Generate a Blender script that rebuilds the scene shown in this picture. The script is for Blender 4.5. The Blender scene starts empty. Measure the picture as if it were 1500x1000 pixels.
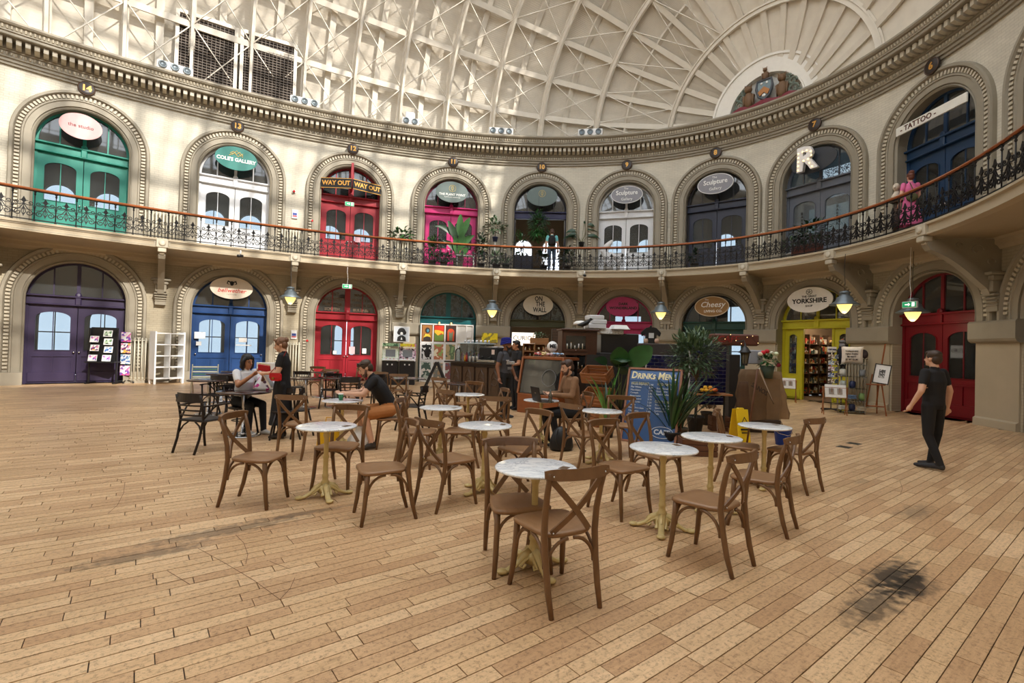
import bpy, math, random
import numpy as np
from mathutils import Vector, Matrix, Euler
random.seed(7)
PI = math.pi
S = bpy.context.scene
COL = S.collection
# ------------------------------------------------------------------ camera, sky, sun, exposure
FPX, CAMH = 720.0, 1.6
PITCH, ROLL = math.atan(10/720.0), math.radians(1.6)
cF = Vector((0, math.cos(PITCH), math.sin(PITCH))); _U = Vector((0, -math.sin(PITCH), math.cos(PITCH))); _R = Vector((1, 0, 0))
cR = math.cos(ROLL)*_R + math.sin(ROLL)*_U
cU = -math.sin(ROLL)*_R + math.cos(ROLL)*_U
CAM = Vector((0, 0, CAMH))
cd = bpy.data.cameras.new('camera'); cam = bpy.data.objects.new('camera', cd); COL.objects.link(cam)
cd.sensor_width = 36.0; cd.lens = 36.0*FPX/1500.0; cd.clip_start = .05; cd.clip_end = 400
cam.matrix_world = Matrix(((cR.x, cU.x, -cF.x, 0), (cR.y, cU.y, -cF.y, 0), (cR.z, cU.z, -cF.z, CAMH), (0, 0, 0, 1)))
S.camera = cam
w = bpy.data.worlds.new('sky'); S.world = w; w.use_nodes = True
bg = w.node_tree.nodes['Background']; bg.inputs[0].default_value = (.90, .95, 1.0, 1); bg.inputs[1].default_value = 3.4
SUN_DIR = Vector((-.66, .62, -.60))            # direction the sunlight travels
sd = bpy.data.lights.new('sun', 'SUN'); sd.energy = 5.2; sd.angle = math.radians(.9); sd.color = (1, .93, .82)
sun = bpy.data.objects.new('sun', sd); COL.objects.link(sun); sun.location = (6, -6, 30)
sun.rotation_euler = SUN_DIR.to_track_quat('-Z', 'Y').to_euler()
S.view_settings.view_transform = 'Standard'; S.view_settings.look = 'None'
S.view_settings.gamma = 1; S.view_settings.use_curve_mapping = False; S.view_settings.exposure = 0.12
S.cycles.max_bounces = 7; S.cycles.diffuse_bounces = 4; S.cycles.glossy_bounces = 3; S.cycles.transparent_max_bounces = 10
S.cycles.sample_clamp_indirect = 6; S.cycles.caustics_reflective = False; S.cycles.caustics_refractive = False

def ray(px, py): return (cF + cR*((px-750)/FPX) + cU*((500-py)/FPX))
def TZ(px, py, z=0.0):            # point of the photograph on the horizontal plane at height z
    d = ray(px, py); t = (z-CAMH)/d.z; return CAM + d*t
def TY(px, py, Y):                # ... at distance Y
    d = ray(px, py); return CAM + d*(Y/d.y)
# ------------------------------------------------------------------ materials
MATS = {}
def rgb(c):
    f = lambda v: (v/255)/12.92 if v/255 <= .04045 else ((v/255+.055)/1.055)**2.4
    return (f(c[0]), f(c[1]), f(c[2]), 1)
def mat(name, c, rough=.6, metal=0, var=.12, scale=8, bump=0, bscale=60, emit=None, estr=0, coat=0, stretch=None, spec=.5, trans=0, alpha=1):
    if name in MATS: return MATS[name]
    m = bpy.data.materials.new(name); m.use_nodes = True; nt = m.node_tree; N = nt.nodes; L = nt.links
    p = N['Principled BSDF']; base = rgb(c)
    p.inputs['Roughness'].default_value = rough; p.inputs['Metallic'].default_value = metal
    p.inputs['Specular IOR Level'].default_value = spec
    if coat: p.inputs['Coat Weight'].default_value = coat; p.inputs['Coat Roughness'].default_value = .15
    if trans: p.inputs['Transmission Weight'].default_value = trans
    if alpha < 1: p.inputs['Alpha'].default_value = alpha
    tc = N.new('ShaderNodeTexCoord'); mp = N.new('ShaderNodeMapping'); L.new(tc.outputs['Object'], mp.inputs[0])
    if stretch: mp.inputs['Scale'].default_value = stretch
    if var:
        nz = N.new('ShaderNodeTexNoise'); nz.inputs['Scale'].default_value = scale; nz.inputs['Detail'].default_value = 4
        L.new(mp.outputs[0], nz.inputs['Vector'])
        mx = N.new('ShaderNodeMix'); mx.data_type = 'RGBA'
        mx.inputs[6].default_value = tuple(v*(1-var) for v in base[:3])+(1,); mx.inputs[7].default_value = tuple(min(1, v*(1+var)) for v in base[:3])+(1,)
        L.new(nz.outputs['Fac'], mx.inputs[0]); L.new(mx.outputs[2], p.inputs['Base Color'])
    else: p.inputs['Base Color'].default_value = base
    if bump:
        n2 = N.new('ShaderNodeTexNoise'); n2.inputs['Scale'].default_value = bscale; L.new(mp.outputs[0], n2.inputs['Vector'])
        b = N.new('ShaderNodeBump'); b.inputs['Strength'].default_value = bump; b.inputs['Distance'].default_value = .01
        L.new(n2.outputs['Fac'], b.inputs['Height']); L.new(b.outputs[0], p.inputs['Normal'])
    if emit:
        p.inputs['Emission Color'].default_value = rgb(emit); p.inputs['Emission Strength'].default_value = estr
    MATS[name] = m; return m
def paint(c, rough=.45): return mat('paint_%d_%d_%d' % c, c, rough, var=.08, bump=.05)
def plain(c, rough=.7): return mat('plain_%d_%d_%d' % c, c, rough, var=.05)
def glass(name='pane_glass', tint=(200, 210, 215), refl=1.0, op=.12):
    if name in MATS: return MATS[name]
    m = bpy.data.materials.new(name); m.use_nodes = True; nt = m.node_tree; N = nt.nodes; L = nt.links
    for n in list(N): N.remove(n)
    out = N.new('ShaderNodeOutputMaterial'); tr = N.new('ShaderNodeBsdfTransparent'); gl = N.new('ShaderNodeBsdfGlossy'); df = N.new('ShaderNodeBsdfDiffuse')
    tr.inputs[0].default_value = rgb(tint); gl.inputs['Roughness'].default_value = .03; df.inputs[0].default_value = rgb((120, 125, 128))
    fr = N.new('ShaderNodeFresnel'); fr.inputs[0].default_value = 1.6
    mm = N.new('ShaderNodeMath'); mm.operation = 'MULTIPLY'; mm.inputs[1].default_value = refl; L.new(fr.outputs[0], mm.inputs[0])
    m0 = N.new('ShaderNodeMixShader'); m0.inputs[0].default_value = op; L.new(tr.outputs[0], m0.inputs[1]); L.new(df.outputs[0], m0.inputs[2])
    mx = N.new('ShaderNodeMixShader'); L.new(mm.outputs[0], mx.inputs[0]); L.new(m0.outputs[0], mx.inputs[1]); L.new(gl.outputs[0], mx.inputs[2])
    L.new(mx.outputs[0], out.inputs[0]); MATS[name] = m; return m
def patchwork(name, cols, scale=8, rough=.6, kind='voronoi', emit=0):
    """print or merchandise of many colours: cells of flat colour"""
    if name in MATS: return MATS[name]
    m = bpy.data.materials.new(name); m.use_nodes = True; nt = m.node_tree; N = nt.nodes; L = nt.links; p = N['Principled BSDF']
    tc = N.new('ShaderNodeTexCoord'); v = N.new('ShaderNodeTexVoronoi' if kind == 'voronoi' else 'ShaderNodeTexNoise'); v.inputs['Scale'].default_value = scale
    L.new(tc.outputs['Object'], v.inputs['Vector'])
    cr = N.new('ShaderNodeValToRGB'); cr.color_ramp.interpolation = 'CONSTANT'
    if kind == 'voronoi':
        sp = N.new('ShaderNodeSeparateColor'); L.new(v.outputs['Color'], sp.inputs[0]); L.new(sp.outputs[0], cr.inputs[0])
        lo, hi = 0, 1
    else:
        v.inputs['Detail'].default_value = 3; L.new(v.outputs['Fac'], cr.inputs[0]); lo, hi = .3, .7
    e = cr.color_ramp.elements
    for i, c in enumerate(cols):
        pos = lo+(hi-lo)*i/len(cols)
        if i < 2: e[i].position = pos; e[i].color = rgb(c)
        else: e.new(pos).color = rgb(c)
    L.new(cr.outputs[0], p.inputs['Base Color']); p.inputs['Roughness'].default_value = rough
    MATS[name] = m; return m
# ------------------------------------------------------------------ mesh helpers
def frame_for(d):
    d = Vector(d).normalized(); a = Vector((0, 0, 1)) if abs(d.z) < .9 else Vector((1, 0, 0))
    u = d.cross(a).normalized(); return u, d.cross(u).normalized()
class MB:
    def __init__(s): s.v = []; s.f = []; s.sm = []; s.mi = []; s.cm = 0; s.tone = []; s.ct = 0.0
    def add(s, vs, fs, smooth=False, M=None):
        o = len(s.v)
        if M is not None: vs = [M @ Vector(v) for v in vs]
        s.v += [tuple(v) for v in vs]; s.f += [tuple(i+o for i in f) for f in fs]
        s.sm += [smooth]*len(fs); s.mi += [s.cm]*len(fs); s.tone += [s.ct]*len(fs); return s
    def box(s, x0, x1, y0, y1, z0, z1, M=None, taper=0):
        t = taper
        vs = [(x0, y0, z0), (x1, y0, z0), (x1, y1, z0), (x0, y1, z0), (x0+t, y0+t, z1), (x1-t, y0+t, z1), (x1-t, y1-t, z1), (x0+t, y1-t, z1)]
        return s.add(vs, [(3, 2, 1, 0), (4, 5, 6, 7), (0, 1, 5, 4), (1, 2, 6, 5), (2, 3, 7, 6), (3, 0, 4, 7)], False, M)
    def cbox(s, c, sz, rz=0, M=None, rx=0, ry=0):
        m = Matrix.Translation(c) @ Euler((rx, ry, rz)).to_matrix().to_4x4()
        if M is not None: m = M @ m
        return s.box(-sz[0]/2, sz[0]/2, -sz[1]/2, sz[1]/2, -sz[2]/2, sz[2]/2, m)
    def bbox(s, c, sz, b=.01, rz=0, M=None, rx=0, ry=0):
        """box with chamfered edges"""
        m = Matrix.Translation(c) @ Euler((rx, ry, rz)).to_matrix().to_4x4()
        if M is not None: m = M @ m
        x, y, z = sz[0]/2, sz[1]/2, sz[2]/2; b = min(b, x*.9, y*.9, z*.9); vs = []
        def ring(X, Y, Z): 
            return [(-X+b, -Y, Z), (X-b, -Y, Z), (X, -Y+b, Z), (X, Y-b, Z), (X-b, Y, Z), (-X+b, Y, Z), (-X, Y-b, Z), (-X, -Y+b, Z)]
        rs = [ring(x-b, y-b, -z), ring(x, y, -z+b), ring(x, y, z-b), ring(x-b, y-b, z)]
        vs = sum(rs, []); fs = [tuple(range(7, -1, -1)), tuple(range(24, 32))]
        for k in range(3):
            for i in range(8): j = (i+1) % 8; fs.append((k*8+i, k*8+j, k*8+8+j, k*8+8+i))
        return s.add(vs, fs, False, m)
    def tube(s, pts, r, n=8, M=None, cap=True, closed=False, flat=None):
        pts = [Vector(p) for p in pts]; k = len(pts)
        rr = r if isinstance(r, (list, tuple)) else [r]*k
        vs = []; fs = []; u = None
        for i, p in enumerate(pts):
            if closed: d = pts[(i+1) % k]-pts[i-1]
            else: d = pts[min(i+1, k-1)]-pts[max(i-1, 0)]
            if d.length < 1e-9: d = Vector((0, 0, 1))
            d.normalize()
            if u is None: u, v = frame_for(d)
            else:
                u = (u-d*u.dot(d))
                if u.length < 1e-6: u, v = frame_for(d)
                u.normalize(); v = d.cross(u)
            ra = rr[i]; rx, ry = (ra if isinstance(ra, tuple) else (ra, ra))
            for j in range(n):
                a = 2*PI*(j+.5)/n; vs.append(p+u*(rx*math.cos(a))+v*(ry*math.sin(a)))
        for i in range(k if closed else k-1):
            for j in range(n):
                a = i*n+j; b = i*n+(j+1) % n; c = ((i+1) % k)*n; fs.append((a, b, c+(j+1) % n, c+j))
        if cap and not closed: fs += [tuple(range(n-1, -1, -1)), tuple(range((k-1)*n, k*n))]
        return s.add(vs, fs, n > 5, M)
    def strip(s, pts, side, wdt, th, M=None):
        """flat bar (rectangular section) along pts; side = width direction (vector or list)"""
        pts = [Vector(p) for p in pts]; k = len(pts); vs = []
        for i, p in enumerate(pts):
            d = (pts[min(i+1, k-1)]-pts[max(i-1, 0)]).normalized(); sv = Vector(side[i] if isinstance(side, list) else side).normalized()
            nrm = d.cross(sv).normalized(); w2 = (wdt[i] if isinstance(wdt, list) else wdt)/2
            vs += [p-sv*w2-nrm*th/2, p+sv*w2-nrm*th/2, p+sv*w2+nrm*th/2, p-sv*w2+nrm*th/2]
        fs = [(0, 1, 2, 3)[::-1], tuple(range(4*k-4, 4*k))]
        for i in range(k-1):
            for j in range(4): a = i*4+j; b = i*4+(j+1) % 4; fs.append((a, b, b+4, a+4))
        return s.add(vs, fs, False, M)
    def lathe(s, prof, n=16, M=None, cap=True, sx=1, sy=1):
        vs = [(r*math.cos(2*PI*j/n)*sx, r*math.sin(2*PI*j/n)*sy, z) for r, z in prof for j in range(n)]; k = len(prof)
        fs = [(i*n+j, i*n+(j+1) % n, (i+1)*n+(j+1) % n, (i+1)*n+j) for i in range(k-1) for j in range(n)]
        if cap: fs += [tuple(range(n-1, -1, -1)), tuple(range((k-1)*n, k*n))]
        return s.add(vs, fs, True, M)
    def ball(s, c, r, n=10, M=None, rot=None):
        r = r if isinstance(r, (tuple, list)) else (r, r, r); m = n//2+1
        vs = []; R = rot.to_matrix() if rot else None
        for i in range(m+1):
            for j in range(n):
                a = PI*i/m; b = 2*PI*j/n; q = Vector((r[0]*math.sin(a)*math.cos(b), r[1]*math.sin(a)*math.sin(b), r[2]*math.cos(a)))
                if R: q = R @ q
                vs.append(q+Vector(c))
        fs = [(i*n+j, (i+1)*n+j, (i+1)*n+(j+1) % n, i*n+(j+1) % n) for i in range(m) for j in range(n)]
        return s.add(vs, fs, True, M)
    def prism(s, poly, y0, y1, M=None, smooth=False):
        """outline in x,z extruded from y0 to y1"""
        n = len(poly); vs = [(x, y0, z) for x, z in poly]+[(x, y1, z) for x, z in poly]
        fs = [tuple(range(n)), tuple(range(2*n-1, n-1, -1))]+[(i, i+n, (i+1) % n+n, (i+1) % n) for i in range(n)]
        return s.add(vs, fs, smooth, M)
    def hole(s, rect, poly, y0, y1, M=None, rings=1, fn=None, extra=0, back=True):
        """plate rect=(x0,x1,z0,z1) with a star-shaped hole poly, thickness y0..y1 (y1 faces the viewer)"""
        x0, x1, z0, z1 = rect; cx = sum(p[0] for p in poly)/len(poly); cz = sum(p[1] for p in poly)/len(poly)
        ang = [math.atan2(z-cz, x-cx) for x, z in poly]+[math.atan2(z-cz, x-cx) for x in (x0, x1) for z in (z0, z1)]
        ang += [2*PI*i/extra-PI for i in range(extra)] if extra else []
        ang = sorted(ang); A = [a for i, a in enumerate(ang) if i == 0 or a-ang[i-1] > 1e-4]
        def rp(a):
            c, d = math.cos(a), math.sin(a); best = 1e9
            for i in range(len(poly)):
                px, pz = poly[i][0]-cx, poly[i][1]-cz; qx, qz = poly[(i+1) % len(poly)][0]-cx, poly[(i+1) % len(poly)][1]-cz
                ex, ez = qx-px, qz-pz; den = c*ez-d*ex
                if abs(den) < 1e-12: continue
                t = (px*ez-pz*ex)/den; u = (px*d-pz*c)/den
                if t > 1e-6 and -1e-6 <= u <= 1+1e-6: best = min(best, t)
            return best
        def rr(a):
            c, d = math.cos(a), math.sin(a); t = 1e9
            if c > 1e-9: t = min(t, (x1-cx)/c)
            if c < -1e-9: t = min(t, (x0-cx)/c)
            if d > 1e-9: t = min(t, (z1-cz)/d)
            if d < -1e-9: t = min(t, (z0-cz)/d)
            return t
        n = len(A); vs = []; fs = []
        for y in (y0, y1):
            for k in range(rings+1):
                for a in A:
                    h = min(rp(a), rr(a)); r = h+(rr(a)-h)*k/rings; vs.append((cx+r*math.cos(a), y, cz+r*math.sin(a)))
        R = rings+1
        for side in (0, 1):
            if side == 0 and not back: continue
            o = side*R*n
            for k in range(rings):
                for i in range(n):
                    j = (i+1) % n; q = (o+k*n+i, o+k*n+j, o+(k+1)*n+j, o+(k+1)*n+i); fs.append(q if side == 0 else q[::-1])
        for k in (0, rings):
            for i in range(n):
                j = (i+1) % n; q = (k*n+i, R*n+k*n+i, R*n+k*n+j, k*n+j); fs.append(q)
        if fn: vs = [fn(*v) for v in vs]
        return s.add(vs, fs, False, M)
    def build(s, name, material, parent=None, kind=None, label=None, tone=False):
        me = bpy.data.meshes.new(name); me.from_pydata(s.v, [], s.f); me.polygons.foreach_set('use_smooth', s.sm)
        ms = material if isinstance(material, (list, tuple)) else [material]
        for m in ms: me.materials.append(m)
        if len(ms) > 1: me.polygons.foreach_set('material_index', s.mi)
        if tone: at = me.attributes.new('tone', 'FLOAT', 'FACE'); at.data.foreach_set('value', s.tone)
        me.update(); o = bpy.data.objects.new(name, me); COL.objects.link(o)
        if parent is not None: o.parent = parent
        if kind: o['kind'] = kind
        if label: o['label'] = label
        return o
def empty(name, loc=(0, 0, 0), rz=0, label=None, cat=None, group=None, kind=None, parent=None):
    o = bpy.data.objects.new(name, None); COL.objects.link(o); o.location = loc; o.rotation_euler = (0, 0, rz); o.empty_display_size = .1
    if label: o['label'] = label
    if cat: o['category'] = cat
    if group: o['group'] = group
    if kind: o['kind'] = kind
    if parent is not None: o.parent = parent
    return o
def tag(o, label, cat, group=None):
    o['label'] = label; o['category'] = cat
    if group: o['group'] = group
    return o
def dup(root, loc, rz=0, label=None, group=None, parent=None):
    def cp(o, p):
        c = o.copy(); COL.objects.link(c)
        if p is not None: c.parent = p
        for ch in KIDS[o.name]: cp(ch, c)
        return c
    if root.name not in KIDS:
        def reg(o):
            KIDS[o.name] = list(o.children)
            for ch in o.children: reg(ch)
        reg(root)
    r = cp(root, parent); r.location = loc; r.rotation_euler = (0, 0, rz)
    if label: r['label'] = label
    if group: r['group'] = group
    return r
KIDS = {}
def text(s, size, material, parent, loc, rot=(PI/2, 0, 0), bold=0.0, ext=.004, align='CENTER', name='lettering', space=1.0, shear=0, sx=1, label=None):
    c = bpy.data.curves.new(name, 'FONT'); c.body = s; c.size = size; c.align_x = align; c.align_y = 'CENTER'; c.extrude = ext; c.offset = bold
    c.space_line = space; c.shear = shear; c.resolution_u = 2; c.materials.append(material)
    o = bpy.data.objects.new(name, c); COL.objects.link(o); o.location = loc; o.rotation_euler = rot; o.scale = (sx, 1, 1)
    if parent is not None: o.parent = parent
    if label: o['label'] = label
    return o
def oval(rx, rz, n=36, cx=0, cz=0): return [(cx+rx*math.cos(2*PI*i/n), cz+rz*math.sin(2*PI*i/n)) for i in range(n)]
def arch_poly(x0, x1, z0, zs, n=20, rise=None):
    """door-shaped outline: straight to zs then an arc of given rise (default semicircle)"""
    r = (x1-x0)/2; rise = r if rise is None else rise; cx = (x0+x1)/2
    return [(x0, z0), (x1, z0)]+[(cx+r*math.cos(PI*i/n), zs+rise*math.sin(PI*i/n)) for i in range(n+1)]
# ------------------------------------------------------------------ the oval plan of the hall
CX, CY, EA, EB, TH = -4.8447, 8.5519, 18.076, 12.2657, .5425
_t = np.linspace(-PI, PI, 8001)
def _ept(t, a=EA, b=EB):
    X = a*np.sin(t); Y = b*np.cos(t); return CX+X*math.cos(TH)-Y*math.sin(TH), CY+X*math.sin(TH)+Y*math.cos(TH)
_x, _y = _ept(_t); _L = np.r_[0, np.cumsum(np.hypot(np.diff(_x), np.diff(_y)))]; _L -= _L[4000]; PERIM = _L[-1]-_L[0]
def W(s, d, z):                   # arc position s, distance d in from the wall face, height z
    s = (s-_L[0]) % PERIM+_L[0]; t = float(np.interp(s, _L, _t)); x, y = _ept(t)
    X, Y = math.sin(t)/EA, math.cos(t)/EB; l = math.hypot(X, Y); X /= l; Y /= l
    nx = X*math.cos(TH)-Y*math.sin(TH); ny = X*math.sin(TH)+Y*math.cos(TH)
    return Vector((float(x)-nx*d, float(y)-ny*d, z))
def Wrot(s):                      # rotation that makes local x the tangent (viewer's right) and local y point into the hall... (-normal)
    a = W(s-.05, 0, 0); b = W(s+.05, 0, 0); return math.atan2(b.y-a.y, b.x-a.x)
def s_at(px, py=330, d=0):             # arc position seen at a pixel column
    best = None
    for i in range(0, 2100):
        s = -24+i*.03; p = W(s, d, (6 if d > .5 else 8) if py < 420 else 3)-CAM; z = p.dot(cF)
        if z <= 1: continue
        e = abs(750+FPX*p.dot(cR)/z-px)
        if best is None or e < best[0]: best = (e, s)
    return best[1]
BAYX = {13: 345, 12: 514.5, 11: 661.5, 10: 792, 9: 917.5, 8: 1048.5, 7: 1195.5}
BS = {k: s_at(v, 240) for k, v in BAYX.items()}
BS[14] = BS[13]-4.5; BS[15] = BS[14]-4.2; BS[6] = BS[7]+3.95; BS[5] = BS[6]+3.9
print('BAYS', {k: round(v, 2) for k, v in BS.items()})
NB = sorted(BS)[::-1]             # 15 .. 5 left to right
FLOOR2, ZC = 4.97, 10.03          # gallery floor, underside of the cornice
# ------------------------------------------------------------------ shell materials
def wall_mat(name, c, rough=.75):
    m = bpy.data.materials.new(name); m.use_nodes = True; nt = m.node_tree; N = nt.nodes; L = nt.links; p = N['Principled BSDF']
    p.inputs['Roughness'].default_value = rough; p.inputs['Specular IOR Level'].default_value = .35
    uv = N.new('ShaderNodeUVMap'); br = N.new('ShaderNodeTexBrick'); L.new(uv.outputs[0], br.inputs['Vector'])
    br.inputs['Scale'].default_value = 1; br.inputs['Brick Width'].default_value = .235; br.inputs['Row Height'].default_value = .078
    br.inputs['Mortar Size'].default_value = .008; br.inputs['Mortar Smooth'].default_value = .5
    b = rgb(c); br.inputs['Color1'].default_value = b; br.inputs['Color2'].default_value = tuple(v*.94 for v in b[:3])+(1,)
    br.inputs['Mortar'].default_value = tuple(v*.80 for v in b[:3])+(1,)
    nz = N.new('ShaderNodeTexNoise'); nz.inputs['Scale'].default_value = 1.3; nz.inputs['Detail'].default_value = 5; L.new(uv.outputs[0], nz.inputs['Vector'])
    mx = N.new('ShaderNodeMix'); mx.data_type = 'RGBA'; mx.blend_type = 'MULTIPLY'; mx.inputs[0].default_value = .35
    L.new(br.outputs['Color'], mx.inputs[6]); L.new(nz.outputs['Fac'], mx.inputs[7]); L.new(mx.outputs[2], p.inputs['Base Color'])
    bp = N.new('ShaderNodeBump'); bp.inputs['Strength'].default_value = .5; bp.inputs['Distance'].default_value = .01; bp.invert = True
    L.new(br.outputs['Fac'], bp.inputs['Height']); L.new(bp.outputs[0], p.inputs['Normal']); return m
M_WALL = wall_mat('painted_brick', (228, 221, 204)); M_WALL_SHADED = wall_mat('painted_brick_shaded', (196, 184, 160))  # second brick is a darker copy, shade under the gallery put into its colour
M_STONE = mat('painted_stone', (150, 142, 126), .6, var=.1, scale=3, bump=.05); M_STONE2 = mat('painted_stone_light', (190, 181, 162), .55, var=.08, scale=4)
M_DARKGAP = plain((62, 56, 48)); M_SOFFIT = mat('gallery_soffit', (182, 168, 144), .7, var=.06)  # soffit colour lowered to deepen the shade under the gallery
M_IRON = mat('black_cast_iron', (28, 27, 30), .4, .3, var=.1); M_RAIL = mat('varnished_handrail', (158, 88, 46), .3, var=.25, scale=6, stretch=(1, 1, 1), coat=.5)
M_GLASS = glass(); M_GLASSD = glass('pane_glass_dark', (110, 115, 120), 1.2, .10)
M_WHITE = paint((236, 236, 236)); M_BLACK = plain((22, 22, 24), .5); M_CHROME = mat('brushed_steel', (190, 190, 192), .25, 1, var=.05)
M_BRASS = mat('aged_brass', (196, 150, 80), .3, 1, var=.1)
M_ROOF = mat('whitewashed_boards', (222, 214, 200), .8, var=.12, scale=3)
M_RIB = mat('roof_ironwork_white', (216, 208, 194), .5, var=.08, scale=4)
# ------------------------------------------------------------------ floor of end-jointed boards
def floor_mat():
    m = bpy.data.materials.new('worn_maple_boards'); m.use_nodes = True; nt = m.node_tree; N = nt.nodes; L = nt.links; p = N['Principled BSDF']
    geo = N.new('ShaderNodeNewGeometry'); mp = N.new('ShaderNodeMapping'); mp.inputs['Rotation'].default_value = (0, 0, -math.radians(37.5))
    mp.inputs['Scale'].default_value = (1, 1, 1); L.new(geo.outputs['Position'], mp.inputs[0])
    at = N.new('ShaderNodeAttribute'); at.attribute_name = 'tone'
    cr = N.new('ShaderNodeValToRGB'); e = cr.color_ramp.elements; e[0].color = rgb((206, 166, 125)); e[1].color = rgb((240, 206, 164)); 
    x = e.new(.35); x.color = rgb((218, 180, 138)); x = e.new(.65); x.color = rgb((229, 193, 149)); L.new(at.outputs['Fac'], cr.inputs[0])
    st = N.new('ShaderNodeMapping'); st.inputs['Scale'].default_value = (2.2, 26, 1); L.new(mp.outputs[0], st.inputs[0])
    gr = N.new('ShaderNodeTexNoise'); gr.inputs['Scale'].default_value = 2; gr.inputs['Detail'].default_value = 8; gr.inputs['Roughness'].default_value = .75; L.new(st.outputs[0], gr.inputs['Vector'])
    fl = N.new('ShaderNodeTexNoise'); fl.inputs['Scale'].default_value = 34; fl.inputs['Detail'].default_value = 5; fl.inputs['Roughness'].default_value = .8; L.new(mp.outputs[0], fl.inputs['Vector'])
    def mul(a, b, f):
        mx = N.new('ShaderNodeMix'); mx.data_type = 'RGBA'; mx.blend_type = 'MULTIPLY'
        if isinstance(f, float): mx.inputs[0].default_value = f
        else: L.new(f, mx.inputs[0])
        L.new(a, mx.inputs[6])
        if isinstance(b, tuple): mx.inputs[7].default_value = b
        else: L.new(b, mx.inputs[7])
        return mx.outputs[2]
    def ramp(src, lo, hi, c0=(0, 0, 0, 1), c1=(1, 1, 1, 1)):
        r = N.new('ShaderNodeValToRGB'); r.color_ramp.elements[0].position = lo; r.color_ramp.elements[1].position = hi
        r.color_ramp.elements[0].color = c0; r.color_ramp.elements[1].color = c1; L.new(src, r.inputs[0]); return r.outputs[0]
    c = mul(cr.outputs[0], ramp(gr.outputs['Fac'], .3, .62, (.55, .5, .44, 1)), .6)
    c = mul(c, ramp(fl.outputs['Fac'], .34, .5, (.24, .18, .13, 1)), .7)
    bigm = N.new('ShaderNodeTexNoise'); bigm.inputs['Scale'].default_value = .55; bigm.inputs['Detail'].default_value = 4; L.new(mp.outputs[0], bigm.inputs['Vector'])
    c = mul(c, ramp(bigm.outputs['Fac'], .38, .62, (.66, .62, .58, 1)), .55)
    # black worn patches, each an ellipse with a ragged edge
    for (px, py, rx, ry, a, k) in ((1308, 842, .28, .09, 37, 1), (1334, 858, .20, .08, 37, 1), (1280, 886, .26, .08, 37, .8), (335, 776, .40, .08, 37, .6), (215, 812, .30, .06, 37, .6), (442, 752, .34, .035, 37, .6),
                                   (1262, 705, .14, .05, 37, .35), (1340, 750, .25, .08, 37, .5)):
        q = TZ(px, py); m2 = N.new('ShaderNodeMapping'); m2.vector_type = 'TEXTURE'; m2.inputs['Location'].default_value = (q.x, q.y, 0)
        m2.inputs['Rotation'].default_value = (0, 0, math.radians(a)); m2.inputs['Scale'].default_value = (rx*1.6, ry*1.6, 1); L.new(geo.outputs['Position'], m2.inputs[0])
        ln = N.new('ShaderNodeVectorMath'); ln.operation = 'LENGTH'; L.new(m2.outputs[0], ln.inputs[0])
        nn = N.new('ShaderNodeTexNoise'); nn.inputs['Scale'].default_value = 14; nn.inputs['Detail'].default_value = 6; L.new(mp.outputs[0], nn.inputs['Vector'])
        ad = N.new('ShaderNodeMath'); ad.operation = 'MULTIPLY_ADD'; ad.inputs[1].default_value = 2.2; L.new(nn.outputs['Fac'], ad.inputs[0]); L.new(ln.outputs['Value'], ad.inputs[2])
        mask = ramp(ad.outputs[0], 0, 1); rm = N.new('ShaderNodeMapRange'); rm.inputs[1].default_value = 1.55; rm.inputs[2].default_value = 2.25; rm.inputs[3].default_value = k; rm.inputs[4].default_value = 0; L.new(ad.outputs[0], rm.inputs[0])
        N.remove(mask.node); mk = rm.outputs[0]; c = mul(c, (.13, .14, .17, 1), mk)
    L.new(c, p.inputs['Base Color'])
    rr = N.new('ShaderNodeMapRange'); rr.inputs[3].default_value = .26; rr.inputs[4].default_value = .5; L.new(fl.outputs['Fac'], rr.inputs[0]); L.new(rr.outputs[0], p.inputs['Roughness'])
    bp = N.new('ShaderNodeBump'); bp.inputs['Strength'].default_value = .12; bp.inputs['Distance'].default_value = .004; L.new(fl.outputs['Fac'], bp.inputs['Height']); L.new(bp.outputs[0], p.inputs['Normal'])
    return m
M_FLOOR = floor_mat()
fb = MB()
def in_hall(x, y, g=.25):
    dx, dy = x-CX, y-CY; X = dx*math.cos(TH)+dy*math.sin(TH); Y = -dx*math.sin(TH)+dy*math.cos(TH)
    return (X/(EA+g))**2+(Y/(EB+g))**2 < 1
ring = [W(_L[0]+PERIM*i/120, -.5, -.012) for i in range(120)]
fb.add(ring, [tuple(range(120))[::-1]]); floor = fb.build('floor', plain((60, 44, 30)), kind='structure')
pd = Vector((.7934, .6088, 0)); pn = Vector((-.6088, .7934, 0)); PW = .106; G = .0023
ph = TZ(1063, 898).dot(pn) % PW
planks = []; rf = random.Random(3)
for r in range(-230, 260):
    o = ph+r*PW; t = -26+rf.random()*.8
    while t < 34:
        ln = rf.choice((.42, .5, .55, .6, .68, .76, .9)); a = pd*(t+ln/2)+pn*(o+PW/2); t0, t = t, t+ln
        if not in_hall(a.x, a.y, .1) or a.y < -1.5: continue
        planks.append((a, o, t0, ln, rf.random(), rf.uniform(-.0008, .0008)))
def plank(mb, p):
    a, o, t, ln, tone, dz = p; mb.ct = tone; g = G*(1+.5*tone)
    q = [pd*(t+g)+pn*(o+g), pd*(t+ln-g)+pn*(o+g), pd*(t+ln-g)+pn*(o+PW-g), pd*(t+g)+pn*(o+PW-g)]
    top = [(v.x, v.y, dz) for v in q]; bot = [(v.x, v.y, -.012) for v in q]
    mb.add(top+bot, [(0, 1, 2, 3)]+[(i+4, (i+1) % 4+4, (i+1) % 4, i) for i in range(4)])
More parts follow.
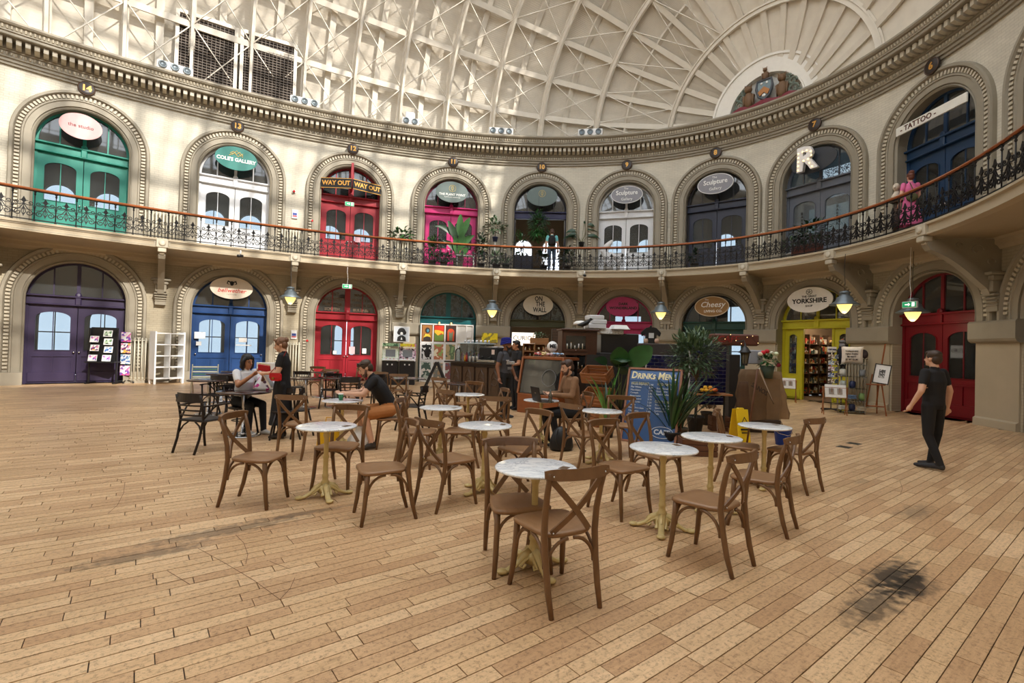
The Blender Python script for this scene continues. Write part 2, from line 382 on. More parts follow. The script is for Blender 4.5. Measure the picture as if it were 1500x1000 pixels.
def vis(p):
    a = p[0]; d = a-CAM; z = d.dot(cF)
    if z < 1.5: return 1e9
    u = 750+FPX*d.dot(cR)/z; v = 500-FPX*d.dot(cU)/z
    return z if (100 < u < 1400 and v < 930) else 1e8+z
planks.sort(key=vis); far = MB()
for i, p in enumerate(planks):
    if i < 290 and vis(p) < 1e7:
        b = MB(); plank(b, p); b.build('floor_board', M_FLOOR, floor, tone=True)
    else: plank(far, p)
far.build('floor_boards', M_FLOOR, floor, kind='stuff', tone=True)
for (x, y) in ((1237, 654.5), (1251, 649.5)):
    q = TZ(x, y); m = Matrix.Translation(q) @ Matrix.Rotation(math.radians(37.5), 4, 'Z')
    b = MB(); b.bbox((0, 0, .002), (.21, .21, .006), .004, M=m)
    for i in range(-2, 3): b.cbox((i*.036, 0, .006), (.012, .17, .003), M=m)
    tag(b.build('floor_socket_plate', mat('dull_grey_steel', (84, 80, 74), .45, .6)), 'square grey metal floor plate, the %s of the pair right of the tables' % ('nearer' if y > 652 else 'farther'), 'floor plate', 'floor plates')
sb = MB()
for pts in (((290, 803), (330, 825), (372, 850), (410, 878)), ((245, 836), (262, 846), (278, 856)), ((345, 783), (357, 795), (363, 812), (360, 826)), ((183, 706), (181, 722), (172, 740), (158, 752)), ((1212, 732), (1232, 742), (1243, 756), (1241, 764)), ((1170, 792), (1190, 803), (1203, 818)),
            ((1318, 704), (1322, 715), (1319, 724)), ((395, 822), (410, 828), (424, 833)), ((1215, 838), (1240, 852), (1262, 872)), ((410, 878), (425, 862), (432, 846)), ((1320, 792), (1335, 800), (1350, 803)), ((560, 842), (600, 850), (655, 838)), ((1010, 868), (1040, 880), (1066, 876)), ((150, 708), (168, 700), (181, 704))):
    q = [TZ(*p)+Vector((0, 0, .0016)) for p in pts]; q = [q[0].lerp(q[1], .5*i) for i in range(2)]+q[1:]; sb.strip(q, [Vector((-(q[min(i+1, len(q)-1)]-q[max(i-1, 0)]).y, (q[min(i+1, len(q)-1)]-q[max(i-1, 0)]).x, 0)) for i in range(len(q))], .0035, .0006)
sb.build('scratch', plain((96, 66, 42)), floor, kind='stuff')
# ------------------------------------------------------------------ oval wall: two storeys of arched bays
wall = empty('wall_back', W(BS[10], 0, 0), kind='structure')
def unparent_local(mb, root):     # world-space vertices -> local to an unrotated root
    l = root.location; mb.v = [(v[0]-l.x, v[1]-l.y, v[2]-l.z) for v in mb.v]; return mb
GH, GZ, UH, UZ = 1.275, 2.80, 1.21, FLOOR2+3.03      # half width / spring height, ground and upper
def add_uv(o, s0):
    me = o.data; uv = me.uv_layers.new(name='UVMap'); l = wall.location
    cache = {}
    for lp in me.loops:
        vi = lp.vertex_index
        if vi not in cache:
            cache[vi] = UVC[vi] if vi < len(UVC) else (0, 0)
        uv.data[lp.index].uv = cache[vi]
edge = {}
for i, k in enumerate(NB):
    L_ = (BS[k]+BS[NB[i-1]])/2 if i else BS[k]-2.1
    R_ = (BS[k]+BS[NB[i+1]])/2 if i < len(NB)-1 else BS[k]+2.1
    edge[k] = (L_, R_)
for k in NB:
    L_, R_ = edge[k]; s = BS[k]
    for (z0, z1, hw, zb, zs, mt) in ((0, FLOOR2-.3, GH, 0, GZ, M_WALL_SHADED), (FLOOR2-.3, ZC+.1, UH, FLOOR2-.3, UZ, M_WALL)):
        UVC = []
        def fn(x, y, z):
            UVC.append((x, z)); return W(x, y, z)
        b = MB(); b.hole((L_, R_, z0, z1), arch_poly(s-hw, s+hw, zb, zs, 24), 0, -.5, fn=fn, rings=3, extra=40, back=True)
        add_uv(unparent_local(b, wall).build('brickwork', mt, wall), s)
# plain wall for the part of the oval behind and beside the camera
a0, a1 = edge[NB[-1]][1], edge[NB[0]][0]+PERIM; vs = []; n = 50
for i in range(n+1):
    s = a0+(a1-a0)*i/n; vs += [W(s, 0, 0), W(s, 0, ZC+1)]
b = MB(); b.add(vs, [(2*i, 2*i+2, 2*i+3, 2*i+1) for i in range(n)]); o = b.build('wall_front', mat('painted_brick_plain', (226, 214, 190), .8), kind='structure')
def sweep(mb, prof, s0, s1, step=.4, closed=True):
    n = max(2, int((s1-s0)/step)); m = len(prof); vs = [W(s0+(s1-s0)*i/n, d, z) for i in range(n+1) for d, z in prof]; fs = []
    for i in range(n):
        for j in range(m if closed else m-1):
            a = i*m+j; b_ = i*m+(j+1) % m; fs.append((a, a+m, b_+m, b_))
    if closed: fs += [tuple(range(m)), tuple(range(n*m, n*m+m))[::-1]]
    return mb.add(vs, fs)
def arch_path(hw, zb, zs, off, n=26):
    r = hw+off; return [(-r, zb+(zs-zb)*i/4) for i in range(4)]+[(-r*math.cos(PI*i/n), zs+r*math.sin(PI*i/n)) for i in range(n+1)]+[(r, zs-(zs-zb)*i/4) for i in range(1, 5)]
def sweep_arch(mb, s, hw, zb, zs, prof):
    P = [arch_path(hw, zb, zs, o_) for o_, d in prof]; k = len(P[0]); m = len(prof)
    vs = [W(s+P[j][i][0], prof[j][1], P[j][i][1]) for i in range(k) for j in range(m)]
    fs = [(i*m+j, (i+1)*m+j, (i+1)*m+j+1, i*m+j+1) for i in range(k-1) for j in range(m-1)]
    return mb.add(vs, fs)
def dentils(mb, s, hw, zb, zs, off, wd, step, d0, d1):
    r = hw+off+wd/2; Lj = zs-zb; La = PI*r; tot = 2*Lj+La; n = int(tot/step)
    for i in range(n):
        q = (i+.5)*tot/n; h = step*.27
        if q < Lj: c = (-r, zb+q); t = (0, 1); nn = (-1, 0)
        elif q < Lj+La: a = (q-Lj)/r; c = (-r*math.cos(a), zs+r*math.sin(a)); t = (math.sin(a), math.cos(a)); nn = (-math.cos(a), math.sin(a))
        else: c = (r, zs-(q-Lj-La)); t = (0, -1); nn = (1, 0)
        cs = [(c[0]+t[0]*i_*h+nn[0]*j_*wd/2, c[1]+t[1]*i_*h+nn[1]*j_*wd/2) for i_, j_ in ((-1, -1), (1, -1), (1, 1), (-1, 1))]
        mb.add([W(s+x, d0, z) for x, z in cs]+[W(s+x, d1, z) for x, z in cs], [(4, 5, 6, 7), (0, 1, 5, 4), (1, 2, 6, 5), (2, 3, 7, 6), (3, 0, 4, 7)])
PROF = [(-.01, -.30), (-.01, .02), (.03, .06), (.06, .02), (.09, .02), (.09, .07), (.25, .07), (.27, .10), (.31, .10), (.33, .05), (.45, .05), (.47, .10), (.50, .15), (.57, .15), (.59, .11), (.59, -.02)]
for k in NB:
    s = BS[k]
    imp = k <= 11
    for hw, zb, zs, lev in ((GH, 2.6 if imp else .0, GZ, 0), (UH, FLOOR2, UZ, 1)):
        b = MB(); sweep_arch(b, s, hw, zb, zs, PROF); unparent_local(b, wall).build('arch_surround', M_STONE, wall)
        b = MB(); dentils(b, s, hw, zb+(.1 if imp and lev == 0 else .5), zs, .335, .115, .115, .04, .105)
        unparent_local(b, wall).build('dentils', M_STONE2, wall, kind='stuff')
# imposts and plain piers between the ground arches from bay 11 rightwards
for i, k in enumerate(NB[:-1]):
    k2 = NB[i+1]
    if k > 12: 
        continue
    l = BS[k]+GH+(.0 if k <= 11 else .62); r = BS[k2]-GH
    b = MB(); sweep(b, [(-.4, 2.6), (.16, 2.6), (.19, 2.56), (.19, 2.16), (.16, 2.10), (.10, 2.06), (-.4, 2.06)], l-.02, r+.02, .3); unparent_local(b, wall).build('impost', M_STONE, wall)
    b = MB(); sweep(b, [(-.4, 2.07), (.04, 2.07), (.04, .22), (.10, .18), (.10, 0), (-.4, 0)], l+.06, r-.06, .3); unparent_local(b, wall).build('pier', mat('pier_paint', (178, 166, 144), .6, var=.1, scale=2), wall)  # pier colour also darkened for the shade beneath the gallery
b = MB()
for k in (15, 14, 13, 12):
    l, r = BS[k]+GH+.6, (BS[k-1]-GH-.6)
    sweep(b, [(-.1, .22), (.05, .2), (.07, 0), (-.1, 0)], l, r, .3)
    for c in (BS[k]-GH-.3, BS[k]+GH+.3): sweep(b, [(-.1, .42), (.17, .40), (.19, 0), (-.1, 0)], c-.31, c+.31, .3)
unparent_local(b, wall).build('plinth', M_STONE, wall)
# ------------------------------------------------------------------ cornice
SV0, SV1 = edge[15][0]-6, edge[5][1]+6
co = empty('trim_1', W(BS[10], 0, ZC), kind='structure')
b = MB(); sweep(b, [(-.3, ZC), (.07, ZC), (.07, ZC+.07), (.12, ZC+.09), (.12, ZC+.17), (.17, ZC+.19), (.17, ZC+.22), (.15, ZC+.22), (.15, ZC+.36), (.20, ZC+.38), (.20, ZC+.42), (.22, ZC+.42), (.22, ZC+.66), (.62, ZC+.68),
          (.64, ZC+.70), (.64, ZC+.77), (.68, ZC+.79), (.68, ZC+.82), (.66, ZC+.83), (.70, ZC+.95), (.76, ZC+.97), (.80, ZC+1.02), (.80, ZC+1.08), (-.9, ZC+1.12)], SV0, SV1, .35)
unparent_local(b, co).build('cornice_moulding', M_STONE, co)
b = MB(); c1 = MB(); c2 = MB(); s = SV0+1
while s < SV1-1:
    for mbx, w_, d0, d1, z0, z1 in ((b, .062, .2, .52, ZC+.44, ZC+.66),):
        vs = [W(s-w_, d0, z0), W(s+w_, d0, z0), W(s+w_, d0, z1), W(s-w_, d0, z1), W(s-w_, d1-.14, z0), W(s+w_, d1-.14, z0), W(s+w_, d1, z0+.06), W(s-w_, d1, z0+.06), W(s+w_, d1, z1), W(s-w_, d1, z1)]
        mbx.add(vs, [(0, 1, 5, 4), (4, 5, 6, 7), (7, 6, 8, 9), (0, 4, 7, 9, 3), (1, 2, 8, 6, 5)])
    for q in (-.052, .052):
        c1.add([W(s+q-.03, .15, ZC+.24), W(s+q+.03, .15, ZC+.24), W(s+q+.035, .15, ZC+.35), W(s+q-.035, .15, ZC+.35), W(s+q-.015, .19, ZC+.27), W(s+q+.015, .19, ZC+.27), W(s+q+.02, .19, ZC+.34), W(s+q-.02, .19, ZC+.34)], [(4, 5, 6, 7), (0, 1, 5, 4), (1, 2, 6, 5), (2, 3, 7, 6), (3, 0, 4, 7)])
        c2.add([W(s+q-.025, .66, ZC+.84), W(s+q+.025, .66, ZC+.84), W(s+q+.03, .69, ZC+.94), W(s+q-.03, .69, ZC+.94), W(s+q-.02, .70, ZC+.85), W(s+q+.02, .70, ZC+.85), W(s+q+.02, .73, ZC+.93), W(s+q-.02, .73, ZC+.93)], [(4, 5, 6, 7), (0, 1, 5, 4), (1, 2, 6, 5), (2, 3, 7, 6), (3, 0, 4, 7)])
    s += .21
unparent_local(b, co).build('cornice_blocks', M_STONE2, co, kind='stuff'); unparent_local(c1, co).build('egg_moulding', M_STONE2, co, kind='stuff'); unparent_local(c2, co).build('leaf_moulding', M_STONE2, co, kind='stuff')
# ------------------------------------------------------------------ gallery
GP = 1.72; ga = empty('gallery', W(BS[10], 0, 4.6), kind='structure')
b = MB(); sweep(b, [(-.2, FLOOR2), (GP+.03, FLOOR2), (GP+.06, FLOOR2-.02), (GP+.06, FLOOR2-.07), (GP, FLOOR2-.09), (GP, FLOOR2-.25), (GP+.04, FLOOR2-.27), (GP+.04, FLOOR2-.31), (GP-.12, FLOOR2-.34), (.2, FLOOR2-.36), (.16, FLOOR2-.42), (.16, FLOOR2-.52), (.10, FLOOR2-.56), (.05, FLOOR2-.64), (-.1, FLOOR2-.64)], SV0, SV1, .35)
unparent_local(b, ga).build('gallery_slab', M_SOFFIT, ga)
PIERS = [(BS[NB[i]]+BS[NB[i+1]])/2 for i in range(len(NB)-1)]
# panel mouldings on the fascia between the brackets
for i in range(len(PIERS)-1):
    b = MB(); a, c = PIERS[i]+.2, PIERS[i+1]-.2
    for z0, z1 in ((FLOOR2-.11, FLOOR2-.095), (FLOOR2-.255, FLOOR2-.24)): sweep(b, [(GP-.02, z0), (GP+.03, z0), (GP+.03, z1), (GP-.02, z1)], a, c)
    for x in (a, c-.03): sweep(b, [(GP-.02, FLOOR2-.255), (GP+.03, FLOOR2-.255), (GP+.03, FLOOR2-.095), (GP-.02, FLOOR2-.095)], x, x+.03, .02)
    unparent_local(b, ga).build('fascia_panel', M_STONE2, ga)
def bracket_parts(root):
    # local: x tangent, y away from the hall (wall at y=0, hall at -y), z absolute
    b = MB(); b.bbox((0, -GP-.03, FLOOR2-.17), (.34, .14, .30), .02); b.bbox((0, -GP+.02, FLOOR2-.40), (.24, .24, .14), .02); b.bbox((0, -GP+.06, FLOOR2-.50), (.16, .16, .08), .02)
    b.lathe([(.02, -.03), (.085, -.03), (.10, 0), (.085, .02), (0, .02)], 16, Matrix.Translation((0, -GP-.11, FLOOR2-.17)) @ Matrix.Rotation(PI/2, 4, 'X')); b.build('bracket_head', M_STONE2, root)
    b = MB(); out = [(-GP+.05, 4.52), (-GP+.02, 4.42), (-GP+.10, 4.30), (-GP+.28, 4.22), (-GP+.50, 4.10), (-GP+.75, 3.92), (-GP+.98, 3.72), (-GP+1.15, 3.55), (-.36, 3.36), (-.30, 3.22)]
    inn = [(-.14, 3.25), (-.22, 3.50), (-.42, 3.74), (-.64, 3.95), (-.88, 4.14), (-1.1, 4.30), (-1.3, 4.42), (-1.45, 4.55)]
    poly = out+inn; n = len(poly); m = Matrix.Rotation(PI/2, 4, 'Z')   # prism extrudes along y; rotate so outline lies in y,z
    b.prism([(y, z) for y, z in poly], -.10, .10, m); b.build('bracket_strut', M_STONE, root)
    b = MB(); b.prism([(-1.45, 4.58), (-1.3, 4.42), (-1.1, 4.30), (-.88, 4.14), (-.64, 3.95), (-.42, 3.74), (-.22, 3.50), (-.08, 3.3), (0, 3.3), (0, 4.58)], -.035, .035, m)
    for (y, z, r) in ((-.55, 4.3, .17), (-.24, 4.02, .12), (-.95, 4.42, .09)):
        for sx in (-1, 1): b.tube([(sx*.05, y+rr*math.cos(t_), z+rr*math.sin(t_)) for t_, rr in [(j*.6, r*(1-.09*j)) for j in range(10)]], .022, 4)
    b.build('bracket_web', M_STONE, root)
    b = MB(); b.bbox((0, -.20, 3.72), (.60, .44, .08), .02); b.bbox((0, -.17, 3.62), (.46, .36, .14), .03); b.bbox((0, -.15, 3.42), (.34, .34, .30), .03); b.bbox((0, -.16, 3.42), (.20, .36, .18), .02)
    for j in range(5): b.bbox((0, -.14+.015*j, 3.22-.085*j), (.40-.02*j, .30-.03*j, .05), .015)
    b.box(-.16, .16, -.18, 0, 2.82, 3.3); b.build('corbel', M_STONE, root)
for i, s in enumerate(PIERS):
    p = W(s, 0, 0)
    if i == 0: r0 = empty('gallery_bracket', p, Wrot(s)); r0['kind'] = 'structure'; bracket_parts(r0)
    else: dup(r0, p, Wrot(s))
# ------------------------------------------------------------------ railing
rl = empty('gallery_railing', W(BS[10], GP-.06, FLOOR2), label='black scrolled iron railing with polished wooden handrail round the gallery edge', cat='railing')
b = MB(); sweep(b, [(GP-.13, FLOOR2+.93), (GP-.02, FLOOR2+.93), (GP+.0, FLOOR2+.96), (GP-.03, FLOOR2+1.0), (GP-.12, FLOOR2+1.0), (GP-.15, FLOOR2+.96)], SV0, SV1, .3); unparent_local(b, rl).build('handrail', M_RAIL, rl)
b = MB(); sweep(b, [(GP-.09, FLOOR2+.905), (GP-.05, FLOOR2+.905), (GP-.05, FLOOR2+.93), (GP-.09, FLOOR2+.93)], SV0, SV1, .3)
sweep(b, [(GP-.10, FLOOR2+.05), (GP-.04, FLOOR2+.05), (GP-.04, FLOOR2+.075), (GP-.10, FLOOR2+.075)], SV0, SV1, .3); unparent_local(b, rl).build('rail_bar', M_IRON, rl)
bal = MB(); bal.tube([(0, 0, 0), (0, 0, .93)], .014, 6); bal.lathe([(.03, 0), (.03, .03), (.015, .05)], 8); bal.lathe([(.014, .80), (.03, .83), (.016, .86), (.045, .92), (.045, .93)], 8); bal.lathe([(.014, .4), (.024, .42), (.014, .44)], 8)
sc = MB()
def spiral(cx, cz, r0, turns, a0, sgn, r=.0095, n=14):
    return [(cx+(r0*(1-.75*i/n))*math.cos(a0+sgn*2*PI*turns*i/n), 0, cz+(r0*(1-.75*i/n))*math.sin(a0+sgn*2*PI*turns*i/n)) for i in range(n+1)]
for q in (-1, 1):
    sc.tube(spiral(q*.12, .17, .085, 1.3, PI/2, -q), .016, 4); sc.tube([(q*.12, 0, .255), (q*.06, 0, .33), (0, 0, .45)], .016, 4)
    sc.tube([(0, 0, .10), (q*.05, 0, .2), (q*.02, 0, .3), (0, 0, .36)], .015, 4)
    sc.tube(spiral(q*.145, .47, .06, 1.2, -PI/2 if q > 0 else -PI/2, q), .015, 4); sc.tube([(q*.145, 0, .41), (q*.07, 0, .41), (0, 0, .46)], .015, 4)
    sc.tube([(0, 0, .48), (q*.05, 0, .54), (q*.10, 0, .53)], [.018, .022, .006], 4); sc.tube([(q*.19, 0, .12), (q*.235, 0, .25), (q*.2, 0, .42)], .013, 4)
sc.prism([(0, .44), (.03, .50), (.045, .56), (0, .66), (-.045, .56), (-.03, .50)], -.012, .012); sc.tube([(0, 0, .07), (0, 0, .5)], .013, 4); sc.tube([(-.24, 0, .28), (.24, 0, .28)], .010, 4)
s = PIERS[0]-4; i = 0; bo = so = None; l = rl.location
while s < PIERS[-1]+4:
    for kind in ('baluster', 'scrollwork'):
        ss = s+(.25 if kind == 'scrollwork' else 0); p = W(ss, GP-.07, FLOOR2+(0.07 if kind == 'scrollwork' else 0))-l
        src = bo if kind == 'baluster' else so
        if src is None:
            src = (bal if kind == 'baluster' else sc).build(kind, M_IRON, rl)
            if kind == 'baluster': bo = src
            else: so = src
        else: src = src.copy(); COL.objects.link(src)
        src.location = p; src.rotation_euler = (0, 0, Wrot(ss))
    s += .5
# ------------------------------------------------------------------ roof: melon-shaped dome of ribs and purlins, boarded low down, open to the light above
sp = s_at(1122, 200); pole = W(sp, 0, 11); TD = math.atan2(pole.y-CY, pole.x-CX); DA = math.hypot(pole.y-CY, pole.x-CX)+.2; DB = EB+.55; DC = 12.5; DZ = 10.9
dU = Vector((math.cos(TD), math.sin(TD), 0)); dV = Vector((-math.sin(TD), math.cos(TD), 0))
def D(X, ph, k=1.0):              # X along the long axis, ph angle from the far springing
    sn = math.sqrt(max(0, 1-(X/DA)**2)); return Vector((CX, CY, DZ))+dU*X+dV*(DB*sn*math.cos(ph)*k)+Vector((0, 0, DC*sn*math.sin(ph)*k))
DO = Vector((CX, CY, DZ))
PHI_OPEN = math.radians(64)
XS = [x for x in np.arange(-DA+.6, DA-.6, 1.95)]; off = (DA-1.0)-XS[-1]; XS = [x+off for x in XS]
PH = [math.radians(11.5)*i for i in range(0, 20) if math.radians(11.5)*i <= PI+.01]
roof = empty('ceiling', DO, kind='structure')
def board_mat():
    m = M_ROOF.copy(); m.name = 'boarded_roof'; nt = m.node_tree; N = nt.nodes; L = nt.links; uv = N.new('ShaderNodeUVMap'); wv = N.new('ShaderNodeTexWave'); wv.bands_direction = 'Y'; wv.wave_profile = 'SAW'; wv.inputs['Scale'].default_value = 1/.16/2/PI*PI*1.0
    L.new(uv.outputs[0], wv.inputs[0]); bp = N.new('ShaderNodeBump'); bp.inputs['Distance'].default_value = .02; bp.inputs['Strength'].default_value = .9; L.new(wv.outputs['Fac'], bp.inputs['Height']); L.new(bp.outputs[0], N['Principled BSDF'].inputs['Normal']); return m
M_BOARD = board_mat()
def patch(mb, X0, X1, p0, p1, nx, np_, k=1.0):
    o = len(mb.v); vs = [D(DA*math.sin(math.asin(X0/DA)+(math.asin(X1/DA)-math.asin(X0/DA))*i/nx), p0+(p1-p0)*j/np_, k)-DO for i in range(nx+1) for j in range(np_+1)]; m = np_+1
    mb.add(vs, [(i*m+j, (i+1)*m+j, (i+1)*m+j+1, i*m+j+1) for i in range(nx) for j in range(np_)])
def uv_patch(o):
    me = o.data; uv = me.uv_layers.new(name='UVMap')
    co_ = [0]*len(me.vertices)
    for lp in me.loops:
        v = me.vertices[lp.vertex_index].co; a = math.atan2(v.z, v.dot(dV)); uv.data[lp.index].uv = (v.dot(dU), a*12.5)
b = MB(); patch(b, -DA+.01, DA-.01, 0, PHI_OPEN, 40, 16); uv_patch(b.build('roof_boarding', M_BOARD, roof))
b = MB(); patch(b, DA-4.2, DA-.01, PHI_OPEN, PI, 10, 16); patch(b, -DA+.01, -DA+4, PHI_OPEN, PI, 10, 16); patch(b, -DA+4, DA-4.2, math.radians(158), PI, 20, 5); b.build('roof_boarding', M_ROOF, roof)
for X in XS:
    P = [D(X, a, .955)-DO for a in np.linspace(.0, PI, 50)]
    b = MB(); b.strip(P, dU, .10, .26); b.strip([D(X, a, .965)-DO for a in np.linspace(0, PI, 50)], dU, .20, .05); b.build('roof_rib', M_RIB, roof)
for a in PH[1:-1]:
    P = [D(x, a, .965)-DO for x in [DA*math.sin(t_) for t_ in np.linspace(-PI/2+.03, PI/2-.03, 70)]]; rad = [(-dV*math.sin(a)*0+Vector((0, 0, math.sin(a)))+dV*math.cos(a)) for x in P]
    tan = [(-dV*math.sin(a)+Vector((0, 0, math.cos(a)))) for x in P]
    b = MB(); b.strip(P, tan, .22, .10); b.build('purlin', M_RIB, roof)
b = MB(); b2 = MB()
for i in range(len(XS)-1):
    xm = (XS[i]+XS[i+1])/2
    for q in (xm,): b2.strip([D(q, a, .985)-DO for a in np.linspace(0, PHI_OPEN, 22)], dU, .24, .10)
    for j in range(len(PH)-1):
        if PH[j+1] > PHI_OPEN+.1: break
        A, B_, C_, D_ = D(XS[i], PH[j], .96)-DO, D(XS[i+1], PH[j+1], .96)-DO, D(XS[i], PH[j+1], .96)-DO, D(XS[i+1], PH[j], .96)-DO
        b.tube([A, B_], .024, 4); b.tube([C_, D_], .024, 4)
b.build('cross_bracing', M_RIB, roof, kind='stuff'); b2.build('board_battens', M_RIB, roof, kind='stuff')
b = MB()      # glazing bars of the open north light
for x in np.arange(-DA+4, DA-4.2, .62): b.strip([D(x, a, .995)-DO for a in np.linspace(PHI_OPEN, math.radians(158), 20)], dU, .07, .05)
for a in np.arange(PHI_OPEN, math.radians(158), .09): b.strip([D(x, a, .998)-DO for x in np.linspace(-DA+4, DA-4.2, 30)], [(-dV*math.sin(a)+Vector((0, 0, math.cos(a))))]*30, .05, .04)
b.build('glazing_bars', M_RIB, roof, kind='stuff')
# ------------------------------------------------------------------ shop doors, the rooms behind them
M_ROOM = mat('shop_interior_wall', (120, 112, 104), .9, var=.1); M_ROOMF = mat('shop_interior_floor', (110, 84, 58), .6, var=.2)
M_DAY = mat('daylit_window', (255, 255, 255), .9, var=0, emit=(235, 243, 255), estr=2.3); M_BAR = plain((200, 200, 200))
M_FAN = glass('fanlight_glass', (150, 156, 160), 2.0, .2)
def door(k, lev, col, leaf='arched', fan=None, pane=None, rail2=None, wins=2, room=(120, 112, 104), bar=True):
    s = BS[k]; hw, zs, zf = (GH, GZ, 0) if lev == 0 else (UH, 3.03, FLOOR2); zt = 2.62 if lev == 0 else 2.68
    rz = Wrot(s); base = W(s, -.30, zf); nm = 'door_%d' % (16-k+(0 if lev == 0 else 20))
    d = empty(nm, base, rz, kind='structure'); mc = paint(col); mfan = paint(fan) if fan else mc; pg = pane or M_GLASS
    hw += .03; b = MB(); t = .10
    P = [arch_path(hw, 0, zs, o_, 24) for o_ in (0, -t)]; n = len(P[0]); vs = []
    for j in range(2):
        for i in range(n): vs += [(P[j][i][0], -.05, P[j][i][1]), (P[j][i][0], .06, P[j][i][1])]
    fs = []
    for i in range(n-1):
        a, c = 2*i, 2*n+2*i; fs += [(a, a+2, c+2, c), (a+1, c+1, c+3, a+3), (c, c+2, c+3, c+1)]
    b.add(vs, fs); b.build('door_frame', mfan, d)
    b = MB(); b.bbox((0, 0, zt+.16), (2*hw-.04, .16, .30), .02); b.bbox((0, -.04, zt+.30), (2*hw+.02, .26, .06), .015); b.bbox((0, -.04, zt+.02), (2*hw-.04, .2, .05), .015)
    if leaf in ('arched', 'slit'): b.bbox((0, -.10, zt+.17), (.16, .10, .30), .02); b.lathe([(.09, -.03), (.09, 0), (.06, .02), (0, .02)], 12, Matrix.Translation((0, -.12, zt+.36)) @ Matrix.Rotation(PI/2, 4, 'X'))
    b.build('transom', mc, d)
    r = hw-t/2; b = MB(); z0 = zt+.31; bw = .11 if (k, lev) in ((11, 0), (12, 0), (12, 1)) else .05; b.box(-bw, bw, -.04, .03, z0, zs+r-.02)
    for x in (-.62, .62): b.box(x-.02, x+.02, -.03, .02, z0, zs+math.sqrt(max(0, r*r-x*x)))
    b.build('fanlight_bar', mfan, d)
    b = MB(); b.prism(arch_poly(-hw+.06, hw-.06, z0-.02, zs, 20), .0, .008); b.build('fanlight_pane', M_GLASS if (k, lev) in ((7, 1), (10, 0), (11, 0), (8, 0), (9, 0)) else M_FAN, d)
    lw = hw-t; H = zt
    if leaf in ('arched', 'slit', 'glazed'):
        for q in (-1, 1):
            if leaf == 'slit':
                cx = q*(lw-.31); x0, x1 = cx-.31, cx+.31; px0, px1 = cx-.15, cx+.15; pz0, pz1, rise = .95, 2.30, .13
            elif leaf == 'glazed':
                x0, x1 = sorted((q*.01, q*lw)); cx = (x0+x1)/2; px0, px1 = x0+.12, x1-.10; pz0, pz1, rise = .75 if k == 8 else .5, 2.32, .12
            else:
                x0, x1 = sorted((q*.01, q*lw)); cx = (x0+x1)/2; px0, px1 = x0+.17, x1-.17; pz0, pz1, rise = 1.12, 2.20, .20
            b = MB(); hp = arch_poly(px0, px1, pz0, pz1, 12, rise); b.hole((x0, x1, .02, H), hp, -.02, .03)
            for (o1, dy) in ((.035, -.035),):
                b.tube([(x, dy, z) for x, z in arch_poly(px0-.01, px1+.01, pz0-.01, pz1, 12, rise)], .014, 4, closed=True)
            b.bbox((cx, -.03, .22), (x1-x0-.04, .05, .30), .01)
            if leaf == 'arched':
                for z in (.38, .92): b.cbox((cx, -.035, z), (x1-x0-.16, .03, .04))
                for x in (x0+.10, cx, x1-.10): b.cbox((x, -.035, .65), (.04, .03, .52))
            lf = b.build('door_leaf', mc, d)
            b = MB(); b.prism(hp, .0, .008); b.build('pane', pg, lf)
            if bar and leaf == 'arched': b = MB(); b.box(cx-.012, cx+.012, -.015, .015, pz0, pz1+rise); b.build('glazing_bar', mc, lf)
            if leaf == 'slit': continue
            b = MB()
            if col[0] > 150 and col[2] < 90 and k == 12:
                b.bbox((q*.09, -.06, 1.3), (.07, .015, .42), .005); b.tube([(q*.09, -.06, 1.12), (q*.09, -.13, 1.16), (q*.09, -.13, 1.42), (q*.09, -.06, 1.46)], .016, 6); b.build('pull_handle', M_BRASS, lf)
            else: b.ball((q*(lw-.08 if lev == 0 and k == 13 else .07), -.07, 1.05), .035, 8); b.tube([(q*(lw-.08 if lev == 0 and k == 13 else .07), -.02, 1.05), (q*(lw-.08 if lev == 0 and k == 13 else .07), -.07, 1.05)], .012, 6); b.build('door_knob', M_CHROME, lf)
        if leaf == 'slit':
            b = MB(); b.bbox((-(lw-.66), 0, H/2), (.08, .12, H), .01); b.bbox(((lw-.66), 0, H/2), (.08, .12, H), .01); b.build('door_post', mc, d)
    # the room
    mr = mat('room_%d_%d_%d' % room, room, .9, var=.12, scale=2); D_ = 5.0; X = 1.75; rh = 4.4; b = MB()
    b.box(-X, X, .2, D_, -.03, -.01); fl_ = b.build('room_floor', M_ROOMF, d)
    b = MB(); b.box(-X, -X+.05, .2, D_, 0, rh); b.box(X-.05, X, .2, D_, 0, rh); b.box(-X, X, .2, D_, rh, rh+.05); b.box(-X, X, D_, D_+.05, 0, rh); b.build('room_wall', mr, d)
    xs = (-.78, .78) if wins == 2 else ((.1,) if wins == 1 else ())
    for x in xs:
        wd = empty('window_%d' % (len([o for o in bpy.data.objects if o.name.startswith('window_')])+1), (x, D_-.03, 0), kind='structure', parent=d); b = MB()
        b.prism(arch_poly(-.5, .5, 1.0, 2.3, 14), 0, -.02); b.build('lit_pane', M_DAY, wd)
        b = MB(); b.box(-.02, .02, -.05, 0, 1.0, 2.8); b.box(-.5, .5, -.05, 0, 1.72, 1.77)
        b.tube([(x_, -.03, z_) for x_, z_ in arch_poly(-.5, .5, 1.0, 2.3, 14)], .04, 4, closed=True); b.build('glazing_bar', M_BAR, wd)
    return d
RED = (150, 14, 34)
DU = {}; DG = {}
DU[15] = door(15, 1, (90, 92, 100)); DU[14] = door(14, 1, (22, 132, 116), wins=2); DU[13] = door(13, 1, (226, 228, 232)); DU[12] = door(12, 1, RED); DU[11] = door(11, 1, (190, 34, 110), fan=(110, 18, 52), wins=0, room=(90, 88, 90))
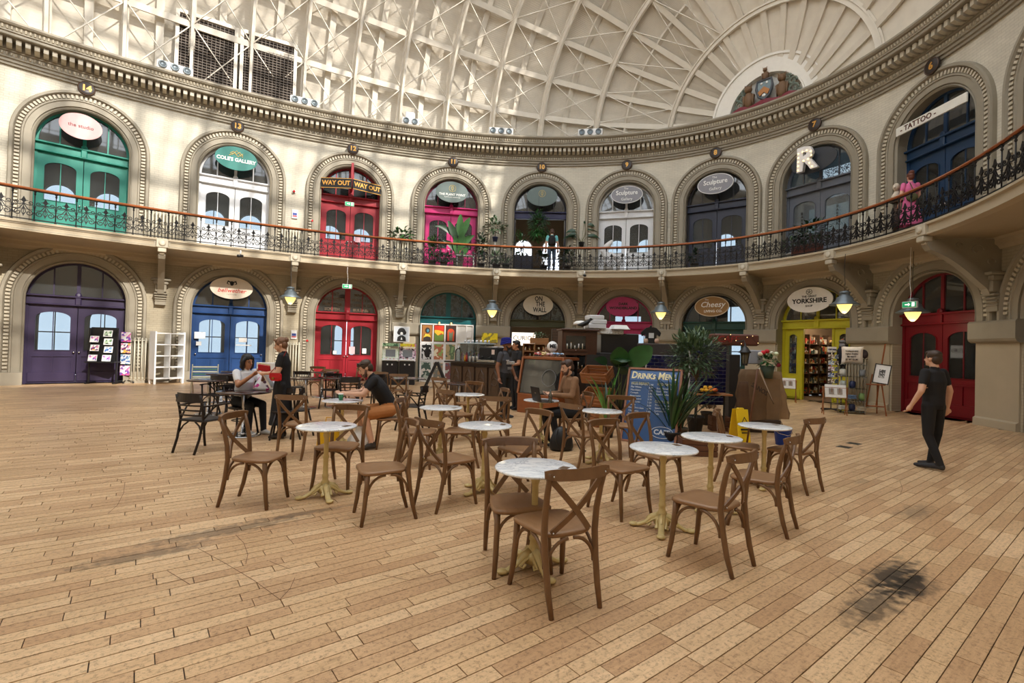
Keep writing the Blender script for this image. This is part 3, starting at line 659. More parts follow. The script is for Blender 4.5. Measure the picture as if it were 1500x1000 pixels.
DU[10] = door(10, 1, (38, 38, 78), leaf='open', fan=(40, 36, 44), room=(92, 78, 60), wins=2); DU[9] = door(9, 1, (222, 224, 228)); DU[8] = door(8, 1, (40, 46, 66), fan=(36, 32, 36)); DU[7] = door(7, 1, (96, 102, 114), wins=1, room=(150, 158, 160), bar=False, pane=glass('frosted_pane', (190, 200, 205), .8, .45)); DU[6] = door(6, 1, (22, 54, 88), wins=0); DU[5] = door(5, 1, (90, 30, 40))
DG[15] = door(15, 0, (60, 80, 60)); DG[14] = door(14, 0, (40, 26, 62), room=(60, 40, 60)); DG[13] = door(13, 0, (8, 58, 114)); DG[12] = door(12, 0, RED, wins=1); DG[11] = door(11, 0, (0, 92, 98), leaf='open', wins=0, room=(80, 78, 76)); DG[10] = door(10, 0, (62, 64, 38), leaf='open', fan=(30, 28, 28), wins=0, room=(96, 80, 62))
DG[9] = door(9, 0, (160, 20, 82), wins=2, room=(130, 60, 80)); DG[8] = door(8, 0, (10, 62, 54), fan=(24, 30, 28), wins=1); DG[7] = door(7, 0, (192, 184, 34), leaf='slit', wins=0, room=(120, 98, 74)); DG[6] = door(6, 0, (112, 6, 22), wins=0, room=(90, 70, 60)); DG[5] = door(5, 0, (60, 60, 70))
def backing(k, lev, m, x0, x1, z0, z1, y=.07, nm='drape'):
    d = (DU if lev else DG)[k]; b = MB(); b.box(x0, x1, y, y+.03, z0, z1); b.build(nm, m, d)
M_DRAPE = patchwork('crumpled_drape', ((50, 50, 54), (150, 152, 156), (220, 222, 226), (70, 70, 74), (236, 238, 240)), 3.2, .8, 'noise')
backing(11, 0, M_DRAPE, -1.2, 1.2, 2.95, 4.05); backing(10, 0, M_DRAPE, -1.2, 1.2, 2.95, 4.05)
M_TREES = patchwork('sky_and_branches', ((230, 234, 240), (236, 240, 246), (84, 84, 90), (232, 236, 242), (110, 110, 116), (240, 242, 246)), 5, .8, 'noise')
nt_ = M_TREES.node_tree; nt_.links.new([n for n in nt_.nodes if n.type == 'VALTORGB'][0].outputs[0], nt_.nodes['Principled BSDF'].inputs['Emission Color']); nt_.nodes['Principled BSDF'].inputs['Emission Strength'].default_value = 1.5
backing(7, 1, M_TREES, -1.15, 1.15, 3.0, 4.2, 2.2, 'daylit_view'); backing(8, 0, M_DAY, .15, .95, 2.95, 3.7, 1.6, 'lit_pane'); backing(9, 0, M_DAY, -.5, .7, 2.95, 3.3, 1.6, 'lit_pane'); backing(7, 1, mat('frosted_glow', (190, 205, 210), .8, emit=(170, 200, 205), estr=.9), -1.1, 1.1, .6, 2.4, 1.2, 'pane_glow_sheet')  # last one is a glowing sheet added behind the frosted panes to brighten them
# ------------------------------------------------------------------ signs over the doors
def disc_sign(k, lev, rx, rz_, zc, dx, col, label, rim=None, y=-.22, cat='sign', alpha=None):
    s = BS[k]; zf = 0 if lev == 0 else FLOOR2; r = empty('shop_sign', W(s, .0, zc), Wrot(s), label=label, cat=cat)
    b = MB(); b.prism(oval(rx, rz_, 40, dx), y-.02, y+.02); b.build('board', alpha or paint(col), r)
    if rim: b = MB(); b.tube([(x, y-.02, z) for x, z in oval(rx-.02, rz_-.02, 40, dx)], .014, 5, closed=True); b.build('rim', paint(rim), r)
    return r
CW = paint((238, 238, 236)); CB = plain((20, 20, 22)); CG = paint((200, 176, 96)); CGOLD = mat('gilt_lettering', (214, 160, 78), .4, .4, var=.1)
def T(r, s_, size, x, z, m, bold=.0, y=-.245, **kw): return text(s_, size, m, r, (x, y, z), bold=bold, **kw)
g = disc_sign(13, 1, .72, .45, 8.65, 0, (0, 112, 104), "dark green oval shop sign reading COLE'S GALLERY over the white doors")
T(g, "COLE'S GALLERY", .185, 0, -.06, CW, .006, sx=.95)
b = MB(); b.tube([(-.22, -.25, .17), (-.1, -.25, .25), (0, -.25, .16), (.1, -.25, .26), (.2, -.25, .15)], .016, 5); b.tube([(-.25, -.25, .08), (-.08, -.25, .20), (.05, -.25, .08), (.22, -.25, .22), (.2, -.25, .08)], .014, 5); b.tube([(-.15, -.25, .12), (0, -.25, .3), (.16, -.25, .1)], .012, 5); b.build('gilt_emblem', CG, g)
# WAY OUT boards, folded in a shallow V
g = empty('way_out_sign', W(BS[12], 0, 8.32), Wrot(BS[12]), label='black folded WAY OUT sign board with gilt letters across the red arch', cat='sign')
for q in (-1, 1):
    m = Matrix.Translation((0, -.55, 0)) @ Matrix.Rotation(q*math.radians(20), 4, 'Z'); b = MB(); b.bbox((q*.66, 0, 0), (1.28, .05, .42), .01, M=m); b.build('board', CB, g)
    b = MB(); b.tube([(q*1.27, .0, z) for z in (-.2, .2)], .012, 4, M=m); 
    for z in (-.2, .2): b.cbox((q*.66, -.03, z), (1.26, .012, .02), M=m)
    b.build('edging', CGOLD, g); p = m @ Vector((q*.66, -.035, 0)); text('WAY OUT', .26, CGOLD, g, p, (PI/2, 0, q*math.radians(20)), bold=.008, sx=.95)
b = MB(); b.box(-.05, .05, -.5, .3, -.1, .9); b.build('hanger', paint((150, 14, 34)), g)
g = disc_sign(11, 1, .72, .47, 8.55, -.02, (96, 110, 108), 'smoked glass oval sign reading THE PLANT POINT over the pink doors')
T(g, 'THE PLANT POINT', .14, 0, -.12, CW, .002); T(g, 'PLANTS AND HOMEWARE', .06, 0, -.24, CW)
b = MB(); b.tube([(x, -.25, z) for x, z in oval(.15, .15, 20, 0, .16)], .008, 4, closed=True)
for a in (-.5, 0, .5): b.tube([(0, -.25, .06), (.07*math.sin(a*2), -.25, .16), (.03*math.sin(a*2), -.25, .27)], .008, 4)
b.build('leaf_emblem', CG, g)
g = disc_sign(10, 1, .70, .45, 8.58, .05, (92, 108, 106), 'smoked glass oval sign with a round leaf emblem above hanging fern')
b = MB(); b.tube([(x, -.25, z) for x, z in oval(.15, .15, 20, .05, .12)], .010, 4, closed=True)
for a in (-.5, 0, .5): b.tube([(.05, -.25, .02), (.05+.07*math.sin(a*2), -.25, .12), (.05+.03*math.sin(a*2), -.25, .22)], .010, 4)
b.build('leaf_emblem', CG, g)
for k, w1, w2 in ((9, .70, .40), (8, .72, .42)):
    g = disc_sign(k, 1, w1, w2, 8.58 if k == 9 else 8.62, .03, (134, 134, 142), 'grey oval The Sculpture Gallery sign %s' % ('above the double white doors with a white figure outside' if k == 9 else 'above the dark slate doors'), rim=(236, 236, 238))
    T(g, 'The', .12, 0, .27, CW); T(g, 'Sculpture', .27, .03, .08, CW, .004, sx=.92); T(g, 'Gallery', .17, .03, -.20, CW)
g = empty('shop_sign', W(BS[7], 0, 8.62), Wrot(BS[7]), label='illuminated white letter R on a dark oval above the grey doors', cat='sign')
b = MB(); b.prism(oval(.80, .43, 40), -.2, -.16); b.build('board', paint((52, 56, 64)), g)
b = MB(); mR = Matrix.Translation((-.15, 0, 0))
letter = text('R', 1.15, paint((232, 232, 234)), g, (-.12, -.42, .02), bold=.05, ext=.07, name='letter')
bulbs = mat('warm_bulb', (255, 220, 160), .4, var=0, emit=(255, 214, 140), estr=3.0)
b = MB()
for x, z in ((-.37, .3), (-.37, .15), (-.37, 0), (-.37, -.15), (-.37, -.3), (-.22, .32), (-.07, .33), (.07, .25), (.1, .1), (-.02, 0), (-.18, -.01), (.03, -.15), (.12, -.3)): b.ball((x, -.51, z), .026, 6)
b.build('bulb', bulbs, g, kind='stuff')
g = empty('shop_sign', W(BS[6], .2, 8.5), Wrot(BS[6]), label='white strip sign reading TATTOO across the blue upper arch', cat='sign')
b = MB(); b.bbox((0, -.02, 0), (2.2, .05, .26), .01); b.build('board', paint((232, 230, 222)), g); text('- TATTOO -', .22, plain((90, 50, 40)), g, (-.35, -.05, 0), bold=.004)
g = disc_sign(14, 1, .55, .42, 8.6, -.1, (226, 170, 170), 'pale pink oval sign in the green arch at far left'); T(g, 'the studio', .16, -.1, 0, plain((120, 50, 60)))
g = disc_sign(13, 0, .72, .42, 3.62, 0, (206, 194, 178), 'cream oval sign with red script and ram emblem over the blue doors')
T(g, 'bellwether', .22, 0, -.10, plain((190, 50, 44)), .002, shear=.3); T(g, 'T A T T O O', .06, 0, -.25, CB)
b = MB(); b.ball((0, -.245, .18), (.07, .02, .09), 8)
for q in (-1, 1): b.tube([(q*.04, -.25, .22), (q*.13, -.25, .26), (q*.16, -.25, .17), (q*.09, -.25, .13)], [.025, .03, .02, .006], 5)
b.build('ram_emblem', CB, g)
g = disc_sign(10, 0, .68, .46, 3.60, .0, (196, 188, 172), 'cream oval sign hand lettered ON THE WALL above the cafe counter', y=-.30)
for t_, x, z in (('ON', .02, .27), ('THE', .1, .03), ('WALL', .08, -.23)): T(g, t_, .30, x, z, CB, .008, y=-.325, sx=.75)
g = disc_sign(9, 0, .70, .44, 3.58, -.05, (160, 24, 88), 'magenta oval sign lettered DARK WONDERLAND in the pink arch', y=-.24)
T(g, 'DARK', .15, 0, .12, CB, .006, y=-.265); T(g, 'WONDERLAND', .15, 0, -.06, CB, .006, y=-.265, sx=1.1)
g = disc_sign(8, 0, .68, .42, 3.55, 0, (150, 112, 62), 'brown oval Cheesy Living Co. sign in the dark green arch', rim=(228, 218, 196), y=-.26)
T(g, 'The', .10, -.2, .28, CW, y=-.285); T(g, 'Cheesy', .32, .03, .07, CW, .004, y=-.285, shear=.25); T(g, 'LIVING CO.', .14, .06, -.2, CW, .003, y=-.285)
g = disc_sign(7, 0, .80, .45, 3.62, 0, (236, 234, 230), 'white oval Great Yorkshire Shop sign in the yellow arch', y=-.28)
T(g, 'THE GREAT', .10, 0, .12, CB, .002, y=-.305, space=1); T(g, 'YORKSHIRE', .23, 0, -.04, CB, .007, y=-.305); T(g, 'SHOP', .10, 0, -.22, CB, .002, y=-.305)
b = MB(); b.tube([(x, -.305, z) for x, z in oval(.10, .10, 20, 0, .28)], .009, 4, closed=True)
for i in range(5): a = PI/2+i*2*PI/5; b.tube([(0, -.305, .28), (.07*math.cos(a), -.305, .28+.07*math.sin(a))], [.004, .016], 4)
b.build('rose_emblem', CB, g)
# ghost lettering on the red ground floor fanlight
g = empty('gilt_name_list', W(BS[12], -.27, 3.3), Wrot(BS[12]), label='faded gilt lettering on the fanlight glass of the lower red doors', cat='lettering')
GH_ = mat('faded_gilt', (112, 92, 72), .6, var=.1)
for i, t_ in enumerate(('STREET', 'LANCASTER', 'MARTINS', 'SOUTH')): T(g, t_, .17, -.62, .42-.22*i, GH_, .003, y=-.02, sx=1.0 if i < 2 else 1.1)
for i, t_ in enumerate(('MARKET', 'WALK LTD', 'CORN & CO', 'BULLARD')): T(g, t_, .17, .60, .42-.22*i, GH_, .003, y=-.02)
NUMW = {6: 'six', 7: 'seven', 8: 'eight', 9: 'nine', 10: 'ten', 11: 'eleven', 12: 'twelve', 13: 'thirteen', 14: 'fourteen'}
# number plaques under the cornice
for k in range(6, 15):
    s = BS[k]; g = empty('number_plaque', W(s, .13, 9.93), Wrot(s), label='round black plaque with gilt number %s high on the wall' % NUMW[k], cat='plaque', group='arch number plaques')
    m = Matrix.Rotation(PI/2, 4, 'X'); b = MB(); b.lathe([(.235, 0), (.235, .05), (.20, .07), (0, .07)], 24, m); b.build('disc', paint((44, 34, 30)), g)
    b = MB(); b.tube([(x, -.06, z) for x, z in oval(.218, .218, 24)], .014, 5, closed=True); b.build('rim', paint((84, 62, 46)), g); T(g, str(k), .27, 0, 0, CGOLD, .010, y=-.078)
# ------------------------------------------------------------------ running person exit signs, pendant lamps
def exit_sign(p, rz, label, cord):
    g = empty('exit_sign', p, rz, label=label, cat='exit sign', group='green exit signs'); b = MB(); b.bbox((0, 0, 0), (.36, .07, .17), .008); b.build('casing', paint((225, 228, 226)), g)
    b = MB(); b.cbox((0, -.038, 0), (.33, .006, .14)); b.build('panel', mat('exit_green', (20, 150, 96), .4, var=0, emit=(20, 150, 96), estr=.5), g)
    b = MB(); b.prism([(-.10, .015), (-.02, .015), (-.02, .045), (.03, 0), (-.02, -.045), (-.02, -.015), (-.10, -.015)], -.048, -.042); b.cbox((.10, -.045, 0), (.07, .005, .11)); b.build('arrow', mat('exit_white', (255, 255, 255), .4, var=0, emit=(255, 255, 255), estr=.6), g)
    if cord: b = MB(); b.tube([(0, 0, .08), (.02, 0, .3), (-.01, 0, .6), (0, 0, cord)], .006, 4); b.build('cord', M_WHITE, g)
    return g
p = TY(508.5, 419.5, 19.2); exit_sign(p, Wrot(BS[12]), 'small green exit sign hung over the lower red doors', 4.6-p.z)
p = TY(512, 299, 20.3); exit_sign(p, Wrot(BS[12]), 'small green exit sign on the upper red doors below WAY OUT', 0)
p = TY(1333, 446, 13.2); exit_sign(p, Wrot(BS[6])+.3, 'small green exit sign on a long cord at far right', 4.62-p.z)
M_LAMPG = mat('lamp_opal_glass', (255, 236, 170), .4, var=0, emit=(255, 224, 130), estr=1.25); M_LAMPM = mat('lamp_grey_metal', (112, 122, 128), .4, .5)
def lamp(px, py, Y, label):
    p = TY(px, py, Y); g = empty('pendant_lamp', p, label=label, cat='lamp', group='pendant lamps under the gallery'); k = 1.0
    b = MB(); b.lathe([(.0, -.30), (.04*k, -.29), (.10*k, -.23), (.155*k, -.13), (.19*k, -.04), (.19*k, 0)], 20, cap=False); b.build('glass_shade', M_LAMPG, g)
    b = MB(); b.lathe([(.20*k, -.01), (.38*k, -.06), (.385*k, -.035), (.23*k, .06), (.20*k, .17), (.14*k, .20), (.12*k, .27), (.15*k, .29), (.12*k, .34), (.03, .36)], 28); b.build('reflector', M_LAMPM, g)
    b = MB(); b.tube([(0, 0, .33), (0, 0, .42), (.01, 0, .6), (-.02, 0, .9), (0, 0, 4.6-p.z)], .008, 5); b.build('cord', M_BLACK, g)
    l = bpy.data.lights.new('lamp_glow', 'POINT'); l.energy = 9; l.color = (1, .85, .6); l.shadow_soft_size = .12; lo = bpy.data.objects.new('lamp_glow', l); COL.objects.link(lo); lo.parent = g; lo.location = (0, 0, -.42)
lamp(425.5, 434, 18.0, 'pendant lamp hanging between the blue and the lower red doors'); lamp(721, 453, 18.6, 'pendant lamp hanging left of the ON THE WALL sign'); lamp(968, 456, 18.2, 'pendant lamp hanging right of the magenta sign')
lamp(1237, 444, 14.2, 'largest pendant lamp, in front of the yellow arch'); lamp(1337, 455, 13.6, 'pendant lamp in the dark red arch at the right')
# ------------------------------------------------------------------ crest in its white arch at the end of the dome
s = sp; g = empty('crest_arch', W(s, .1, ZC+1.52), Wrot(s), kind='structure')
b = MB(); M_ARCHW = mat('plaster_white', (232, 228, 220), .7, var=.06)
def half_ring(mb, r0, r1, y0, y1, n=32, zb=-.4):
    mb.add([v for i in range(n+1) for a in (PI*i/n,) for v in ((r0*math.cos(a), y0, zb+r0*math.sin(a)), (r1*math.cos(a), y0, zb+r1*math.sin(a)), (r1*math.cos(a), y1, zb+r1*math.sin(a)), (r0*math.cos(a), y1, zb+r0*math.sin(a)))],
           [(4*i+j, 4*i+4+j, 4*i+4+(j+1) % 4, 4*i+(j+1) % 4) for i in range(n) for j in range(4)])
half_ring(b, 1.42, 2.05, -.1, .6); half_ring(b, 1.38, 1.44, -.16, .1); half_ring(b, 2.03, 2.12, -.16, .6); b.build('arch_band', M_ARCHW, g)
b = MB(); b.prism([(1.45*math.cos(PI*i/24), -.4+1.45*math.sin(PI*i/24)) for i in range(25)], .08, .14); b.build('tympanum', mat('tympanum_grey', (214, 212, 206), .7), g)
c = empty('coat_of_arms', W(s, .1, ZC+1.60), Wrot(s), label='painted coat of arms with three brown owls and blue shield in the white arch', cat='coat of arms')
M_OWL = mat('owl_brown', (112, 84, 58), .6, var=.35, scale=30); M_CB = mat('crest_blue_grey', (120, 140, 148), .5, var=.2, scale=20); M_CR = mat('crest_crimson', (120, 30, 46), .6, var=.3, scale=14); M_CG = mat('crest_green_grey', (112, 122, 112), .6, var=.25, scale=20)
b = MB(); sh = [(-.26, .62), (.26, .62), (.30, .35), (.20, .02), (0, -.16), (-.20, .02), (-.30, .35)]; b.prism(sh, -.24, -.1); b.build('shield', M_CB, c)
b = MB(); b.tube([(x, -.24, z) for x, z in sh], .05, 6, closed=True); b.build('shield_border', mat('crest_gunmetal', (72, 76, 84), .5), c)
b = MB(); b.prism([(-.22, .18), (0, .36), (.22, .18), (.14, .02), (0, .14), (-.14, .02)], -.29, -.24); b.build('gold_chevron', mat('crest_gold', (176, 116, 58), .5), c)
b = MB(); b.ball((0, -.26, .02), (.08, .05, .07), 8); b.ball((-.1, -.25, .50), (.05, .03, .05), 8); b.ball((.1, -.25, .50), (.05, .03, .05), 8); b.build('white_charges', M_WHITE, c)
def owl(x, z, h, name='owl'):
    b = MB(); b.ball((x, -.16, z+h*.36), (h*.20, h*.17, h*.36), 10); b.ball((x, -.20, z+h*.80), (h*.16, h*.15, h*.15), 10); b.prism([(x-h*.19, z+h*.1), (x-h*.24, z+h*.55), (x-h*.15, z+h*.6)], -.22, -.1); b.prism([(x+h*.19, z+h*.1), (x+h*.24, z+h*.55), (x+h*.15, z+h*.6)], -.22, -.1)
    for q in (-1, 1): b.tube([(x+q*h*.1, -.2, z+h*.88), (x+q*h*.15, -.2, z+h*1.02)], [h*.05, .005], 5)
    b.build(name, M_OWL, c)
owl(-.62, -.28, .95); owl(.62, -.28, .95); owl(0, .62, .52)
b = MB()
for q in (-1, 1):
    for cx, cz, r in ((1.0, -.05, .2), (.98, .25, .16), (.82, .45, .12), (1.15, -.22, .14)): b.tube([(q*cx+rr*math.cos(a), -.15, cz+rr*math.sin(a)) for a, rr in [(j*.7, r*(1-.07*j)) for j in range(11)]], .045, 5)
b.build('scroll_foliage', M_CG, c)
b = MB(); b.strip([(-1.3, -.2, -.34), (-.9, -.24, -.22), (-.5, -.2, -.30), (0, -.26, -.20), (.5, -.2, -.30), (.9, -.24, -.22), (1.3, -.2, -.34)], (0, 0, 1), .17, .05); b.build('ribbon', M_CR, c)
# ------------------------------------------------------------------ spotlight boxes on the cornice, cctv, vents
def spots(px, py, n, label, zc=ZC+1.12):
    s = s_at(px, 200); g = empty('spotlight_box', W(s, .55, zc), Wrot(s), label=label, cat='spotlight', group='spotlight boxes on the cornice')
    b = MB(); b.bbox((0, 0, .15), (.36*n, .30, .30), .02); b.build('casing', M_WHITE, g)
    for i in range(n): b = MB(); b.lathe([(.12, 0), (.13, .04), (.10, .05), (.08, .02), (0, .02)], 14, Matrix.Translation((.36*(i-(n-1)/2), -.15, .15)) @ Matrix.Rotation(PI/2, 4, 'X')); b.build('lamp_face', M_LAMPM, g)
    return g
for px, n, l in ((251, 3, 'at the left below the first dark vent'), (441, 3, 'right of the second dark vent'), (596, 2, 'midway between plaques twelve and eleven'), (730, 3, 'midway between plaques eleven and ten'), (862, 3, 'midway between plaques ten and nine')): spots(px, 190, n, 'white box of round spotlights on the cornice, '+l)
s = s_at(596, 200); g = empty('floodlight', W(s, .2, ZC+1.7), Wrot(s), label='square white floodlight on a roof rib left of centre', cat='floodlight'); b = MB(); b.bbox((0, 0, 0), (.42, .2, .34), .03); b.bbox((0, .1, -.3), (.05, .05, .5), .01); b.build('head', M_WHITE, g); b = MB(); b.cbox((0, -.11, 0), (.34, .02, .26)); b.build('lens', M_CHROME, g)
for px, Y, z in ((856, 18.6, 4.55), (352, 16.4, 4.55)):
    q = TY(px, 414 if px > 800 else 384, Y); g = empty('security_camera', (q.x, q.y, 4.62), label='small dark security camera under the gallery %s' % ('above the magenta sign' if px > 800 else 'above the blue doors'), cat='camera')
    b = MB(); b.tube([(0, 0, 0), (0, 0, -.14)], .02, 6); b.build('bracket', M_WHITE, g); b = MB(); b.tube([(0, .1, -.17), (0, -.14, -.21)], .05, 8); b.build('body', M_BLACK, g)
M_GRILLE = mat('vent_dark', (62, 54, 50), .7, var=.1); 
for i, (X0, X1) in enumerate(((0, 1), (1, 2))):
    pass
def vent(px0, px1, label):
    s0, s1 = s_at(px0, 200), s_at(px1, 200); g = empty('ventilation_grille', W((s0+s1)/2, .05, ZC+1.15), Wrot((s0+s1)/2), label=label, cat='vent', group='dark vents above the cornice')
    w_ = (s1-s0)/2; h = 2.5; b = MB(); b.box(-w_, w_, .0, .03, 0, h); b.build('backing', M_GRILLE, g)
    b = MB()
    for (x0, x1, z0, z1) in ((-w_-.12, -w_, -.1, h+.1), (w_, w_+.12, -.1, h+.1), (-w_, w_, h, h+.14), (-w_, w_, -.1, 0)): b.box(x0, x1, -.10, .05, z0, z1)
    b.build('frame', M_RIB, g); b = MB(); sl = mat('vent_slat', (128, 116, 106), .6)
    for j in range(24): b.cbox((0, -.03, .06+j*h/24), (2*w_, .06, .012), rx=.6)
    for j in range(-6, 7): b.cbox((j*w_/6.5, -.04, h/2), (.014, .03, h))
    b.build('slats', sl, g, kind='stuff')
vent(256, 336, 'dark mesh vent above the cornice, the left one'); vent(350, 424, 'dark mesh vent above the cornice, the right one')
# ------------------------------------------------------------------ radiators
M_RAD = mat('cream_radiator', (206, 200, 182), .4, var=.05)
def radiator(s, zf, n, label, h=.95, d=.18, col=None):
    g = empty('radiator', W(s, d, zf), Wrot(s), label=label, cat='radiator', group='column radiators')
    for i in range(n):
        x = (i-(n-1)/2)*.105; b = MB()
        for y in (-.05, .05): b.tube([(x, y, .14), (x, y, h)], .022, 6)
        b.tube([(x, -.05, h), (x, 0, h+.04), (x, .05, h)], .024, 6); b.tube([(x, -.05, .14), (x, 0, .10), (x, .05, .14)], .024, 6); b.build('column', col or M_RAD, g)
    b = MB(); b.tube([(-n*.0525, 0, .17), (n*.0525, 0, .17)], .02, 6); b.tube([(-n*.0525, 0, h-.04), (n*.0525, 0, h-.04)], .02, 6)
    for q in (-1, 1): b.tube([(q*n*.045, 0, 0), (q*n*.045, 0, .14)], .02, 6)
    b.build('pipe', col or M_RAD, g)
mid = lambda a, c: (BS[a]+BS[c])/2
radiator(mid(14, 13), FLOOR2, 11, 'cream column radiator on the gallery left of the white doors', h=1.25); radiator(mid(13, 12)-.1, FLOOR2, 8, 'cream column radiator on the gallery between white and red doors', h=1.25); radiator(mid(12, 11), FLOOR2, 6, 'cream column radiator on the gallery under a trailing plant', h=1.25)
radiator(s_at(849, 330), FLOOR2, 4, 'cream column radiator on the gallery below a potted plant', h=1.25); radiator(s_at(980, 330), FLOOR2, 3, 'cream column radiator on the gallery right of the white sculpture doors', h=1.25); radiator(s_at(1119, 330), FLOOR2, 3, 'cream radiator on the gallery left of the grey doors', h=1.35); radiator(s_at(1272, 330), FLOOR2, 3, 'cream radiator on the gallery beside the blue arch', h=1.35)
radiator(s_at(211, 520), 0, 7, 'cream column radiator on the hall floor behind the white cube shelf', h=1.55); radiator(s_at(430, 520), 0, 6, 'cream column radiator on the hall floor behind the standing person', h=1.55); radiator(s_at(1262, 520), 0, 7, 'cream column radiator on the hall floor beside the easel', h=1.55, col=mat('stone_radiator', (150, 140, 120), .5))
# wall fittings
def wallbit(name, px, py, zf, size, m, label, cat, extra=None, d=0):
    s = s_at(px, py, d); 
    # height from the photograph row
    P = W(s, d, 0)-CAM; q = ray(px, py); z = CAMH+q.z*(P.x*P.x+P.y*P.y)**.5/(q.x*q.x+q.y*q.y)**.5
    g = empty(name, W(s, d+.02, z), Wrot(s), label=label, cat=cat); b = MB(); b.bbox((0, -.02, 0), (size[0], .04 if d == 0 else .008, size[1]), .003); b.build('plate', m, g)
    if extra: extra(g)
    return g
def redspot(g): b = MB(); b.lathe([(.05, 0), (.05, .04), (0, .05)], 12, Matrix.Translation((0, -.04, 0)) @ Matrix.Rotation(PI/2, 4, 'X')); b.build('button', paint((190, 20, 24)), g)
wallbit('fire_alarm_point', 431, 281, 0, (.12, .12), M_WHITE, 'round red fire bell high on the wall beside upper red doors', 'alarm', redspot)
wallbit('fire_alarm_point', 458, 324, 0, (.13, .16), M_WHITE, 'red call point left of the upper red doors', 'alarm', redspot)
wallbit('fire_alarm_point', 451.5, 499, 0, (.13, .16), M_WHITE, 'red call point left of the lower red doors', 'alarm', redspot)
def notice(g):
    b = MB(); b.cbox((0, -.045, .0), (.16, .005, .10)); b.build('blue_band', paint((50, 70, 150)), g); b = MB(); b.cbox((0, -.045, -.09), (.16, .005, .05)); b.build('red_band', paint((190, 60, 80)), g)
wallbit('wall_notice', 433, 314, 0, (.22, .36), M_WHITE, 'white notice with blue and red bands, upper wall', 'notice', notice)
wallbit('wall_notice', 432, 490, 0, (.22, .36), M_WHITE, 'white notice with blue and red bands, by lower red doors', 'notice', notice)
wallbit('wall_socket_box', 997.5, 336, 0, (.12, .26), M_WHITE, 'small white double switch plate left of the slate doors', 'switch')

for px, py, sz, m_, l in ((358, 498, (.28, .17), M_WHITE, 'small white paper on the right blue door pane'), (359, 505.5, (.55, .045), M_WHITE, 'narrow white strip across the right blue door pane'), (294, 491, (.36, .26), paint((214, 222, 228)), 'pale framed notice in the left blue door pane'), (293, 503, (.17, .15), M_WHITE, 'small square white notice low in the left blue pane'),
                      (517.5, 513, (.24, .32), paint((226, 190, 196)), 'pink and white notice on the lower right red door'), (535, 514, (.17, .22), M_WHITE, 'small white notice at the edge of the lower right red door'), (492, 516, (.15, .15), M_WHITE, 'round white sticker on the lower left red door'), (526, 350, (.24, .32), paint((230, 180, 190)), 'pink and white notice on the upper right red door')):
    wallbit('door_notice', px, py, 0, sz, m_, l, 'notice', d=-.24)
for k, lev, x, z0, tx, c_ in ((12, 0, -.62, 2.0, 'L\nI\nF\nT', CB), (7, 1, -.62, 2.05, 'B\nA\nR\nB\nE\nR', CB), (7, 1, .62, 2.05, 'B\nA\nR\nB\nE\nR', CB)):
    s = BS[k]; g = empty('window_lettering', W(s, -.27, (0 if lev == 0 else FLOOR2)), Wrot(s), label='dark letters running down the %s' % ('left pane of the lower red doors' if k == 12 else ('left' if x < 0 else 'right')+' frosted pane of the grey doors'), cat='lettering'); text(tx, .17 if k == 12 else .13, c_, g, (x, -.045, z0-.42), bold=.003, space=.95)
# ------------------------------------------------------------------ cafe furniture
M_OAK = mat('antiqued_oak', (116, 84, 55), .42, var=.28, scale=9, stretch=(1, 6, 1), bump=.04); M_OAKS = mat('antiqued_oak_seat', (140, 104, 71), .38, var=.25, scale=5, stretch=(6, 1, 1), bump=.03)
M_DKW = mat('dark_stained_beech', (26, 15, 13), .45, var=.2, scale=10); M_DKT = mat('dark_mahogany_top', (50, 22, 20), .18, var=.25, scale=4, stretch=(1, 8, 1), coat=.4)
M_CREAM = mat('cream_gold_cast_iron', (206, 186, 130), .4, .15, var=.15, scale=20)
def marble():
    m = bpy.data.materials.new('white_marble'); m.use_nodes = True; nt = m.node_tree; N = nt.nodes; L = nt.links; p = N['Principled BSDF']; p.inputs['Roughness'].default_value = .16
    geo = N.new('ShaderNodeNewGeometry'); nz = N.new('ShaderNodeTexNoise'); nz.inputs['Scale'].default_value = 3.2; nz.inputs['Detail'].default_value = 7; nz.inputs['Distortion'].default_value = 1.6; nz.inputs['Roughness'].default_value = .62
    mp = N.new('ShaderNodeMapping'); mp.inputs['Scale'].default_value = (1, 2.2, 1); mp.inputs['Rotation'].default_value = (0, 0, .7); L.new(geo.outputs['Position'], mp.inputs[0]); L.new(mp.outputs[0], nz.inputs['Vector'])
    r = N.new('ShaderNodeValToRGB'); e = r.color_ramp.elements; e[0].position = .40; e[0].color = rgb((244, 245, 246)); e[1].position = .62; e[1].color = rgb((240, 242, 244))
    for pos, c in ((.47, (240, 241, 243)), (.497, (172, 178, 188)), (.512, (232, 235, 239)), (.56, (214, 219, 226))): q = e.new(pos); q.color = rgb(c)
    L.new(nz.outputs['Fac'], r.inputs[0]); L.new(r.outputs[0], p.inputs['Base Color']); return m
M_MARBLE = marble()
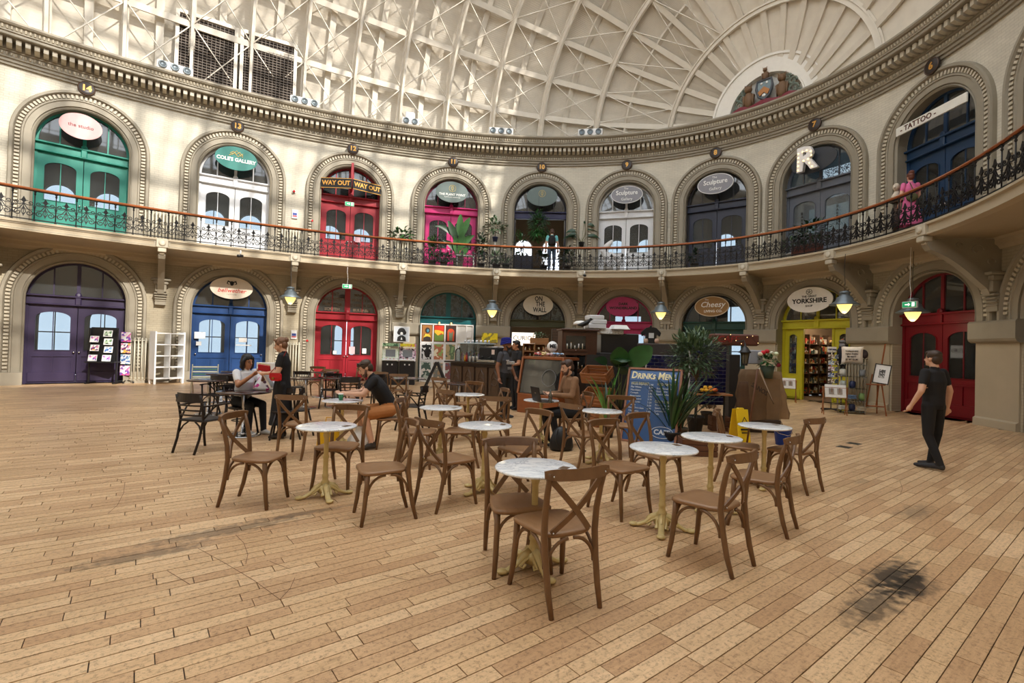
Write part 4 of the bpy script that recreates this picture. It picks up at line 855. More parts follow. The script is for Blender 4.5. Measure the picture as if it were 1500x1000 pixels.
def chair_proto(name, label, wood, seatm, group):
    r = empty(name, (0, 0, 0), 0, label=label, cat='chair', group=group)
    b = MB(); out = []
    for i in range(28):
        a = 2*PI*i/28; x, y = math.cos(a), math.sin(a); e = .45; X = abs(x)**e*math.copysign(1, x); Y = abs(y)**e*math.copysign(1, y); wd = .205+.03*Y; out.append((wd*X, .215*Y+.01))
    n = len(out); lay = [(.93, .435), (1.0, .445), (1.0, .462), (.93, .470), (.6, .464), (.25, .460)]
    b.add([(x*k, y*k+(0), z) for k, z in lay for x, y in out], [(l*n+i, l*n+(i+1) % n, (l+1)*n+(i+1) % n, (l+1)*n+i) for l in range(5) for i in range(n)]+[tuple(range(n-1, -1, -1)), tuple(range(5*n, 6*n))], True)
    b.build('seat', seatm, r)
    for q in (-1, 1):
        b = MB(); b.tube([(q*.185, .165, .45), (q*.188, .175, .30), (q*.196, .19, .14), (q*.208, .212, 0)], [.022, .021, .020, .016], 8); b.build('front_leg', wood, r)
    for q in (-1, 1):
        b = MB(); b.tube([(q*.175, -.285, 0), (q*.180, -.245, .14), (q*.183, -.215, .30), (q*.187, -.195, .46), (q*.190, -.205, .60), (q*.195, -.235, .74), (q*.202, -.275, .865)], [.016, .020, .021, .022, .021, .019, .017], 8); b.build('back_post', wood, r)
    b = MB(); P = [(x, -.262-.055*math.cos(x/.225*PI/2), .852) for x in np.linspace(-.232, .232, 13)]; b.strip(P, (0, .22, 1), [.045, .062]+[.07]*9+[.062, .045], .024); b.build('top_rail', wood, r)
    for q in (-1, 1):
        b = MB(); P = []
        for t in np.linspace(0, 1, 9):
            P.append((q*(.186-.32*t), -.262-.035*math.sin(PI*t)+.065*t+(.008*q), .815-.345*t))
        b.strip(P, (1, 0, -q*.93), .036, .013); b.build('cross_bar', wood, r)
    for (A, B_, nm) in (((-.19, .175), (.19, .175), 0), ((-.18, -.205), (.18, -.205), 0), ((-.183, -.20), (-.187, .17), 0), ((.183, -.20), (.187, .17), 0)):
        b = MB()
        for q in (0, 1):
            P = []
            for t in np.linspace(0, 1, 8):
                a = t*PI/2; u = .035+.40*(1-math.cos(a))*.98 if True else 0; u = .02+.42*(1-math.cos(a)); z = .265+.165*math.sin(a)
                if q: u = 1-u
                P.append((A[0]+(B_[0]-A[0])*u, A[1]+(B_[1]-A[1])*u, z))
            b.tube(P, .012, 6)
        b.build('curved_stretcher', wood, r)
    b = MB()
    for q in (-1, 1):
        b.ball((q*.188, -.292, .845), .007, 6); b.ball((q*.134, -.215, .478), .006, 6)
    b.build('rivet', M_CHROME, r, kind='stuff')
    return r
FEET = {'fl': (-.208, .212), 'fr': (.208, .212), 'rl': (-.175, -.285), 'rr': (.175, -.285)}
def fit(feet):
    L_ = [(FEET[k], TZ(*p)) for k, p in feet.items()]; mx = sum(l[0] for l, _ in L_)/len(L_); my = sum(l[1] for l, _ in L_)/len(L_); wx = sum(p.x for _, p in L_)/len(L_); wy = sum(p.y for _, p in L_)/len(L_)
    c = s = 0
    for l, p in L_:
        a, b_ = l[0]-mx, l[1]-my; u, v = p.x-wx, p.y-wy; c += a*u+b_*v; s += a*v-b_*u
    th = math.atan2(s, c); x = wx-(mx*math.cos(th)-my*math.sin(th)); y = wy-(mx*math.sin(th)+my*math.cos(th)); return (x, y, 0), th
def fit_seat(px, py, hx, hy, z=.46):
    p = TZ(px, py, z); return (p.x, p.y, 0), math.atan2(-hx, hy)
CG1 = 'cross-back wooden cafe chairs'
cr0 = None
def cross(pose, label):
    global cr0
    if cr0 is None: cr0 = chair_proto('cross_back_chair', label, M_OAK, M_OAKS, CG1); cr0.location = pose[0]; cr0.rotation_euler = (0, 0, pose[1]); return cr0
    return dup(cr0, pose[0], pose[1], label)
cross(fit(dict(rl=(796, 900), rr=(875, 883), fl=(754, 861), fr=(827, 845))), 'wooden cross-back chair nearest the camera, its back towards it, at the front marble table')
cross(fit(dict(rr=(323, 744), rl=(360, 726), fr=(382, 747), fl=(415, 727))), 'wooden cross-back chair standing alone leftmost on the open floor, facing right')
cross(fit(dict(fr=(459, 717), fl=(508.6, 721), rr=(488, 703), rl=(533, 704))), 'wooden cross-back chair facing the camera behind the leftmost marble table')
cross(fit(dict(fl=(540, 771), rl=(602, 763), rr=(587, 742), fr=(525.6, 749))), 'wooden cross-back chair facing left just right of the leftmost marble table')
cross(fit(dict(rl=(609, 737), rr=(648.6, 753), fr=(691, 739), fl=(654, 726))), 'wooden cross-back chair with back to camera, left of the marble table behind the front one')
cross(fit(dict(fr=(725, 841), rr=(704, 809), rl=(778, 802))), 'wooden cross-back chair facing the camera across the front marble table')
cross(fit(dict(rl=(903, 735), rr=(862, 744), fr=(906, 762), fl=(949, 752))), 'wooden cross-back chair facing right beside the cracked-vein marble table')
cross(fit(dict(rr=(925, 721), fr=(960, 737), fl=(1001, 724))), 'wooden cross-back chair tucked behind the cracked-vein marble table before the drinks menu')
cross(fit(dict(fr=(880, 670), fl=(916, 674), rr=(892, 656), rl=(932, 657))), 'wooden cross-back chair directly in front of the left edge of the drinks menu board')
cross(fit(dict(rr=(1045, 707), rl=(1069, 700), fr=(1090, 712), fl=(1109, 700))), 'wooden cross-back chair behind the second right-hand marble table, by the wooden crates')
cross(fit(dict(rl=(1187, 729), rr=(1181, 716), fl=(1140, 712))), 'wooden cross-back chair furthest right of all, facing left')
cross(fit(dict(rl=(1142, 788), rr=(1160, 771), fr=(1095, 756), fl=(1074, 771))), 'wooden cross-back chair second from the right, seen from its side')
cross(fit(dict(rl=(1059, 845), rr=(1097, 824), fl=(989, 817), fr=(1026, 801))), 'wooden cross-back chair in the right foreground with back turned, on empty boards')
cross(fit(dict(rr=(849, 694), rl=(815, 683))), 'wooden cross-back chair with its back to camera right behind the front table')
cross(fit_seat(764, 656, -.75, -.66), 'wooden cross-back chair facing left between laptop table and front table')
cross(fit_seat(676, 630, -.98, .12), 'wooden cross-back chair facing left under the far edge of the fourth marble table')
cross(fit(dict(rl=(700, 674), rr=(716, 672), fr=(748, 650), fl=(731, 660))), 'wooden cross-back chair behind the middle marble table with its back at its left')
cross(fit_seat(718, 604, -.93, -.35), 'wooden cross-back chair beside the standing person in the blue turban')
cross(fit_seat(669, 606, .65, .75), 'wooden cross-back chair between the second and third rows, just behind an oval marble top')
cross(fit_seat(653, 579, .5, .85), 'wooden cross-back chair in front of the posters, left of the wooden counter')
cross(fit_seat(684, 590, -.45, -.85), 'wooden cross-back chair close to the carved counter front')
cross(fit_seat(572, 611, -.93, -.30), 'wooden cross-back chair the person in black tee sits on')
cross(fit_seat(613, 631, 1, -.05), 'wooden cross-back chair facing right just behind the chair row, right of the seated person')
cross(fit(dict(rl=(417, 670), rr=(441, 678), fr=(457, 664))), 'wooden cross-back chair between the standing person and the leftmost marble table')
cross(fit_seat(566, 567, .35, .9), 'wooden cross-back chair in front of the arcade machines, left one'); cross(fit_seat(583, 571, -.25, .95), 'wooden cross-back chair in front of the arcade machines, right one')
cross(fit_seat(461, 558, .1, -1), 'wooden cross-back chair by the lower red doors, leftmost'); cross(fit_seat(492, 562, .15, .98), 'wooden cross-back chair by the lower red doors, middle one'); cross(fit_seat(526, 560, -.15, -.98), 'wooden cross-back chair by the lower red doors, behind the seated person')
# marble tables
tb0 = None
def marble_table(px, py, label, rz=0.0):
    global tb0
    p = TZ(px, py, .74)
    if tb0 is not None: return dup(tb0, (p.x, p.y, 0), rz, label)
    r = empty('marble_table', (p.x, p.y, 0), rz, label=label, cat='table', group='round marble bistro tables'); tb0 = r
    b = MB(); b.lathe([(.285, .718), (.298, .722), (.302, .73), (.298, .738), (.285, .741), (.0, .741)], 48); b.build('tabletop', M_MARBLE, r)
    b = MB(); b.bbox((.20, -.05, .7425), (.085, .06, .003), .002, rz=.9); b.build('number_plate', mat('brown_plate', (96, 74, 54), .4), r)
    b = MB(); b.lathe([(.12, .716), (.12, .708), (.035, .70), (.028, .66), (.034, .64), (.028, .62), (.024, .60), (.024, .44), (.028, .43), (.034, .415), (.028, .40), (.026, .39), (.027, .24), (.034, .23), (.034, .21), (.028, .20), (.032, .17), (.046, .15), (.04, .13), (.06, .12), (.075, .10), (.07, .05), (0, .05)], 20); b.build('column', M_CREAM, r)
    for i in range(4):
        m = Matrix.Rotation(i*PI/2+.35, 4, 'Z'); b = MB(); b.tube([(.03, 0, .13), (.08, 0, .105), (.14, 0, .05), (.20, 0, .022), (.255, 0, .018)], [(.03, .03), (.034, .028), (.028, .02), (.030, .016), (.026, .012)], 8, M=m)
        for q in (-1, 1): b.tube([(.04, q*.03, .11), (.09, q*.04, .085), (.13, q*.036, .05), (.11, q*.05, .04), (.09, q*.045, .06)], .011, 5, M=m)
        b.ball((.25, 0, .02), (.042, .040, .020), 10, M=m); b.tube([(.05, 0, .14), (.10, 0, .12), (.13, 0, .085)], .012, 5, M=m); b.build('foot', M_CREAM, r)
    return r
for px, py, l, rz in ((785, 683, 'front marble table, nearest of all, between two facing chairs', .1), (479, 623, 'leftmost marble table with a streaky grey top', .2), (646, 596, 'marble table left of centre, behind the seated row, small brown plate on it', 0), (710.5, 622, 'marble table in the middle, just behind the front table', .5),
                      (972, 655, 'marble table with one dark cracked vein, right of centre', .9), (1042, 639, 'marble table with cloudy grey veins near the crates', .4), (1120, 623, 'rightmost marble table, by the blue bucket', .7), (881, 601, 'marble table in front of the drinks menu, right of the person with the laptop', .3),
                      (793, 585.5, 'marble table with the black laptop on it', .6), (686, 577, 'far marble table before the carved wooden counter', 0), (502, 586, 'small marble table with green cup, before the person in black', .2)): marble_table(px, py, l, rz)
# dark tables and chairs
def dark_table(px, py, r_, label, square=False):
    p = TZ(px, py, .745); g = empty('dark_round_table' if not square else 'dark_square_table', (p.x, p.y, 0), 0, label=label, cat='table', group='dark wood cafe tables')
    b = MB()
    if square: b.bbox((0, 0, .735), (r_*2, r_*1.8, .025), .006, rz=.3)
    else: b.lathe([(r_-.02, .718), (r_, .724), (r_, .742), (r_-.01, .748), (0, .748)], 48)
    b.build('tabletop', M_DKT, g); b = MB(); b.lathe([(.10, .72), (.10, .71), (.04, .70), (.04, .06), (.075, .055), (.08, .02), (0, .02)], 18); b.build('column', M_CHROME, g)
    b = MB(); b.lathe([(.27, 0), (.27, .012), (.25, .02), (.08, .035), (0, .035)], 32); b.build('base_plate', M_CHROME, g); return g
dark_table(358, 573, .42, 'dark round table on a steel column, before the person in the white shirt'); dark_table(307, 556, .42, 'dark round table at the far left, behind the dark armchair'); dark_table(325, 547, .36, 'small dark round table before the blue doors, partly hidden'); dark_table(344, 543.5, .34, 'dark table top right against the blue doors')
dark_table(448, 553, .42, 'dark round table between the standing person and red doors'); dark_table(494, 552.5, .46, 'long-looking dark round table before the red doors, glint on its top'); dark_table(597, 553.5, .44, 'dark square table with bright reflection near the arcade machines', True); dark_table(672, 561, .44, 'dark round table before the posters and counter')
dark_table(472, 544.5, .34, 'farthest small table with a white glare, against the red doors')
def slat_chair(label):
    r = empty('dark_armchair', label=label, cat='chair', group='dark slatted armchairs'); b = MB(); b.bbox((0, .0, .45), (.46, .44, .03), .014); b.build('seat', M_DKW, r)
    for q in (-1, 1): b = MB(); b.tube([(q*.20, .19, .66), (q*.195, .18, .45), (q*.20, .20, .15), (q*.21, .23, 0)], .018, 8); b.build('front_leg', M_DKW, r)
    for q in (-1, 1): b = MB(); b.tube([(q*.19, -.32, 0), (q*.195, -.25, .2), (q*.20, -.20, .46), (q*.205, -.22, .62), (q*.21, -.27, .82)], .018, 8); b.build('back_post', M_DKW, r)
    for z, w_ in ((.53, .022), (.60, .022), (.67, .022)): b = MB(); b.strip([(x, -.205-.16*(z-.46)-.04*math.cos(x/.2*PI/2), z) for x in np.linspace(-.2, .2, 9)], (0, 0, 1), w_, .012); b.build('back_slat', M_DKW, r)
    b = MB(); b.strip([(x, -.258-.05*math.cos(x/.2*PI/2), .78) for x in np.linspace(-.225, .225, 11)], (0, .15, 1), .13, .018); b.build('top_rail', M_DKW, r)
    for q in (-1, 1):
        b = MB(); b.strip([(q*.21, -.22, .66), (q*.25, -.1, .665), (q*.25, .1, .67), (q*.21, .22, .66)], (1, 0, 0), .045, .02); b.tube([(q*.2, -.2, .47), (q*.24, -.08, .62), (q*.245, -.02, .66)], .012, 6); b.build('armrest', M_DKW, r)
        b = MB(); b.tube([(q*.2, .19, .28), (q*.14, .185, .38), (q*.06, .18, .435)], .012, 6); b.tube([(q*.2, -.22, .28), (q*.14, -.205, .38), (q*.06, -.2, .435)], .012, 6); b.build('curved_stretcher', M_DKW, r)
    return r
a0_ = slat_chair('dark slatted armchair at the far left, nearest the open floor'); pp, th = fit(dict(rl=(256, 662), rr=(289, 666.5), fr=(328.5, 656), fl=(300.5, 653))); a0_.location = pp; a0_.rotation_euler = (0, 0, th)
pp, th = fit_seat(602, 593, -1, .1); dup(a0_, pp, th, 'dark slatted armchair facing left, right of the seated person')
pp, th = fit_seat(512, 575, -.3, .9); dup(a0_, pp, th, 'dark slatted armchair behind the seated person by the red doors'); pp, th = fit_seat(318, 577, -.2, -1); dup(a0_, pp, th, 'dark slatted armchair tucked between the two left dark tables')
def spindle_chair(label):
    r = empty('dark_spindle_chair', label=label, cat='chair', group='dark spindle-back chairs'); b = MB(); b.lathe([(.19, .435), (.21, .445), (.21, .46), (.19, .468), (0, .462)], 28); b.build('seat', M_DKW, r)
    for q in (-1, 1): b = MB(); b.tube([(q*.14, .12, .44), (q*.17, .17, .2), (q*.19, .2, 0)], .017, 8); b.build('front_leg', M_DKW, r)
    for q in (-1, 1): b = MB(); b.tube([(q*.18, -.26, 0), (q*.16, -.2, .2), (q*.155, -.17, .45), (q*.17, -.2, .65), (q*.20, -.25, .84)], .016, 8); b.build('back_post', M_DKW, r)
    b = MB(); b.strip([(x, -.235-.05*math.cos(x/.2*PI/2), .80) for x in np.linspace(-.22, .22, 11)], (0, .15, 1), .09, .018); b.build('top_rail', M_DKW, r)
    for i in range(5): x = (i-2)*.03; b = MB(); b.tube([(x, -.175, .46), (x*1.8, -.21, .6), (x*2.3, -.27, .78)], .008, 6); b.build('spindle', M_DKW, r)
    b = MB(); b.tube([(.145*math.cos(a), .145*math.sin(a), .24) for a in np.linspace(0, 2*PI, 16, endpoint=False)], .010, 6, closed=True); b.build('ring_stretcher', M_DKW, r); return r
c0 = spindle_chair('dark spindle-back chair right of the standing person, nearest one'); pp, th = fit_seat(435, 599, .45, .9); c0.location = pp; c0.rotation_euler = (0, 0, th)
for (px, py, hx, hy, l) in ((483, 570, .05, -1, 'dark spindle-back chair behind the round tables, fanned spindles facing us'), (418, 601, -.9, -.3, 'dark spindle-back chair hidden behind the black skirt'), (437, 566, .1, -1, 'dark spindle-back chair before the radiator, top rail only showing'),
                            (333, 575, .2, .95, 'dark bentwood chair at the left tables with fan back'), (354, 596, .82, -.5, 'dark spindle-back chair the person in the white shirt sits on'), (545, 569, -.8, .4, 'dark spindle-back chair behind the head of the person in black')):
    pp, th = fit_seat(px, py, hx, hy); dup(c0, pp, th, l)
p = TZ(300, 556, .4); g = empty('folding_deck_seat', (p.x, p.y, 0), .5, label='green and cream slatted folding seat before the blue doors', cat='chair')
for i in range(5): b = MB(); b.bbox((0, -.12+.05*i, .50+.07*i), (.62, .014, .05), .005, rx=-.5); b.build('slat', paint((60, 110, 84)) if i % 2 else paint((206, 200, 172)), g)
for q in (-1, 1): b = MB(); b.tube([(q*.33, -.2, 0), (q*.33, .12, .86)], .016, 6); b.tube([(q*.30, .2, 0), (q*.30, -.2, .46)], .016, 6); b.build('leg', paint((190, 184, 160)), g)
b = MB(); b.bbox((0, -.08, .45), (.6, .34, .02), .005); b.build('seat', paint((206, 200, 172)), g)
ORD = ('first', 'second', 'third', 'fourth', 'fifth', 'sixth', 'seventh', 'eighth', 'ninth', 'tenth', 'eleventh', 'twelfth')
# ------------------------------------------------------------------ plants
def leafm(name, c): return mat('leaf_'+name, c, .38, var=.35, scale=7)
LG = leafm('mid_green', (50, 94, 46)); LD = leafm('dark_green', (30, 62, 36)); LO = leafm('olive_green', (88, 112, 82)); LB = leafm('bright_green', (88, 150, 62)); LF = leafm('fern_green', (44, 96, 40))
M_SOIL = plain((50, 36, 26)); M_STEM = plain((88, 92, 52)); M_BARK = mat('bark', (96, 76, 54), .8, var=.3)
def leaf(mb, base, d, L_, w_, droop=.4, n=6, fold=.15, nrm=None):
    d = Vector(d).normalized(); side = d.cross(Vector((0, 0, 1)) if nrm is None else Vector(nrm))
    if side.length < 1e-3: side = Vector((1, 0, 0))
    side.normalize(); p = Vector(base); vs = []; cur = d.copy()
    for i in range(n+1):
        t = i/n; ww = w_*math.sin(PI*min(1, (t*.92+.04)))**.75*(1-.15*t); up = side.cross(cur).normalized()
        vs += [p-side*ww/2+up*fold*ww, p.copy(), p+side*ww/2+up*fold*ww]
        cur = (cur+Vector((0, 0, -droop/n*(1+t)))).normalized(); p = p+cur*(L_/n)
    fs = []
    for i in range(n): a = 3*i; fs += [(a, a+1, a+4, a+3), (a+1, a+2, a+5, a+4)]
    mb.add(vs, fs, True)
def pot(g, r, h, col, name='pot'):
    b = MB(); b.lathe([(r*.72, 0), (r*.98, h*.85), (r*1.05, h*.86), (r*1.05, h), (r*.92, h), (r*.9, h*.9), (0, h*.9)], 20); b.build(name, paint(col), g); return h*.9
def bush(g, c, r, n, L_, w_, m, seed=0, name='foliage', droop=.5, up=.2):
    rn = random.Random(seed); b = MB(); r = r if isinstance(r, tuple) else (r, r, r)
    for i in range(n):
        a, e = rn.uniform(0, 2*PI), math.asin(rn.uniform(-.8, 1)); k = rn.uniform(.35, 1)
        d = Vector((math.cos(a)*math.cos(e), math.sin(a)*math.cos(e), math.sin(e))); p = Vector((c[0]+d.x*r[0]*k, c[1]+d.y*r[1]*k, c[2]+d.z*r[2]*k))
        dd = (d+Vector((rn.uniform(-.6, .6), rn.uniform(-.6, .6), rn.uniform(-.4, .4)+up))); leaf(b, p, dd, L_*rn.uniform(.7, 1.2), w_*rn.uniform(.8, 1.2), droop, 3)
    b.build(name, m, g, kind='stuff')
def plant(name, loc, label, kind, h, w_, m, potc=(60, 56, 54), pr=.16, ph=.26, seed=1, n=60):
    g = empty(name, loc, 0, label=label, cat='plant'); z = pot(g, pr, ph, potc); rn = random.Random(seed)
    b = MB(); b.lathe([(pr*.88, z-.02), (0, z)], 14, cap=False); b.build('soil', M_SOIL, g)
    if kind == 'bush':
        b = MB(); b.tube([(0, 0, z), (.02, 0, h*.6)], .014, 6); b.build('stem', M_BARK, g); bush(g, (0, 0, z+(h-z)*.52), (w_/2, w_/2, (h-z)*.48), int(n*1.5), .17, .085, m, seed)
    elif kind == 'sword':
        for i in range(n): a = rn.uniform(0, 2*PI); b = MB(); leaf(b, (.03*math.cos(a), .03*math.sin(a), z), (math.cos(a)*rn.uniform(.1, w_), math.sin(a)*rn.uniform(.1, w_), 1), (h-z)*rn.uniform(.65, 1.1), .06, .5, 7, .25); b.build('leaf', m, g)
    elif kind == 'big':
        for i in range(n):
            a = 2*PI*i/n+rn.uniform(-.4, .4); t = rn.uniform(.55, 1); tip = Vector((math.cos(a)*w_*.22*t, math.sin(a)*w_*.22*t, z+(h-z)*.72*t)); b = MB(); b.tube([(0, 0, z), (tip.x*.3, tip.y*.3, (z+tip.z)/2), tip], [.014, .011, .008], 5); b.build('stalk', M_STEM, g)
            b = MB(); leaf(b, tip, (math.cos(a)*.6, math.sin(a)*.6, .9), (h-z)*.36, w_*.26, .9, 8, .12); b.build('leaf', m, g)
    elif kind == 'trail':
        bush(g, (0, 0, z), (w_*.5, w_*.35, h*.45), int(n*1.5), .21, .15, m, seed, droop=1.0, up=.5)
    return g
def at_gal(px, d=1.0): return W(s_at(px, 340, d), d, FLOOR2)
q = at_gal(591, .2); plant('trailing_plant', (q.x, q.y, FLOOR2+1.30), 'broad-leaved trailing plant standing on the gallery radiator left of the pink doors', 'trail', .55, 1.15, LG, (90, 88, 84), .12, .2, 3, 46)
def bird_of_paradise():
    q = at_gal(672, 1.1); g = empty('bird_of_paradise_plant', q, 0, label='tall bird of paradise plant with paddle leaves in front of the pink doors', cat='plant'); z = pot(g, .24, .45, (150, 146, 140)); u = Vector((math.cos(Wrot(BS[11])), math.sin(Wrot(BS[11])), 0))
    for dx, zt, L_, w_, dr in ((-.75, 1.75, 1.0, .26, 1.0), (-.35, 1.55, .9, .30, .3), (.05, 1.75, .95, .30, .1), (.30, 1.7, .95, .30, .5), (.42, 1.25, .8, .3, .9), (-.5, 1.1, .7, .26, .9), (.15, 1.15, .8, .34, .3), (-.12, .95, .8, .3, .4), (.35, .8, .6, .26, .8)):
        p = Vector((0, 0, z))+u*dx*.35+Vector((0, 0, (zt-.75))); b = MB(); b.tube([(0, 0, z-.05), p], .018, 6); b.build('stalk', M_STEM, g); b = MB(); leaf(b, p, u*dx+Vector((0, -.1, 1.1)), L_, w_*1.1, dr, 8, .12, nrm=(u.y, -u.x, .35)); b.build('leaf', LD if dx < -.3 else LG, g)
bird_of_paradise()
for px, d, k, h, w_, m, l, pc, n, sd_ in ((634, 1.2, 'bush', 1.25, .8, LG, 'bushy green plant at the gallery rail left of the bird of paradise', (60, 60, 58), 130, 1), (651, 1.3, 'bush', .55, .7, LD, 'low dark bushy plant at the foot of the pink doors', (60, 50, 46), 90, 2), (705, 1.15, 'bush', 1.65, .6, LD, 'dark-leaved rubber plant right of the pink doors', (40, 40, 44), 130, 3),
                                     (727, 1.2, 'bush', .85, .6, LO, 'grey-green plant behind the rail between pink and open arches', (70, 70, 80), 80, 5), (742, 1.3, 'sword', .8, .9, LO, 'spiky sword-leaved plant at the rail left of the open arch', (60, 70, 76), 12, 6), (762, .9, 'bush', 1.9, .5, LG, 'tall thin plant at the left jamb of the open arch', (50, 50, 60), 70, 7),
                                     (797, 1.2, 'big', 1.0, 1.0, LD, 'low broad-leaved plant in front of the open upper arch', (40, 44, 50), 9, 8), (832, 1.2, 'bush', 1.15, .6, LD, 'bushy dark plant right of the open upper arch', (60, 54, 50), 110, 9), (1018, .9, 'bush', .8, .5, LD, 'small round plant at the left of the slate doors', (50, 50, 54), 60, 10),
                                     (1188, 1.1, 'bush', 1.3, 1.2, LD, 'dark bushy plant in a red-brown box before the grey doors', (110, 60, 56), 150, 11), (1160, .9, 'bush', .9, .6, LO, 'pale small plant left of the boxed plant before the grey doors', (190, 190, 190), 60, 12)):
    plant('potted_plant', at_gal(px, d), l, k, h, w_, m, pc, .17, .28, sd_, n)
q = at_gal(727, .3); plant('hanging_plant', (q.x, q.y, FLOOR2+1.45), 'leafy plant raised on a tall stand between the pink and open arches', 'bush', 1.1, 1.0, LO, (40, 50, 90), .13, .2, 13, 120)
b = MB(); b.tube([(q.x, q.y, FLOOR2), (q.x, q.y, FLOOR2+1.45)], .03, 6); b.lathe([(.2, 0), (.2, .03), (0, .03)], 14, Matrix.Translation((q.x, q.y, FLOOR2))); tag(b.build('plant_stand', M_WHITE), 'white plant stand under the leafy plant on the gallery', 'stand')
q = W(BS[10]-.1, .55, FLOOR2+2.35); g = empty('hanging_fern', q, 0, label='large feathery green fern hanging in the open upper arch', cat='plant'); bush(g, (0, 0, -.25), (.45, .45, .78), 700, .2, .05, LF, 20, droop=.9)
b = MB(); b.lathe([(.12, -.1), (.18, .1), (.18, .14), (0, .14)], 14); b.build('pot', plain((60, 50, 44)), g); b = MB(); b.tube([(0, 0, .1), (0, 0, 1.15)], .008, 4); b.build('cord', M_BLACK, g)
b = MB(); b.bbox((0, 0, .33), (.8, .5, .66), .02); g = b.build('draped_table', paint((44, 46, 66))); p = at_gal(768, 1.15); g.location = p; g.rotation_euler.z = Wrot(BS[10]); tag(g, 'navy draped display table behind the rail in the open upper arch', 'table')
q = at_gal(682, 1.35); g = empty('white_side_table', q, Wrot(BS[11]), label='small white side table behind the rail below the bird of paradise', cat='table'); b = MB(); b.bbox((0, 0, .52), (.8, .35, .04), .01); b.build('tabletop', M_WHITE, g)
for x in (-.36, .36): b = MB(); b.box(x-.02, x+.02, -.14, .14, 0, .5); b.build('leg', M_WHITE, g)
q = at_gal(853, .2); g = empty('peace_lily_plant', (q.x, q.y, FLOOR2+1.33), 0, label='dark broad-leaved plant in a black pot on the gallery radiator', cat='plant'); z = pot(g, .12, .2, (26, 26, 28))
for a, L_, dz in ((PI, .45, .5), (PI*.85, .6, .25), (.3, .5, .6), (0, .55, .3), (1.2, .4, .9), (PI*1.1, .35, .35), (-.2, .3, .8)):
    tip = Vector((math.cos(a)*.28, math.sin(a)*.1, z+dz)); b = MB(); b.tube([(0, 0, z), tip], .008, 5); b.build('stalk', M_STEM, g); b = MB(); leaf(b, tip, (math.cos(a), math.sin(a)*.3, .5), L_*1.2, .24, 1.1, 6, .1, nrm=(0, -1, .5)); b.build('leaf', LD, g)
# white sculptures and small gallery pieces
def sculpture(loc, rz, label):
    g = empty('white_sculpture', loc, rz, label=label, cat='sculpture'); b = MB()
    b.tube([(.05, 0, 0), (.08, 0, .35), (.0, 0, .7), (-.08, 0, .95), (-.02, 0, 1.15), (.12, 0, 1.30), (.2, 0, 1.42)], [(.28, .22), (.26, .2), (.2, .18), (.14, .13), (.16, .14), (.12, .10), (.03, .03)], 12); b.tube([(-.1, 0, 1.1), (-.22, 0, .95), (-.16, 0, .8)], [.1, .09, .03], 10)
    b.tube([(.1, 0, .8), (.32, -.05, .72), (.5, -.08, .45), (.52, -.1, 0)], [.12, .11, .08, .06], 10); b.build('figure', mat('matt_white_plaster', (226, 226, 228), .6, var=.04), g); return g
sculpture(at_gal(889, 1.0), Wrot(BS[9]), 'large white abstract animal sculpture outside the white sculpture doors')
q = at_gal(1313, 1.35); g = empty('figure_statuette', q, Wrot(BS[7]), label='pale stone bust on a post beside the pink dressed person', cat='sculpture'); b = MB(); b.tube([(0, 0, 0), (0, 0, .95)], .06, 8); b.bbox((0, 0, .98), (.26, .22, .06), .01); b.build('post', plain((80, 66, 54)), g)
b = MB(); b.tube([(0, 0, 1.0), (0, 0, 1.12), (0, 0, 1.22), (0, 0, 1.27)], [(.17, .1), (.18, .1), (.07, .07), (.05, .05)], 12); b.ball((0, -.01, 1.38), (.085, .1, .115), 12); b.ball((0, -.11, 1.36), (.02, .03, .03), 6); b.build('bust', mat('pale_stone', (200, 190, 172), .7), g)
b = MB(); b.bbox((0, 0, .20), (.9, .34, .36), .02); o = b.build('planter_box', mat('red_brown_box', (108, 58, 50), .6)); p = at_gal(1183, 1.3); o.location = p; o.rotation_euler.z = Wrot(BS[7]); tag(o, 'red-brown rectangular planter box at the rail before the grey doors', 'planter')
# ------------------------------------------------------------------ far left displays
M_PRINT = [patchwork('print_%d' % i, cs, 14, .6) for i, cs in enumerate((((232, 130, 190), (250, 220, 235), (140, 90, 190), (255, 255, 255), (235, 90, 150)), ((150, 190, 220), (240, 240, 250), (80, 120, 190), (230, 230, 235)), ((90, 130, 90), (230, 235, 225), (180, 200, 170), (40, 60, 40)), ((240, 160, 190), (250, 250, 250), (120, 60, 120), (250, 200, 90))))]
p = TZ(155, 562); g = empty('black_print_stand', (p.x-.1, p.y, 0), .25, label='tall black stand stepped with colourful mounted prints at the far left', cat='stand'); b = MB()
for x in (-.42, .38): b.bbox((x, 0, .95), (.05, .05, 1.9), .01); b.bbox((x, .1, .03), (.06, .6, .05), .01)
b.bbox((-.02, .06, 1.35), (.80, .02, 1.15), .005); b.build('frame', M_BLACK, g); b = MB(); b.bbox((-.02, 0, .74), (.86, .5, .04), .01); b.build('shelf', M_BLACK, g)
for j, (x, z, mi) in enumerate(((.14, 1.72, 2), (.14, 1.44, 2), (.14, 1.17, 1), (.12, .88, 0), (-.26, 1.52, 0), (-.26, 1.22, 3), (-.28, .88, 0))):
    t = empty('mounted_print', g.matrix_basis @ Vector((x, -.10+.03*(j % 3), z)), .25, label=('grey-green print topmost on the black stand', 'small green print second from the top on the black stand', 'blue print third down on the black stand', 'pink print lowest right on the black stand', 'pink print at the upper left edge of the black stand', 'orange-pink print at the left edge of the black stand, middle', 'pink print at the lower left edge of the black stand')[j], cat='print', group='prints on the black stand'); t.rotation_euler = (-.25, 0, .3)
    b = MB(); b.cbox((0, 0, 0), (.25, .012, .22)); b.build('mount', M_WHITE, t); b = MB(); b.cbox((0, -.008, 0), (.2, .004, .17)); b.build('picture', M_PRINT[mi], t)
g.rotation_euler = (0, 0, .25)
